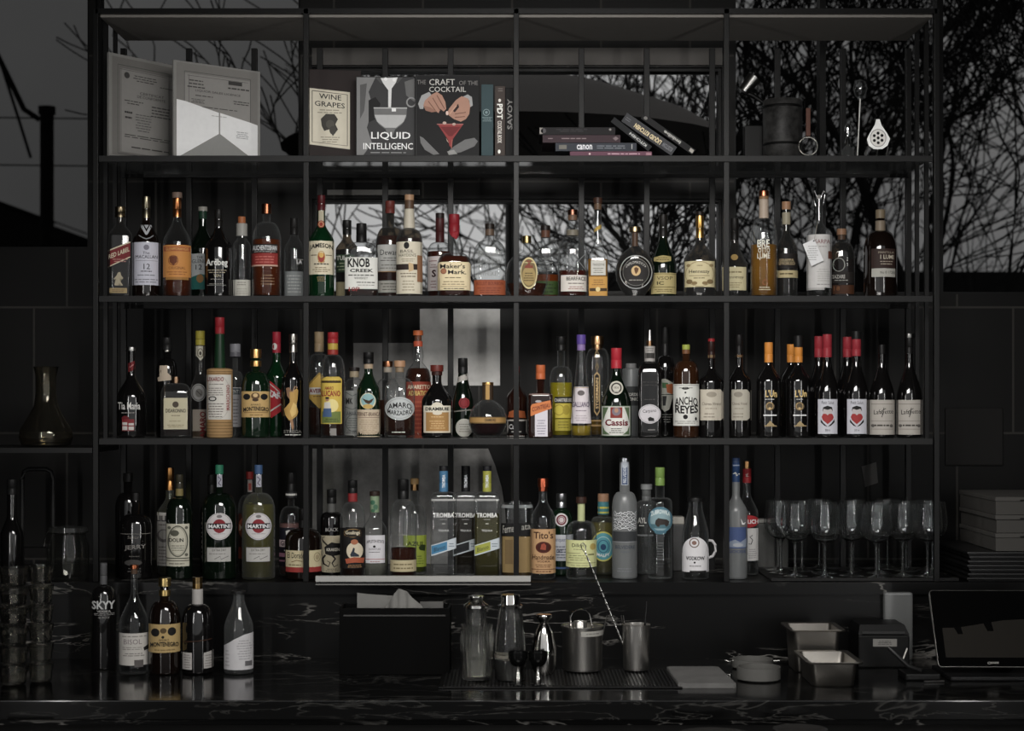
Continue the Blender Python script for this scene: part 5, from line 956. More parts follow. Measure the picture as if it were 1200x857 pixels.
MB().lathe([(PX(63, 6) - PX(55, 6), 0), (PX(63, 6) - PX(55, 6), PZ(130, 6))], 16, closed_top=True, closed_bot=True).lathe([((PX(65, 6) - PX(55, 6)), PZ(134, 6)), ((PX(65, 6) - PX(55, 6)), PZ(125, 6))], 16, closed_top=True, closed_bot=True).build('stand_in_post', M_stand_in_bark, up, True)
ux = lambda p: PX(p, 6) - PX(55, 6)
MB().tube([(ux(46), 0, PZ(140, 6)), (ux(28), 0, PZ(128, 6)), (ux(12), 0, PZ(95, 6)), (ux(-10), 0, PZ(50, 6))], .018, 8).build('stand_in_cable_arm', M_stand_in_bark, up, True)
MB().tube([(ux(36), 0, PZ(185, 6)), (ux(22), 0, PZ(140, 6)), (ux(-10), 0, PZ(40, 6))], .010, 6).build('stand_in_stay_wire', M_stand_in_bark, up, True)
for py in (134, 190): MB().tube([(ux(-80), .1, PZ(py, 6)), (ux(160), .1, PZ(py + 3, 6))], .005, 5).build('stand_in_overhead_wire', M_stand_in_bark, up)
hd = empty('garden_wall', (PX(1080, 9), 9, 0), 0, 'dark boundary wall outside below the trees on the right', 'wall', kind='structure')
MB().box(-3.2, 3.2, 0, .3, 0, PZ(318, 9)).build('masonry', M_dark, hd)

# ------------------------------------------------------------------ camera, light, sky
cam = bpy.data.cameras.new('camera'); co = bpy.data.objects.new('camera', cam); COL.objects.link(co)
co.location = (0, -D, ZC); co.rotation_euler = (PI / 2, 0, 0)
cam.sensor_width = 36; cam.lens = 36 * D / (1200 * S); cam.shift_x = 0; cam.shift_y = (HZ - 428.5) / 1200; cam.clip_start = .05; cam.clip_end = 100
scn.camera = co
cam.dof.use_dof = True; cam.dof.focus_distance = D + .06; cam.dof.aperture_fstop = 3.6
def area(name, loc, tgt, sx, sy, power, col, spread=180):
    l = bpy.data.lights.new(name, 'AREA'); l.shape = 'RECTANGLE'; l.size = sx; l.size_y = sy; l.energy = power; l.color = col; l.spread = math.radians(spread)
    o = bpy.data.objects.new(name, l); COL.objects.link(o); o.location = loc
    o.rotation_euler = (Vector(tgt) - Vector(loc)).to_track_quat('-Z', 'Y').to_euler(); return o
area('front_window_light', (.12, -2.15, 2.74), (.10, 0, 1.60), 1.25, .45, 18, (1, .975, .94), 95)
for sx, nm in ((-1, 'left_streak_lamp'), (1, 'right_streak_lamp')): area(nm, (sx * 1.62, -2.4, 1.75), (0, .1, 1.7), .05, 1.5, 4.2, (1, .985, .96), 120)  # side strip lamps added to streak the glass with highlights
w = bpy.data.worlds.new('overcast_sky'); scn.world = w; w.use_nodes = True
N = w.node_tree.nodes; L = w.node_tree.links; bg = N['Background']
t = N.new('ShaderNodeTexCoord'); nz = N.new('ShaderNodeTexNoise'); nz.inputs['Scale'].default_value = 2.4; nz.inputs['Detail'].default_value = 5
r = ramp(N, [(.3, (.40, .40, .40)), (.7, (.62, .62, .615))]); L.new(t.outputs['Generated'], nz.inputs['Vector']); L.new(nz.outputs['Fac'], r.inputs[0]); L.new(r.outputs[0], bg.inputs['Color']); bg.inputs['Strength'].default_value = 1.0
scn.view_settings.view_transform = 'Standard'; scn.view_settings.look = 'None'
scn.cycles.transparent_max_bounces = 40
scn.cycles.max_bounces = 10
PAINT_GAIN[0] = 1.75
# ------------------------------------------------------------------ flat printed things on the top shelf
def flat(name, cxp, y0p, y1p, d, wpx, thick, rz, label, cat, zs, mat, prims=(), pname='cover', cv=None, group=None, pages=False, tilt=0.0):
    """upright slab; its front face is printed in photo px (u) x photo px (v)"""
    k = K(d); x0 = PX(cxp, d); root = empty(name, (x0, d, zs + .0005), rz, label, cat, group); root.rotation_euler = (tilt, 0, rz)
    hw = wpx / 2 * k; h = PZ(y0p, d) - zs
    if pages:
        MB().box(-hw, hw, 0, .0035, 0, h, bev=.001).build('front_cover', mat, root)
        MB().box(-hw, hw, thick - .0035, thick, 0, h, bev=.001).build('back_cover', mat, root)
        MB().box(-hw, -hw + .004, .0035, thick - .0035, 0, h).build('spine', mat, root)
        MB().box(-hw + .004, hw - .004, .0036, thick - .0036, .003, h - .003).build('page_block', paint((150, 144, 130), .8), root)
    else:
        MB().box(-hw, hw, 0, thick, 0, h, bev=.0015).build('board' if pname == 'sheet' else 'body', mat, root)
    if prims:
        host = [c for c in root.children if c.name.split('.')[0] in ('front_cover', 'body', 'board')][0]
        decal(pname, prims, lambda u, v, e: ((u - cxp) * k, -e, PZ(v, d) - zs), cv or (lambda u, v: (u, v)), host, du=0, base=.0006)
    return root
GC = 'framed certificates at the left of the top shelf'
def cert(xl, dl, xr, dr, ytop, label, prims):
    a = Vector((PX(xl, dl), dl)); b = Vector((PX(xr, dr), dr)); W = (b - a).length; rz = math.atan2(b.y - a.y, b.x - a.x)
    h = PZ(ytop, dl) - Z1
    root = empty('framed_certificate', (a.x, a.y, Z1 + .0005), rz, label, 'certificate', GC)
    MB().box(0, W, 0, .010, 0, h, bev=.0015).build('frame', paint((106, 105, 102), .5), root)
    decal('document', prims, lambda u, v, e: (u * W, -e, h * (1 - v)), lambda u, v: (u, v), root, du=0, base=.0006)
    return root
PAP = (112, 110, 107); DK = (52, 51, 50); ED = (66, 65, 64)
def frame_lines(): return [ST([(.12, .10), (.12, .95)], .006, ED), ST([(.17, .13), (.17, .93)], .004, ED), ST([(.88, .10), (.88, .95)], .006, ED), ST([(.12, .10), (.88, .10)], .006, ED), ST([(.15, .14), (.85, .14)], .004, ED), ST([(.12, .95), (.88, .95)], .006, ED)]
cert(128, .02, 207, .23, 61, 'tall framed certificate with dense print turned away to the right, leftmost on the top shelf', [R(.04, .03, .96, .97, (92, 90, 87)), R(.16, .13, .95, .93, PAP)] + frame_lines() +
     [E(.25, .19, .04, .03, DK), LN(.34, .17, .70, .24, 3, DK), LN(.72, .24, .95, .26, 1, DK), T('CERTIFICAT', .44, .33, .80, .355, DK), T('DE CONFORMITE', .40, .365, .82, .39, DK), LN(.2, .42, .5, .47, 2, DK), LN(.6, .44, .9, .56, 4, DK), LN(.36, .54, .62, .72, 7, (76, 75, 74)), LN(.2, .52, .34, .62, 2, DK), LN(.18, .75, .92, .79, 2, DK), LN(.3, .86, .9, .89, 1, DK)])
cert(203.5, .03, 305, .215, 70, 'framed certificate with a painted bright pointed reflection, second from the left on the top shelf', [R(.03, .02, .97, .98, (98, 96, 93)), R(.12, .12, .88, .96, PAP)] + frame_lines() +
     [PG([(.03, .40), (.13, .41), (.51, .49), (.51, .71), (.05, .99), (.03, .99)], (186, 186, 188)), PG([(.525, .49), (.88, .555), (.965, .575), (.965, .97), (.525, .71)], (186, 186, 188)), PG([(.05, .99), (.517, .715), (.96, .985)], (112, 112, 110)),  # bright house-shaped reflection painted onto the paper
      LN(.14, .17, .36, .27, 3, DK), R(.62, .145, .78, .185, (50, 49, 48)), LN(.60, .20, .88, .24, 1, DK), T('LIQUOR SALES LICENCE', .24, .275, .76, .30, DK), LN(.2, .325, .48, .35, 1, DK), LN(.18, .37, .36, .42, 3, DK), LN(.66, .34, .88, .39, 2, DK), LN(.3, .44, .74, .46, 1, DK), LN(.7, .66, .86, .74, 4, (120, 120, 122)), LN(.4, .52, .62, .54, 1, (140, 140, 140))])
GB = 'books facing out on the top shelf'
b1 = flat('grape_book', 392, 82, 183, .10, 62, .07, .14, 'thick dark brown book with a cream label showing a bunch of grapes', 'book', Z1, paint((36, 27, 26), .6, gain=1),
     [PG([(363, 104), (410, 108), (410, 175), (363, 170)], (160, 154, 138)), ST([(366, 107), (407, 111), (407, 171), (366, 167), (366, 107)], 1, (70, 66, 58)), T('WINE', 374, 111, 400, 117, INK, .08, .01), T('GRAPES', 369, 120, 404, 126, INK, .08, .01), LN(372, 128, 402, 134, 2, (110, 104, 90)),
      PG([(376, 140), (382, 134), (392, 134), (396, 140), (393, 146), (396, 152), (390, 160), (386, 152), (380, 154), (377, 148)], (46, 44, 40)), E(387, 146, 5, 5, (60, 58, 52)), E(390, 153, 4, 5, (50, 48, 44)), LN(374, 160, 400, 168, 3, (110, 104, 90))], 'cover_print', group=GB, pages=True)
decal('spine_label', [R(0, 102, 5, 152, (92, 88, 84)), R(1.5, 116, 3.5, 136, (60, 57, 54))], lambda u, v, e: (-62 / 2 * K(.10) - e, .022 + u * .004, PZ(v, .10) - Z1), lambda u, v: (u, v), b1, du=0, base=.0006)
GL = (150, 150, 150)
flat('cocktail_book', 452, 90, 183, .05, 69, .03, .03, 'black and white book cover with a drink being poured into a coupe glass', 'book', Z1, paint((30, 30, 31), .5, gain=1),
     [R(418, 91, 486, 182, (42, 42, 43)), PG([(418, 91), (440, 91), (432, 108), (437, 126), (430, 150), (436, 168), (426, 182), (418, 182)], (96, 96, 96)), PG([(422, 100), (430, 98), (427, 130), (422, 140)], (66, 66, 66)), PG([(432, 118), (440, 114), (446, 122), (440, 140), (432, 144)], (20, 20, 20)), PG([(474, 96), (486, 92), (486, 120), (476, 112)], (76, 76, 76)), RG(482, 120, 6, 6, 1.6, (110, 110, 110)),
      PG([(440, 91), (472, 91), (466, 98), (446, 98)], (58, 58, 58)), PG([(446, 92), (466, 91), (464, 97), (459, 104), (458, 132), (455, 134), (455, 106), (449, 98)], (168, 168, 168)), E(452, 93, 2, 2, (200, 200, 200)), E(462, 94, 2, 2, (200, 200, 200)),
      PG([(438, 126), (477, 126), (476, 138), (471, 146), (463, 152), (460, 160), (454, 160), (452, 152), (444, 146), (439, 138)], (84, 84, 84)), PG([(439, 135), (476, 135), (473, 143), (464, 150), (451, 150), (442, 143)], (138, 138, 138)), ST([(438, 127), (477, 127)], 1, (150, 150, 150)), R(459, 127, 464, 131, (180, 180, 180)),
      T('LIQUID', 435, 155, 481, 164.5, (196, 196, 196), 0, .01), T('INTELLIGENC', 426, 168, 484, 175.5, (190, 190, 190), 0, .005), LN(428, 178, 482, 180.5, 1, (120, 120, 120))], 'cover_print', group=GB, pages=True)
SK1, SK2, SK3 = (132, 98, 82), (112, 80, 66), (88, 60, 50)
flat('cocktail_book', 524, 88, 183, .035, 75, .032, 0, 'black book cover with two hands held over a red cocktail, on the top shelf', 'book', Z1, paint((16, 16, 17), .45, gain=1),
     [R(488, 89, 561, 182, (15, 15, 16)), T('THE', 489, 94, 499, 99, (96, 94, 92)), T('CRAFT', 503, 93, 533, 100, (156, 154, 150)), T('OF THE', 538, 95, 560, 100, (96, 94, 92)), T('COCKTAIL', 503, 102, 546, 108, (156, 154, 150)),
      PG([(490, 122), (494, 112), (503, 108), (506, 112), (498, 118), (496, 128), (492, 128)], (122, 122, 122)), PG([(498, 118), (506, 111), (512, 108), (518, 112), (522, 120), (523, 128), (520, 131), (516, 128), (514, 133), (510, 130), (507, 128), (500, 128), (496, 124)], SK1), ST([(502, 119), (511, 131)], 1, SK3), ST([(507, 115), (516, 130)], 1, SK3), ST([(512, 112), (521, 128)], 1, SK3), PG([(496, 124), (504, 126), (512, 131), (506, 132), (499, 130)], SK2),
      PG([(542, 114), (548, 111), (553, 114), (554, 124), (551, 126), (550, 118)], (122, 122, 122)), PG([(524, 134), (526, 128), (534, 118), (541, 113), (549, 116), (551, 124), (550, 134), (546, 140), (540, 143), (532, 140), (528, 137)], SK1), PG([(530, 130), (537, 122), (538, 126), (533, 132)], (34, 22, 20)), ST([(533, 134), (546, 132)], 1, SK3), ST([(533, 138), (545, 137)], 1, SK3), ST([(527, 134), (535, 124)], 1.4, (150, 114, 96)), E(524, 133, 1.5, 2.5, (170, 150, 140)),
      PG([(513, 146), (543, 146), (531, 163), (529, 172), (527, 172), (525, 164)], (110, 40, 40)), PG([(516, 149), (540, 149), (530, 160), (526, 160)], (84, 26, 28)), ST([(512, 146), (543, 146)], 1, (130, 80, 76)), E(521, 144.5, 2.2, 1.6, (150, 130, 120)), E(532, 146, 2, 1.6, (140, 120, 110)), PG([(523, 162), (526, 168), (524, 166)], (170, 150, 130)), ST([(530, 164), (529, 174)], 1, (130, 70, 60)),
      PG([(492, 160), (496, 162), (506, 172), (515, 181), (508, 182), (498, 176), (493, 168)], (84, 84, 84)), PG([(529, 181), (524, 179), (532, 172), (545, 164), (556, 162), (560, 166), (556, 172), (540, 179)], (80, 80, 80)), PG([(524, 178), (532, 176), (536, 181), (526, 182)], (110, 110, 108))], 'cover_print', group=GB, pages=True)
GU = 'upright books beside the middle upright on the top shelf'
flat('upright_book', 571, 99, 183, .04, 14, .16, 0, 'teal spined book standing upright beside the black hands cover', 'book', Z1, paint((58, 76, 80), .7, gain=1), [RG(570, 132, 4, 4, .8, (100, 116, 118)), E(570, 132, 1.6, 1.6, (96, 112, 114)), LN(565, 137, 577, 143, 3, (104, 120, 122))], 'spine_lettering', group=GU)
flat('upright_book', 586, 101, 183, .04, 12, .15, 0, 'brown grey spined book with large upright white lettering, next to the teal spine', 'book', Z1, paint((70, 62, 58), .7, gain=1), [T('PDT', 582.5, 122, 589, 140, (190, 186, 180), 0, .03, -90), E(585.5, 118, 1.6, 2, (180, 176, 170)), T('COCKTAIL BOOK', 583, 142, 588, 168, (176, 172, 166), 0, .02, -90), E(585, 178, 1.6, 2.4, (190, 186, 180)), LN(583, 103, 590, 108, 2, (100, 94, 90))], 'spine_lettering', group=GU)
flat('upright_book', 597.5, 103, 183, .05, 11, .15, 0, 'black spined book with upright grey capitals against the middle upright', 'book', Z1, paint((14, 14, 15), .6, gain=1), [T('SAVOY', 594.5, 116, 600.5, 152, (110, 108, 106), 0, .02, 90)], 'spine_lettering', group=GU)
GH = 'books lying in a pile on the top shelf'
def lying(x0, x1, y0, y1, col, label, prims, dep=.19, first=False):
    d = .05; k = K(d); z0 = PZ(y1, d); z1 = PZ(y0, d)
    root = empty('lying_book', (PX((x0 + x1) / 2, d), d, z0 + .0002), 0, label, 'book', GH); hw = (x1 - x0) / 2 * k; h = z1 - z0 - .0006
    MB().box(-hw, hw, 0, dep, 0, .0022).build('lower_cover', paint(col, .6, gain=1), root); MB().box(-hw, hw, 0, dep, h - .0022, h).build('upper_cover', paint(col, .6, gain=1), root)
    MB().box(-hw, hw, 0, .003, .0022, h - .0022).build('spine', paint(col, .6, gain=1), root); MB().box(-hw + .004, hw - .004, .003, dep - .004, .0022, h - .0022).build('page_block', paint((140, 134, 122), .8), root)
    c0 = (x0 + x1) / 2
    sf = lambda u, v, e: ((u - c0) * k, -e, PZ(v, d) - z0)
    for p in [p for p in prims if p[0] == 'g']: decal('spine_patch', [p], sf, lambda u, v: (u, v), root, du=0, base=.0004)
    decal('spine_lettering', [p for p in prims if p[0] != 'g'], lambda u, v, e: ((u - c0) * k, -e, PZ(v, d) - z0), lambda u, v: (u, v), root, du=0, base=.0006)
zb = [183, 177, 167.5, 158.5, 149.5]
lying(668, 764, 177.4, 184.6, (104, 66, 82), 'mauve pink spined book at the bottom of the lying pile', [LN(712, 179, 750, 182, 1, (170, 140, 150)), E(691, 180.5, 1.2, 1.2, (180, 160, 160)), R(757, 179, 763, 182, (130, 96, 104))])
lying(651, 746, 167.4, 177.2, (52, 56, 64), 'blue grey spined book lettered in white, second from the bottom of the lying pile', [T('canon', 676, 169.6, 694, 175.5, (180, 180, 184), 0, .02), LN(696, 170, 736, 175, 2, (100, 104, 110)), R(655, 170, 664, 175, (86, 84, 78)), R(740, 169, 741, 175, (140, 140, 140))])
lying(636, 727, 158.2, 167.2, (58, 42, 48), 'maroon spined book, third from the bottom of the lying pile', [LN(653, 161, 692, 164, 1, (110, 96, 98)), LN(642, 161, 648, 164, 1, (110, 96, 98)), PG([(718, 162.5), (721.5, 160), (725, 162.5), (721.5, 165)], (96, 84, 86))])
lying(632, 721, 149.2, 158.0, (24, 22, 24), 'black book with a pale spine end on top of the lying pile', [R(632.3, 149.8, 636, 157, (112, 108, 104)), E(637, 153.5, 3, 3, (60, 58, 60)), LN(650, 151, 690, 155, 2, (48, 46, 48)), E(715, 152, 1.4, 1.4, (110, 106, 104))])
GS = 'books leaning slantwise at the right of the pile'
def leaning(xa, ya, xb, yb, th, col, label, prims, d, dep=.17):
    """spine centre line from (xa,ya) top to (xb,yb) foot in photo px; th = spine thickness in px"""
    k = K(d); ang = math.atan2((yb - ya), (xb - xa)); Lp = math.hypot(xb - xa, yb - ya)
    root = empty('leaning_book', (PX(xb, d), d, PZ(yb, d)), 0, label, 'book', GS); root.rotation_euler = (0, ang, 0)
    Lm = Lp * k; t = th * k / 2
    MB().box(-Lm, 0, 0, dep, -t, -t + .0025).build('lower_cover', paint(col, .6, gain=1), root); MB().box(-Lm, 0, 0, dep, t - .0025, t).build('upper_cover', paint(col, .6, gain=1), root)
    MB().box(-Lm, 0, 0, .003, -t + .0025, t - .0025).build('spine', paint(col, .6, gain=1), root); MB().box(-Lm + .003, -.003, .003, dep - .003, -t + .0025, t - .0025).build('page_block', paint((140, 134, 120), .8), root)
    decal('spine_lettering', prims, lambda u, v, e: ((u - 1) * Lm, -e, -(v - .5) * 2 * t), lambda u, v: (u, v), root, du=0, base=.0006)
leaning(718, 140, 762, 174.5, 7, (26, 28, 30), 'thin black leaning book with white capitals, nearest the pile', [T('KITCHEN', .46, .3, .9, .75, (150, 150, 148), 0, .03, 180)], .06)
leaning(731.5, 137, 790, 177.5, 12, (58, 59, 62), 'thick grey leaning book with cream lettering on its spine', [T('LIQUID KITCHEN', .22, .25, .74, .8, (176, 160, 124), 0, .03, 180), T('KOSTOW', .77, .3, .96, .75, (96, 96, 100), 0, .02, 180), LN(.02, .3, .14, .7, 2, (84, 84, 88))], .045)
leaning(753, 136, 813, 178.5, 7, (24, 24, 25), 'thin black leaning book farthest from the pile', [T('Imbibe', .42, .25, .74, .8, (150, 148, 144), 0, .02, 180), R(.92, .2, .99, .8, (130, 126, 120)), E(.06, .5, .03, .3, (90, 88, 86))], .055)

# ------------------------------------------------------------------ bar tools at the right of the top shelf
d = .12; k = K(d); X = lambda p: (p - 917) * k; Z = lambda p: PZ(p, d) - Z1
cn = empty('canister', (PX(917, d), d, Z1 + .0005), 0, 'dark ribbed round canister with a streaked front, at the right of the top shelf', 'canister')
MB().lathe([(22 * k, 0), (23 * k, .004), (23 * k, Z(120)), (22 * k, Z(118)), (20.5 * k, Z(119)), (20.5 * k, .01)], 36).build('body', mottle(.008, .035, 30, .45), cn, True)
for q in (128, 172): MB().lathe([(23.2 * k, Z(q)), (23.8 * k, Z(q - 1.5)), (23.2 * k, Z(q - 3))], 36).build('rib', M_steel, cn, True)
tl = empty('long_handled_cup', (PX(880, .26), .26, Z1 + .0005), 0, 'tilted bright steel cup on a slanting dark handle above the black box', 'bar tool')
kk = K(.26); P3 = lambda u, v: Vector(((u - 880) * kk, 0, PZ(v, .26) - Z1))
a, bq = P3(871, 108), P3(884, 91)
ax = (bq - a).normalized(); Mx = ax.to_track_quat('Z', 'Y').to_matrix().to_4x4(); Mx.translation = a
MB().lathe([(.001, 0), (6.5 * kk, .001), (8.5 * kk, (bq - a).length), (8 * kk, (bq - a).length), (6 * kk, .004)], 28, M=Mx).build('cup', metal((110, 110, 108), .3), tl, True)
MB().tube([P3(869, 107), P3(882, 112), P3(897, 122), P3(897, 182.5)], .008, 10).build('handle', M_steel, tl, True)
tag(MB().box(PX(872, .22), PX(893, .22), .20, .25, Z1, PZ(148, .22), bev=.003).build('tool_box', paint((12, 12, 12), .5, gain=1)), 'small plain black box at the left of the dark canister', 'box')
fs = empty('fine_strainer', (PX(947, .08), .08, Z1 + .0005), 0, 'strainer with a steel ring and upright brown wooden handle beside the canister', 'strainer'); kk = K(.08)
fz = lambda v: PZ(v, .08) - Z1
MB().tube([(math.cos(a) * 11 * kk, 0, fz(171.5) + math.sin(a) * 10.5 * kk) for a in [PI / 2 + 2 * PI * i / 28 for i in range(29)]], .0022, 8, caps=False).build('ring', metal((120, 118, 112), .3), fs, True)
me_ = MB()
for i in range(-3, 4):
    x = i * 2.8 * kk; hh = math.sqrt(max(0, (10.5 * kk) ** 2 - x * x)); me_.tube([(x, .001, fz(171.5) - hh), (x, .001, fz(171.5) + hh)], .0005, 4)
me_.build('mesh_basket', metal((60, 58, 56), .4), fs)
MB().box(-2.6 * kk, 2.6 * kk, -.004, .004, fz(160), fz(127), bev=.002).build('handle', paint((84, 54, 44), .6, gain=1), fs)
MB().tube([(-4 * kk, 0, fz(127)), (-4 * kk, 0, fz(118))], .001, 6).build('hanging_wire', M_steel, fs)
sp = empty('bottle_stopper', (PX(993.5, .1), .1, Z1 + .0005), 0, 'small chrome waisted stopper standing on a dark base', 'stopper'); kk = K(.1); fz = lambda v: PZ(v, .1) - Z1
MB().lathe([(.001, fz(145)), (3 * kk, fz(147)), (4.2 * kk, fz(153)), (2 * kk, fz(158)), (1.4 * kk, fz(160)), (3 * kk, fz(164)), (3.6 * kk, fz(168)), (1.6 * kk, fz(171))], 20).build('chrome_top', metal((205, 205, 205), .12), sp, True)
MB().lathe([(7 * kk, 0), (7.5 * kk, .004), (7 * kk, fz(176)), (2 * kk, fz(170.5)), (.001, fz(170.4))], 24, closed_bot=True).build('base', clear_glass((.5, .5, .5), .3, .05), sp, True)
bs = empty('glass_dropper', (PX(1006, .14), .14, Z1 + .0005), 0, 'slim upright white rod with a clear glass bulb on top, beside the chrome stopper', 'dropper'); kk = K(.14); fz = lambda v: PZ(v, .14) - Z1
MB().tube([(-1.5 * kk, 0, 0), (2 * kk, 0, fz(116))], .0019, 8).build('rod', paint((170, 168, 164), .4), bs, True)
MB().lathe([(2 * kk, fz(117)), (6 * kk, fz(112)), (8.5 * kk, fz(104)), (6 * kk, fz(96)), (.001, fz(93))], 24, cx=2 * kk).build('bulb', clear_glass(), bs, True)
js = empty('julep_strainer', (PX(1029, .07), .07, Z1 + .0005), 0, 'pale teardrop shaped strainer plate pierced with round holes, at the right of the top shelf', 'strainer'); kk = K(.07); fz = lambda v: PZ(v, .07) - Z1
out = [(1027, 140), (1031, 140), (1033, 147), (1040, 157), (1043, 163), (1040, 171), (1034, 175), (1024, 175), (1018, 171), (1016, 163), (1019, 157), (1025, 147)]
bm = bmesh.new(); f0 = bm.faces.new([bm.verts.new(((u - 1029) * kk, 0, fz(v))) for u, v in out]); ex = bmesh.ops.extrude_face_region(bm, geom=[f0])
for e in ex['geom']:
    if isinstance(e, bmesh.types.BMVert): e.co.y += .003
bmesh.ops.recalc_face_normals(bm, faces=bm.faces[:]); me = bpy.data.meshes.new('plate'); bm.to_mesh(me); bm.free(); me.materials.append(metal((200, 200, 198), .45)); ob = bpy.data.objects.new('plate', me); COL.objects.link(ob); ob.parent = js
decal('holes', [E(1029, 162, 9.5, 10.5, (90, 88, 86)), E(1029, 162, 8.8, 9.8, (176, 174, 170))] + [E(1029 + 5.2 * math.cos(i * PI / 3 + .5), 162 + 5.6 * math.sin(i * PI / 3 + .5), 1.7, 1.8, (8, 8, 8)) for i in range(6)] + [E(1029, 162, 1.7, 1.8, (8, 8, 8))], lambda u, v, e: ((u - 1029) * kk, -e, fz(v)), lambda u, v: (u, v), js, du=0)
MB().tube([(-12 * kk, .003, fz(172)), (-13 * kk, .01, fz(176)), (-13 * kk, .02, 0.001)], .0016, 6).tube([(12 * kk, .003, fz(172)), (10 * kk, .02, .001)], .0016, 6).tube([(0, .003, fz(175)), (0, .03, .001)], .0016, 6).build('prop_leg', metal((130, 128, 124), .4), js)
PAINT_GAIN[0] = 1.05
# ------------------------------------------------------------------ wine glasses on their tray
zt4 = Z4 + .0005
tr = empty('glass_tray', (PX(1000, .18), .17, zt4), 0, 'flat black tray under the wine glasses at the right end of the back counter', 'tray')
trw = .275
MB().box(-trw, trw, -.165, .165, 0, .004, bev=.0015).build('base', paint((12, 12, 12), .4, gain=1), tr)
for yy in (-.163, .159): MB().box(-trw, trw, yy, yy + .004, .004, .010).build('lip', paint((16, 16, 16), .4, gain=1), tr)
WG = true_glass(haze=.006)
def wine_glass(label):
    r = empty('wine_glass', (0, 0, 0), 0, label, 'wine glass', 'stemmed wine glasses on the black tray')
    MB().lathe([(.010, .104), (.022, .108), (.034, .118), (.042, .134), (.0445, .150), (.0435, .172), (.0405, .196), (.0370, .218), (.0362, .218), (.0395, .196), (.0425, .172), (.0435, .150), (.041, .135), (.033, .1195), (.021, .1095), (.002, .107)], 32).build('bowl', WG, r, True)
    MB().lathe([(.0105, .1035), (.0055, .096), (.0040, .080), (.0036, .05), (.0042, .022), (.0075, .0115)], 16).build('stem', WG, r, True)
    MB().lathe([(.0072, .0112), (.018, .006), (.036, .0022), (.0372, .0012), (.0365, .0002), (.001, .0002)], 32).build('foot', WG, r, True)
    return r
gl = [(967, .055, 'third stem from the left'), (1027, .055, ''), (932, .10, ''), (1087, .10, ''), (998, .115, ''), (1058, .115, ''), (915, .195, ''), (966, .19, ''), (1030, .19, ''), (1093, .20, ''), (940, .27, ''), (997, .265, ''), (1062, .265, ''), (1000, .335, ''), (1040, .335, ''), (960, .335, ''), (1088, .29, ''), (912, .285, '')]
GLAB = ['wine glass in the front row of the tray, nearer the bottles', 'wine glass in the front row of the tray, farther from the bottles', 'wine glass at the front left corner of the tray', 'wine glass at the front right corner of the tray, outermost bowl', 'wine glass standing just behind and between the two front row glasses', 'wine glass just inside the front right corner glass',
        'wine glass at the left edge of the tray beside the pale container', 'wine glass directly behind the nearer front row glass', 'wine glass directly behind the farther front row glass', 'wine glass at the right edge of the tray, middle row', 'wine glass left of centre in the third row of the tray', 'wine glass at the centre of the third row of the tray', 'wine glass right of centre in the third row of the tray', 'wine glass at the middle of the rear row of the tray', 'wine glass right of the middle of the rear row of the tray', 'wine glass at the left of the rear row of the tray', 'wine glass at the rear right corner of the tray', 'wine glass at the rear left corner of the tray']
g0 = wine_glass(GLAB[0])
for i, (px, dd, _) in enumerate(gl):
    g = g0
    if i:
        g = g0.copy(); COL.objects.link(g); g['label'] = GLAB[i]
        for c in list(g0.children):
            q = c.copy(); COL.objects.link(q); q.parent = g
    g.location = (PX(px, dd), dd, zt4 + .0046)
pc = empty('storage_container', (PX(904, .38), .39, zt4), 0, 'pale translucent box behind the red capsuled vodka and the glasses', 'container')
MB().box(-.05, .05, -.03, .03, 0, .145, bev=.004).build('body', paint((70, 70, 68), .5, gain=1), pc)
MB().box(-.053, .053, -.033, .033, .1455, .157, bev=.003).build('lid', paint((120, 119, 114), .5, gain=1), pc)
pj = empty('plastic_canister', (PX(794, .34), .34, zt4), 0, 'grey square canister with a pale lid, between the bison bottle and the handled bottle', 'canister')
MB().box(-.017, .017, -.03, .03, 0, .145, bev=.004).build('body', paint((66, 66, 66), .5, gain=1), pj)
MB().box(-.018, .018, -.031, .031, .1455, .168, bev=.003).build('lid', paint((150, 146, 138), .5, gain=1), pj)
# pale strip along the counter edge
k = K(-.03)
sp = empty('bar_rail', (PX(496, -.03), -.03, PZ(684, -.03)), 0, 'long pale metal strip with a slotted lower edge along the back counter front', 'rail')
hw = 126 * k
MB().box(-hw, hw, -.008, .010, .0055, .022, bev=.001).build('strip', paint((150, 149, 146), .4), sp)
sl = MB()
for i in range(84): sl.box(-hw + i * 2 * hw / 84 + .0006, -hw + (i + 1) * 2 * hw / 84 - .0024, -.006, .008, 0, .0045)
sl.build('slotted_edge', paint((42, 42, 42), .5, gain=1), sp)
MB().box(-hw, hw, -.008, .010, -.004, -.001).build('lower_edge', paint((110, 109, 106), .4), sp)

# ------------------------------------------------------------------ worktop things
def wbase(py):                         # depth of a point of the worktop seen at photo row py
    return D * (ZC - ZT) / ((py - HZ) * S) - D
def onwt(px, py, r=0): d = wbase(py) + r; return PX(px, d), d
ZW = ZT + .0005
mt = empty('bar_mat', (PX(655, -.38), -.38, ZW), 0, 'black ribbed rubber bar mat under the steel tools', 'mat')
mw, mh = .32, .145
MB().box(-mw, mw, -mh, mh, 0, .004, bev=.0015).build('base', paint((10, 10, 10), .4, gain=1), mt)
rb = MB()
for i in range(62): rb.box(-mw + .012 + i * (2 * mw - .024) / 62, -mw + .012 + (i + .45) * (2 * mw - .024) / 62, -mh + .01, mh - .01, .0041, .0065)
rb.build('rib_field', paint((20, 20, 20), .35, gain=1), mt)
ZM = ZW + .0068
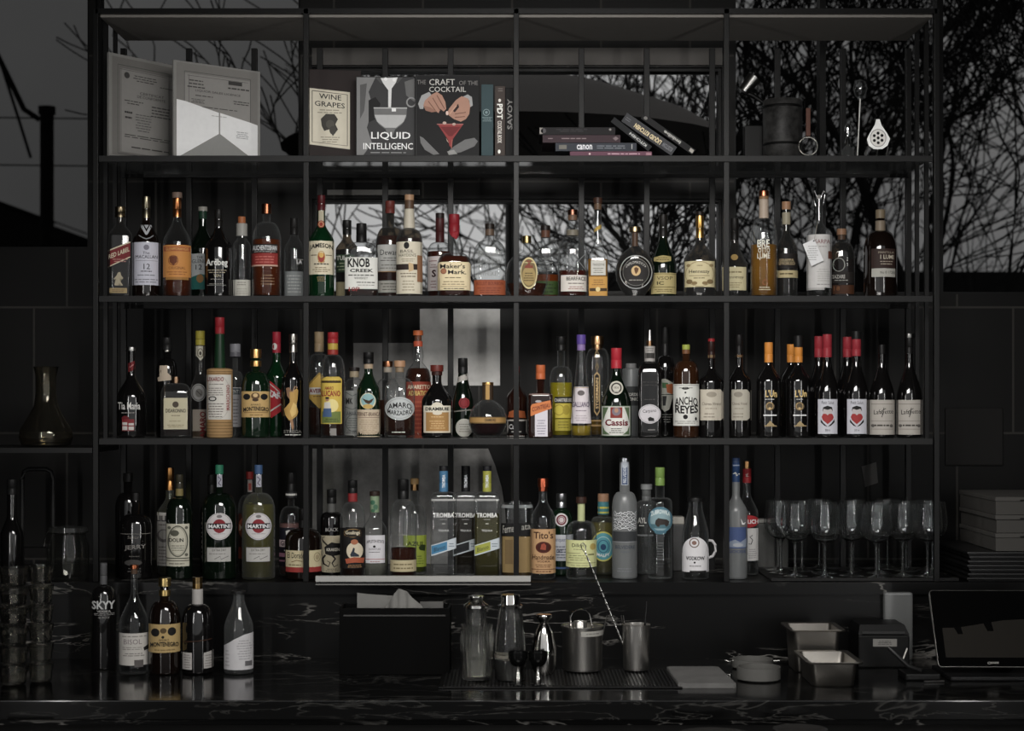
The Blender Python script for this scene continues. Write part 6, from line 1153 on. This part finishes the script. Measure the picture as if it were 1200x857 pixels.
# napkin box
d = -.24; k = K(d); x0 = PX(464, d)
nb = empty('napkin_holder', (x0, d, ZW), 0, 'square black napkin box with napkins showing above its rim', 'napkin holder')
hz = PZ(710, d) - ZW; hw = 64 * k; bm_ = paint((5, 5, 5), .6, gain=1); bm_.node_tree.nodes['Principled BSDF'].inputs['Specular IOR Level'].default_value = .05
for a, b_, c_, e in ((-hw, hw, -.06, -.054), (-hw, hw, .054, .06), (-hw, -hw + .006, -.054, .054), (hw - .006, hw, -.054, .054)): MB().box(a, b_, c_, e, .0, hz, bev=.0012).build('side_panel', bm_, nb)
MB().box(-hw + .006, hw - .006, -.054, .054, 0, .005).build('bottom', bm_, nb)
MB().box(-hw + .012, hw - .012, -.0615, -.0605, hz - .022, hz - .018).build('edge_trim', paint((60, 59, 58), .4, gain=1), nb)
zz = lambda v: PZ(v, d); xx = lambda p: PX(p, d)
n1 = empty('napkin', (xx(445), d, ZW + .006), 0, 'flat folded pale grey napkin at the left of the black napkin box', 'napkin', 'napkins in the black box')
vs = [(xx(u) - xx(445), yy, zz(v) - ZW - .006) for yy in (-.012, -.008) for u, v in ((419, 760), (419, 694.5), (432, 696), (462, 698), (470, 702), (470, 760))]
MB().add(vs, [tuple(range(6)), tuple(reversed(range(6, 12)))] + [(i, (i + 1) % 6, (i + 1) % 6 + 6, i + 6) for i in range(6)]).build('sheet', paint((104, 103, 100), .85, gain=1), n1)
n2 = empty('napkin', (xx(472), d, ZW + .006), 0, 'crumpled pleated napkin peak rising in the middle of the black napkin box', 'napkin', 'napkins in the black box')
top = [(452, 710, 0), (458, 704, .010), (463, 694, -.004), (468, 689, .008), (472, 689.5, -.006), (477, 692, .008), (484, 699, -.004), (493, 707, .006), (496, 710, 0)]
vs = [(xx(u) - xx(472), -.03 + o_, zz(v) - ZW - .006) for u, v, o_ in top] + [(xx(u) - xx(472), -.034 + o_ * 1.8, zz(760) - ZW - .006) for u, v, o_ in top]; n = len(top)
fs_ = [(i, i + 1, i + 1 + n, i + n) for i in range(n - 1)]
ob = MB().add(vs, fs_).build('sheet', paint((104, 103, 100), .85, gain=1), n2, True); md = ob.modifiers.new('thick', 'SOLIDIFY'); md.thickness = .002
n3 = empty('napkin', (xx(505), d, ZW + .006), 0, 'napkin edge just clearing the rim at the right of the black napkin box', 'napkin', 'napkins in the black box')
MB().box(xx(492) - xx(505), xx(519) - xx(505), .012, .016, 0, zz(706) - ZW - .006).build('sheet', paint((84, 83, 81), .85, gain=1), n3)
# glassware and tools on the mat
CG = true_glass((.95, .95, .93), 0, .012); CH = metal((190, 188, 184), .13); ST_ = metal((190, 187, 182), .3)
def lz(d, zb): return lambda v: PZ(v, d) - zb
d = -.43; k = K(d); z = lz(d, ZM)
g = empty('mixing_glass', (PX(559, d), d, ZM), 0, 'cut glass beaker holding an upturned steel topped shaker, left end of the bar mat', 'mixing glass')
MB().lathe([(.001, .004), (17 * k, .004), (18.5 * k, .012), (19 * k, z(765)), (18 * k, z(745)), (18.5 * k, z(736)), (19 * k, z(732)), (18.3 * k, z(732)), (17 * k, z(745)), (17.5 * k, .014), (.001, .012)], 32).build('beaker', CG, g, True)
fc = MB()
for i in range(22):
    a = 2 * PI * i / 22; c, s_ = math.cos(a), math.sin(a); fc.tube([(c * 18.3 * k, s_ * 18.3 * k, z(738)), (c * 18.9 * k, s_ * 18.9 * k, z(750)), (c * 19 * k, s_ * 19 * k, z(764))], [.0018, .0028, .0005], 5)
fc.build('cut_facets', CG, g, True)
s2 = empty('cobbler_shaker', (PX(558, d), d, ZM + .013), 0, 'small glass shaker with a domed steel knob standing in the cut glass beaker', 'shaker'); z2 = lz(d, ZM + .013)
MB().lathe([(.001, .0), (10 * k, .001), (11.5 * k, z2(770)), (12.5 * k, z2(712)), (12 * k, z2(711))], 28).build('body', CG, s2, True)
MB().lathe([(14.5 * k, z2(712)), (14.5 * k, z2(709)), (11 * k, z2(707)), (8 * k, z2(704)), (9.6 * k, z2(700)), (9.4 * k, z2(698.5)), (.001, z2(698))], 28, closed_bot=True).build('steel_cap', CH, s2, True)
d = -.42; k = K(d); z = lz(d, ZM)
g = empty('tapered_shaker', (PX(598, d), d, ZM), 0, 'tapered glass shaker with a steel top, behind the small dark stemmed cups', 'shaker')
MB().lathe([(16.5 * k, 0), (18 * k, .004), (18.5 * k, z(767)), (17 * k, z(745)), (14 * k, z(714)), (12.6 * k, z(710))], 32, closed_bot=True).build('glass_body', CG, g, True)
MB().lathe([(14 * k, z(712)), (14.6 * k, z(709.5)), (11.8 * k, z(708)), (11.5 * k, z(699)), (11 * k, z(697)), (.001, z(697))], 28, closed_bot=True).build('steel_cap', CH, g, True)
MB().lathe([(18.9 * k, z(770)), (18.9 * k, z(766.5)), (18.2 * k, z(766.5))], 32).build('band', paint((96, 92, 84), .4), g, True)
MB().lathe([(.001, .002), (16.5 * k, .003), (17.4 * k, z(772)), (.001, z(772))], 28).build('dark_filling', paint((9, 8, 8), .3, gain=1), g, True)
for cxp, lab in ((607, 'small dark stemmed cup in front of the tapered shaker'), (630.5, 'small dark stemmed cup in front of the bell shaped steel shaker')):
    d = -.50; k = K(d); z = lz(d, ZM)
    g = empty('jigger', (PX(cxp, d), d, ZM), 0, lab, 'jigger', 'dark jiggers at the front of the bar mat')
    MB().lathe([(11 * k, z(764.5)), (11.6 * k, z(764)), (11.3 * k, z(772)), (8 * k, z(779)), (3 * k, z(782)), (.001, z(782)), (.001, z(780.5)), (7.4 * k, z(777)), (10.4 * k, z(771)), (10.8 * k, z(765))], 28).build('cup', paint((12, 12, 12), .2, .3, gain=1), g, True)
    MB().lathe([(2.4 * k, z(782)), (2.2 * k, z(787)), (3.6 * k, z(795)), (4.2 * k, z(799)), (3 * k, z(802))], 20).build('stem', CH, g, True)
    MB().lathe([(3 * k, z(801)), (9 * k, .002), (9 * k, 0), (.001, 0)], 24).build('foot', paint((16, 16, 16), .2, .4, gain=1), g, True)
d = -.33; k = K(d); z = lz(d, ZM)
g = empty('bell_shaker', (PX(637.5, d), d, ZM), 0, 'polished bell shaped steel shaker with a flared top', 'shaker')
MB().lathe([(10 * k, 0), (14.5 * k, z(783)), (15 * k, z(765)), (14.5 * k, z(757)), (11 * k, z(742)), (6.5 * k, z(733)), (4.2 * k, z(730))], 32, closed_bot=True).build('body', CH, g, True)
MB().lathe([(4.4 * k, z(731)), (6 * k, z(728)), (9.5 * k, z(723.5)), (9.8 * k, z(721.5)), (9.2 * k, z(720.5)), (.001, z(721.5))], 32).build('flared_top', CH, g, True)
# steel pail
d = -.27; k = K(d); z = lz(d, ZM)
g = empty('steel_pail', (PX(682.5, d), d, ZM), 0, 'round steel pail with a thin arched handle and a paper sticker', 'pail')
MB().lathe([(.001, .003), (21.5 * k, .003), (23 * k, .010), (23.4 * k, z(736)), (25 * k, z(734)), (25 * k, z(733)), (22.8 * k, z(734)), (22.3 * k, .012), (.001, .011)], 40).build('body', ST_, g, True)
MB().tube([(x_, -.008 + .004 * i / 10, z_) for i, (x_, z_) in enumerate([(-13.5 * k, z(736)), (-14 * k, z(724)), (-12 * k, z(718)), (-7 * k, z(715)), (-2 * k, z(714)), (4 * k, z(715)), (8 * k, z(719)), (10 * k, z(727)), (11.5 * k, z(736))])], .0016, 8).build('handle', CH, g, True)
decal('sticker', [R(680, 737.5, 707, 743.5, (140, 138, 132)), LN(683, 739, 704, 742, 1, (90, 88, 84))], lambda u, v, e: ((u - 682.5) * k, -math.sqrt(max(1e-8, (23.4 * k + e) ** 2 - ((u - 682.5) * k * .985) ** 2)), z(v)), lambda u, v: (u, v), g, du=2.0)
h2 = empty('bar_strainer', (PX(680, d), d, ZM + .0115), 0, 'short steel cylinder standing inside the round steel pail', 'strainer'); zi = lz(d, ZM + .0115)
MB().lathe([(8 * k, 0), (8 * k, zi(729)), (7.4 * k, zi(728)), (7.2 * k, zi(731)), (7.2 * k, .002)], 28, closed_bot=True).build('cylinder', ST_, h2, True)
for (ua, va, ub, vb, lab) in ((668, 722, 671, 780, 'thin dark tool leaning at the left inside the steel pail'), (711, 722, 699, 770, 'thin dark tool leaning out of the right of the steel pail')):
    t_ = empty('bar_tool', (PX(ub, d + .005), d + .005, ZM + .012), 0, lab, 'bar tool', 'dark tools standing in the steel pail')
    MB().tube([((ua - ub) * k, 0, PZ(va, d) - ZM - .012), (0, 0, .004)], .0022, 8).build('rod', metal((90, 88, 84), .3), t_, True)
# steel tumbler and bar spoon
d = -.27; k = K(d); z = lz(d, ZM)
g = empty('steel_tumbler', (PX(745.5, d), d, ZM), 0, 'straight steel tumbler holding a long twisted spoon', 'tumbler')
MB().lathe([(.001, .003), (14 * k, .003), (15 * k, .008), (16.2 * k, z(734)), (16.6 * k, z(732)), (16 * k, z(731.5)), (14.4 * k, .010), (.001, .009)], 36).build('body', ST_, g, True)
s = empty('bar_spoon', (PX(738, d), d, ZM + .010), 0, 'long twisted steel bar spoon with a looped end, rising from the steel tumbler', 'bar spoon')
pt = lambda u, v, y=0: Vector(((u - 738) * k, y, PZ(v, d) - ZM - .010))
A_, B_ = pt(741, 782), pt(686, 648); mbs = MB(); n = 90
for ph in (0, PI):
    pts = []
    for i in range(n + 1):
        t = i / n; p = A_.lerp(B_, t); a = t * 60 + ph; pts.append(p + Vector((math.cos(a) * .0016, math.sin(a) * .0016, 0)))
    mbs.tube(pts, .0015, 5)
mbs.build('twisted_shaft', CH, s, True)
loop = [pt(686, 648), pt(681.5, 643), pt(680.5, 638), pt(683, 636.5), pt(686, 640), pt(686.5, 647)]
MB().tube(loop, .0014, 6).build('loop_end', CH, s, True)
t_ = empty('straw', (PX(754, d), d + .008, ZM + .010), 0, 'thin black straw standing at the right of the steel tumbler', 'straw')
MB().tube([(-2 * k, 0, .002), (4 * k, 0, PZ(706, d) - ZM - .010)], .003, 8).build('tube', paint((14, 14, 14), .3, gain=1), t_, True)
t_ = empty('tweezers', (PX(737, d), d + .010, ZM + .010), 0, 'pair of short dark tweezers leaning to the left in the steel tumbler', 'tweezers')
for o_ in (0, .006): MB().tube([(0, 0, .002), (-9 * k + o_, 0, PZ(722, d) - ZM - .010)], .0018, 6).build('arm', metal((60, 58, 56), .35), t_, True)
# cutting board, ramekins
d0, d1 = wbase(801) , wbase(781)
cb = empty('cutting_board', (PX(828, -.4), -.4, ZW), 0, 'pale rectangular cutting board lying on the worktop', 'cutting board')
zc_ = ZW + .013; dd = lambda py: D * (ZC - zc_) / ((py - HZ) * S) - D
c4 = [(795, 801), (863, 801), (842, 781), (781, 781)]; vs = []
for zq in (0, .013):
    for u, v in c4: q = dd(v); vs.append((PX(u, q) - PX(828, -.4), q + .4, zq))
bm = bmesh.new(); bv = [bm.verts.new(v) for v in vs]
for f in [(3, 2, 1, 0), (4, 5, 6, 7), (0, 1, 5, 4), (1, 2, 6, 5), (2, 3, 7, 6), (3, 0, 4, 7)]: bm.faces.new([bv[i] for i in f])
bmesh.ops.bevel(bm, geom=[e for e in bm.edges if abs(e.verts[0].co.z - e.verts[1].co.z) > .005], offset=.006, segments=3, affect='EDGES')
bmesh.ops.bevel(bm, geom=[e for e in bm.edges if min(e.verts[0].co.z, e.verts[1].co.z) > .01], offset=.0015, segments=2, affect='EDGES')
me = bpy.data.meshes.new('board'); bm.to_mesh(me); bm.free(); me.materials.append(mottle(.10, .135, 14, .6)); ob = bpy.data.objects.new('board', me); COL.objects.link(ob); ob.parent = cb
for cxp, py, rw, top, lab in ((882, 787, 24, 773.5, 'white round dish with a wire clip, behind the other dish'), (889, 801.5, 25.5, 783.5, 'white round dish nearer the front of the worktop')):
    d = wbase(py) + rw * S; k = K(d); h = (rw * 0 + (PZ((top + (783 if top < 780 else 795)) / 2, d) - ZW)); h = .026 if top < 780 else .036
    g = empty('ramekin', (PX(cxp, d), d, ZW), 0, lab, 'dish', 'white dishes beside the cutting board'); W_ = paint((86, 85, 82), .4, gain=1)
    MB().lathe([(rw * k * .9, 0), (rw * k, .004), (rw * k, h), (rw * k * .93, h), (rw * k * .9, .006), (.001, .005)], 40, closed_bot=True).build('dish', W_, g, True)
    if top < 780:
        MB().tube([(-.06, 0, h - .006), (-.078, -.004, h - .004), (-.064, -.008, h - .008)], .0014, 6).tube([(.056, 0, h - .006), (.076, -.004, h - .004)], .0014, 6).build('wire_clip', CH, g, True)
# gastronorm pans
def pan(name, cx, d, z0, hw, hy, h, label, rim=.012):
    g = empty(name, (cx, d, z0), 0, label, 'pan', 'steel pans at the right of the worktop'); m = metal((120, 116, 110), .38)
    def ringr(ax, ay, z, r=.014):
        out = []
        for sx, sy, a0 in ((1, 1, 0), (-1, 1, PI / 2), (-1, -1, PI), (1, -1, 1.5 * PI)):
            for i in range(5):
                a = a0 + PI / 2 * i / 4; out.append((sx * (ax - r) + r * math.cos(a), sy * (ay - r) + r * math.sin(a), z))
        return out
    lv = [(hw * .86, hy * .86, 0), (hw * .9, hy * .9, .004), (hw, hy, h - .002), (hw + rim, hy + rim, h), (hw + rim, hy + rim, h - .004)]
    vs = []; fs = []
    for a, b_, z_ in lv: vs += ringr(a, b_, z_)
    for j in range(len(lv) - 1):
        for i in range(20): fs.append((j * 20 + i, j * 20 + (i + 1) % 20, (j + 1) * 20 + (i + 1) % 20, (j + 1) * 20 + i))
    fs.append(tuple(reversed(range(20))))
    ob = MB().add(vs, fs).build('body', m, g, True); md = ob.modifiers.new('t', 'SOLIDIFY'); md.thickness = .0012
    return g
d = -.20; pan('steel_pan', PX(958, d - .08), d, ZW, 27 * K(d), .075, PZ(739, d - .085) - ZW, 'deep steel pan standing behind the shallow steel pan')
d = -.41; pan('steel_pan', PX(978, d - .1), d, ZW, 27 * K(d), .100, PZ(777, d - .112) - ZW, 'shallow steel pan with a wide flat rim, in front of the deep pan')
# receipt printer, roll of paper, card reader, tablet
d = -.18; k = K(d); z = lz(d, ZW); g = empty('receipt_printer', (PX(1036, d), d, ZW), 0, 'black receipt printer with a small white sticker', 'printer'); hw = 30 * k
MB().box(-hw, hw, 0, .14, 0, z(745), bev=.004).build('body', paint((6, 6, 6), .5, gain=1), g)
MB().add([(-hw, .0, z(744.5)), (hw, .0, z(744.5)), (hw, .14, z(744.5)), (-hw, .14, z(744.5)), (-hw + .006, .012, z(733)), (hw - .012, .012, z(733)), (hw - .012, .13, z(733)), (-hw + .006, .13, z(733))], [(0, 3, 2, 1), (4, 5, 6, 7), (0, 1, 5, 4), (1, 2, 6, 5), (2, 3, 7, 6), (3, 0, 4, 7)]).build('lid', paint((8, 8, 8), .5, gain=1), g)
decal('sticker', [R(1023, 749, 1051, 758, (116, 114, 110)), LN(1027, 751, 1047, 756, 3, (40, 40, 40))], lambda u, v, e: ((u - 1036) * k, -e, z(v)), lambda u, v: (u, v), g, du=0)
MB().box(-hw + .01, hw - .014, -.004, -.0002, z(743), z(740)).build('paper_slot', paint((44, 44, 44), .4, gain=1), g)
d = -.035; k = K(d); tag(MB().box(PX(1037, d), PX(1070, d), d, d + .03, ZW, PZ(695, d), bev=.006).build('paper_caddy', clear_glass((.55, .54, .52), .5, .16, .25)), 'pale translucent upright holder behind the receipt printer', 'holder')
g = empty('card_reader', (PX(1078, -.35), -.35, ZW), 0, 'dark card reader cradle with a slanting bar, between printer and tablet', 'card reader')
k = K(-.35)
MB().box(-.05, .045, -.05, .05, 0, .018, bev=.004).build('cradle', paint((13, 13, 13), .4, gain=1), g)
MB().tube([(-.075, .045, .075), (-.03, .0, .03), (.0, -.03, .022)], .006, 8).build('slanting_bar', paint((24, 24, 24), .3, gain=1), g, True)
MB().tube([(-.028, .03, .075), (-.042, .02, .045)], .003, 6).build('clip', metal((110, 108, 104), .3), g, True)
tag(MB().tube([(PX(1083, -.43), -.43, ZW + .003), (PX(1107, -.43), -.425, ZW + .003)], .0026, 8).build('pen', metal((130, 128, 126), .3), None, True), 'slim silver pen lying in front of the card reader', 'pen')
g = empty('tablet_stand', (1.35, -.32, ZW), 0, 'dark base and arm that hold the tablet screen on the worktop', 'stand')
MB().box(-.17, .14, -.09, .12, 0, .012, bev=.004).build('base', paint((20, 20, 21), .4, gain=1), g); MB().box(-.04, .04, .066, .082, .0125, .15, bev=.004).build('arm', paint((20, 20, 21), .4, gain=1), g)
# screen
BLx, BLz, BLy = 499.5 * K(-.36), PZ(782, -.36), -.36; TLy = -.245; TLz = PZ(692, TLy)
tilt = math.atan2(TLy - BLy, TLz - BLz); Hs = math.hypot(TLy - BLy, TLz - BLz); Ws = Hs * 1.5
g = empty('tablet', (BLx, BLy, BLz), 0, 'tilted black tablet screen with a pale metal edge, at the right end of the worktop', 'tablet'); g.rotation_euler = (-tilt, 0, math.radians(-1.0))
def rrect(x0, x1, z0, z1, r, y, n=5):
    out = []
    for cx, cz, a0 in ((x1 - r, z1 - r, 0), (x0 + r, z1 - r, PI / 2), (x0 + r, z0 + r, PI), (x1 - r, z0 + r, 1.5 * PI)):
        for i in range(n): a = a0 + PI / 2 * i / (n - 1); out.append((cx + r * math.cos(a), y, cz + r * math.sin(a)))
    return out
def slab(x0, x1, z0, z1, r, y0, y1):
    a = rrect(x0, x1, z0, z1, r, y0); b_ = rrect(x0, x1, z0, z1, r, y1); n = len(a)
    return MB().add(a + b_, [tuple(range(n)), tuple(reversed(range(n, 2 * n)))] + [(i, i + n, (i + 1) % n + n, (i + 1) % n) for i in range(n)])
slab(0, Ws, 0, Hs, .010, 0, .009).build('casing', metal((150, 148, 144), .3), g)
slab(.0016, Ws - .0016, .0016, Hs - .0016, .009, -.0012, -.0002).build('screen', paint((7, 7, 7), .05, gain=1), g)
decal('reflection_and_lettering', [PG([(.07, .50), (.2, .505), (.56, .60), (1.0, .64), (1.0, .12), (.07, .12)], (36, 34, 31)), PG([(.16, .52), (.22, .52), (.23, .42), (.19, .42)], (6, 6, 6)), PG([(.40, .58), (.47, .58), (.48, .46), (.43, .46)], (6, 6, 6)), T('Cinvest', .395, .03, .485, .065, (150, 148, 144), 0, .02)], lambda u, v, e: (u * Ws, -.0013 - e, v * Hs), lambda u, v: (u, v), g, du=0, rough=.15)  # pale reflected area painted on the screen, with the lettering
# white boxes and black trays at the right
bx0 = PX(1167, .0); GBX = 'white boxes stacked at the right'
z0 = PZ(646.5, 0); hb = (PZ(582.5, 0) - z0) / 3
for i, lab in enumerate(('white cardboard box at the bottom of the stack on the right', 'middle white cardboard box of the stack on the right', 'topmost white cardboard box of the stack on the right')):
    g = empty('takeout_box', (bx0, 0, z0 + i * hb), 0, lab, 'box', GBX); o_ = .003 * (i % 2)
    MB().box(o_, .36, o_, .40, .0006, hb - .013, bev=.0015).build('tray', paint((68, 66, 63), .75, gain=1), g)
    MB().box(-.002, .362, -.003, .402, hb - .0128, hb - .0003, bev=.0015).build('lid', paint((74, 72, 69), .75, gain=1), g)
    MB().box(.07, .12, -.0042, -.0032, hb - .012, hb - .008).build('tab_slot', paint((16, 16, 16), .6, gain=1), g)
nT = 7; ht = (z0 - Z4 - .001) / nT
for i in range(nT):
    g = empty('black_tray', (PX(1172, .2) + .12, .20, Z4 + .0006 + i * ht), 0, ['lowest', 'second lowest', 'third lowest', 'middle', 'third highest', 'second highest', 'topmost'][i] + ' of the thin black trays under the white boxes', 'tray', 'black trays under the white boxes')
    e = .004 * (i % 3)
    MB().box(-.27 + e, .30, -.20 + e, .21, 0, ht * .45, bev=.001).build('base', paint((12, 12, 12), .4, gain=1), g)
    MB().box(-.275 + e, .305, -.205 + e, .215, ht * .46, ht - .0006, bev=.0012).build('rim', paint((18, 18, 18), .35, gain=1), g)

# ------------------------------------------------------------------ left end
d = .16
tag(MB().box(fx0 + .01, PX(108, .0), .0, .34, PZ(531, .0), PZ(525, .0)).build('wall_shelf', paint((20, 20, 20), .4, gain=1)), 'dark wall shelf carrying the glass decanter at the left', 'shelf')
zq = PZ(525, 0) + .0005; k = K(d); z = lz(d, zq)
g = empty('decanter', (PX(54, d), d, zq), 0, 'wide based clear glass decanter on the dark left wall shelf', 'decanter')
MB().lathe([(18 * k, 0), (28 * k, .003), (31 * k, z(513)), (30 * k, z(504)), (22 * k, z(491)), (14 * k, z(476)), (11.5 * k, z(460)), (12 * k, z(440)), (14 * k, z(432)), (14.6 * k, z(430)), (13.6 * k, z(431)), (11 * k, z(441)), (10.6 * k, z(460)), (13 * k, z(477)), (21 * k, z(492)), (29 * k, z(505)), (29.5 * k, z(513)), (26 * k, .006), (.001, .006)], 36).build('glass_body', true_glass((.85, .82, .74)), g, True)
d = .05; k = K(d); zq = Z4 + .0005; z = lz(d, zq)
g = empty('clip_jar', (PX(80, d), d, zq), 0, 'clear storage jar with a wire clip lid on the back counter at the left', 'jar')
MB().lathe([(.001, .002), (22 * k, .002), (24 * k, .008), (24 * k, z(640)), (20 * k, z(629)), (20 * k, z(626))], 36).build('glass_body', clear_glass((.7, .7, .66), .3, .004, .03, .04), g, True)
MB().lathe([(21.5 * k, z(625)), (23 * k, z(623)), (22.5 * k, z(618)), (.001, z(616))], 36, closed_bot=True).build('lid', clear_glass((.6, .6, .55), .3, .02, .05, .05), g, True)
MB().tube([(-22 * k, -.01, z(622)), (-25 * k, -.012, z(628)), (-27 * k, -.012, z(640))], .0018, 6).tube([(x_ * k, -math.sqrt(max(0, (23.2 ** 2 - x_ * x_))) * k, z(624)) for x_ in range(-22, 23, 4)], .0012, 6).build('wire_clip', CH, g, True)
g = empty('metal_chair', (PX(44, .30), .30, Z4 + .0005), 0, 'rounded grey metal frame standing behind the clip jar at the left', 'frame')
kf = K(.30); zf = lambda v: PZ(v, .30) - Z4 - .0005
MB().tube([(-18 * kf, 0, .002), (-18 * kf, 0, zf(562)), (-16 * kf, 0, zf(553)), (-10 * kf, 0, zf(550)), (10 * kf, 0, zf(550)), (16 * kf, 0, zf(553)), (18 * kf, 0, zf(562)), (18 * kf, 0, .002)], .007, 10).build('bent_tube', paint((30, 30, 30), .4, gain=1), g, True)
MB().tube([(-18 * kf, 0, zf(640)), (18 * kf, 0, zf(640))], .006, 8).build('crossbar', paint((30, 30, 30), .4, gain=1), g, True)
g.name = 'tube_frame'
B(Crop(0, 535, FF, Z4), 62, .10, 120, 120, 300, 420, 'wine_bottle', 'dark slim necked bottle on the back counter at the far left, above the stacked tumblers', 'black', None, 24, 2, 1, 'slope', [cap(120, 200, 26, (26, 26, 26), 0, 'foil_capsule')], group=G4)
TG = true_glass((.80, .79, .76))
for px, n_, rw, lab in ((16, 6, 16.5, 'tumbler in the tall stack at the far left edge'), (48, 6, 14.5, 'tumbler in the tall stack next to the black bottle at the left')):
    d = -.46; k = K(d); htot = PZ(664, d) - ZW
    lev = ['bottom ', 'second lowest ', 'third lowest ', 'third highest ', 'second highest ', 'topmost ']
    for i in range(n_):
        hh = htot / n_; g = empty('tumbler', (PX(px, d + (.05 if px > 40 else 0)), d + (.05 if px > 40 else 0), ZW + i * hh), 0, lev[i] + lab, 'tumbler', 'stacked tumblers at the left end of the worktop')
        MB().lathe([(.001, .003), (rw * .78 * k, .002), (rw * .86 * k, .006), (rw * .92 * k, hh * .6), (rw * k, hh * .66), (rw * 1.02 * k, hh * .96), (rw * .96 * k, hh * .97), (rw * .84 * k, hh * .55), (rw * .8 * k, .010), (.001, .008)], 28).build('glass_body', TG, g, True)
# plates on the serving ledge
for cxp, d, rr, lab in ((938, -.83, 32, 'white plate edge on the serving ledge at the bottom, nearer the tablet'), (838, -.90, 44, 'white plate just entering the bottom edge below the cutting board')):
    k = K(d); g = empty('plate', (PX(cxp, d), d, ZL + .0005), 0, lab, 'plate', 'plates on the serving ledge')
    MB().lathe([(.001, .002), (rr * .6 * k, .001), (rr * k, .016), (rr * k, .018), (rr * .6 * k, .005), (.001, .005)], 40).build('dish', paint((40, 39, 38), .36, gain=1), g, True)
tag(MB().add([(-1.30, -.80, ZL + .001), (PX(38, -.80), -.80, ZL + .001), (PX(38, -.80) - .05, -.95, ZL + .001), (-1.30, -.98, ZL + .001), (-1.30, -.80, ZL + .006), (PX(38, -.80), -.80, ZL + .006), (PX(38, -.80) - .05, -.95, ZL + .006), (-1.30, -.98, ZL + .006)], [(0, 3, 2, 1), (4, 5, 6, 7), (0, 1, 5, 4), (1, 2, 6, 5), (2, 3, 7, 6), (3, 0, 4, 7)]).build('menu_card', paint((60, 58, 56), .6, gain=1)), 'grey menu card lying at the bottom left corner', 'card')
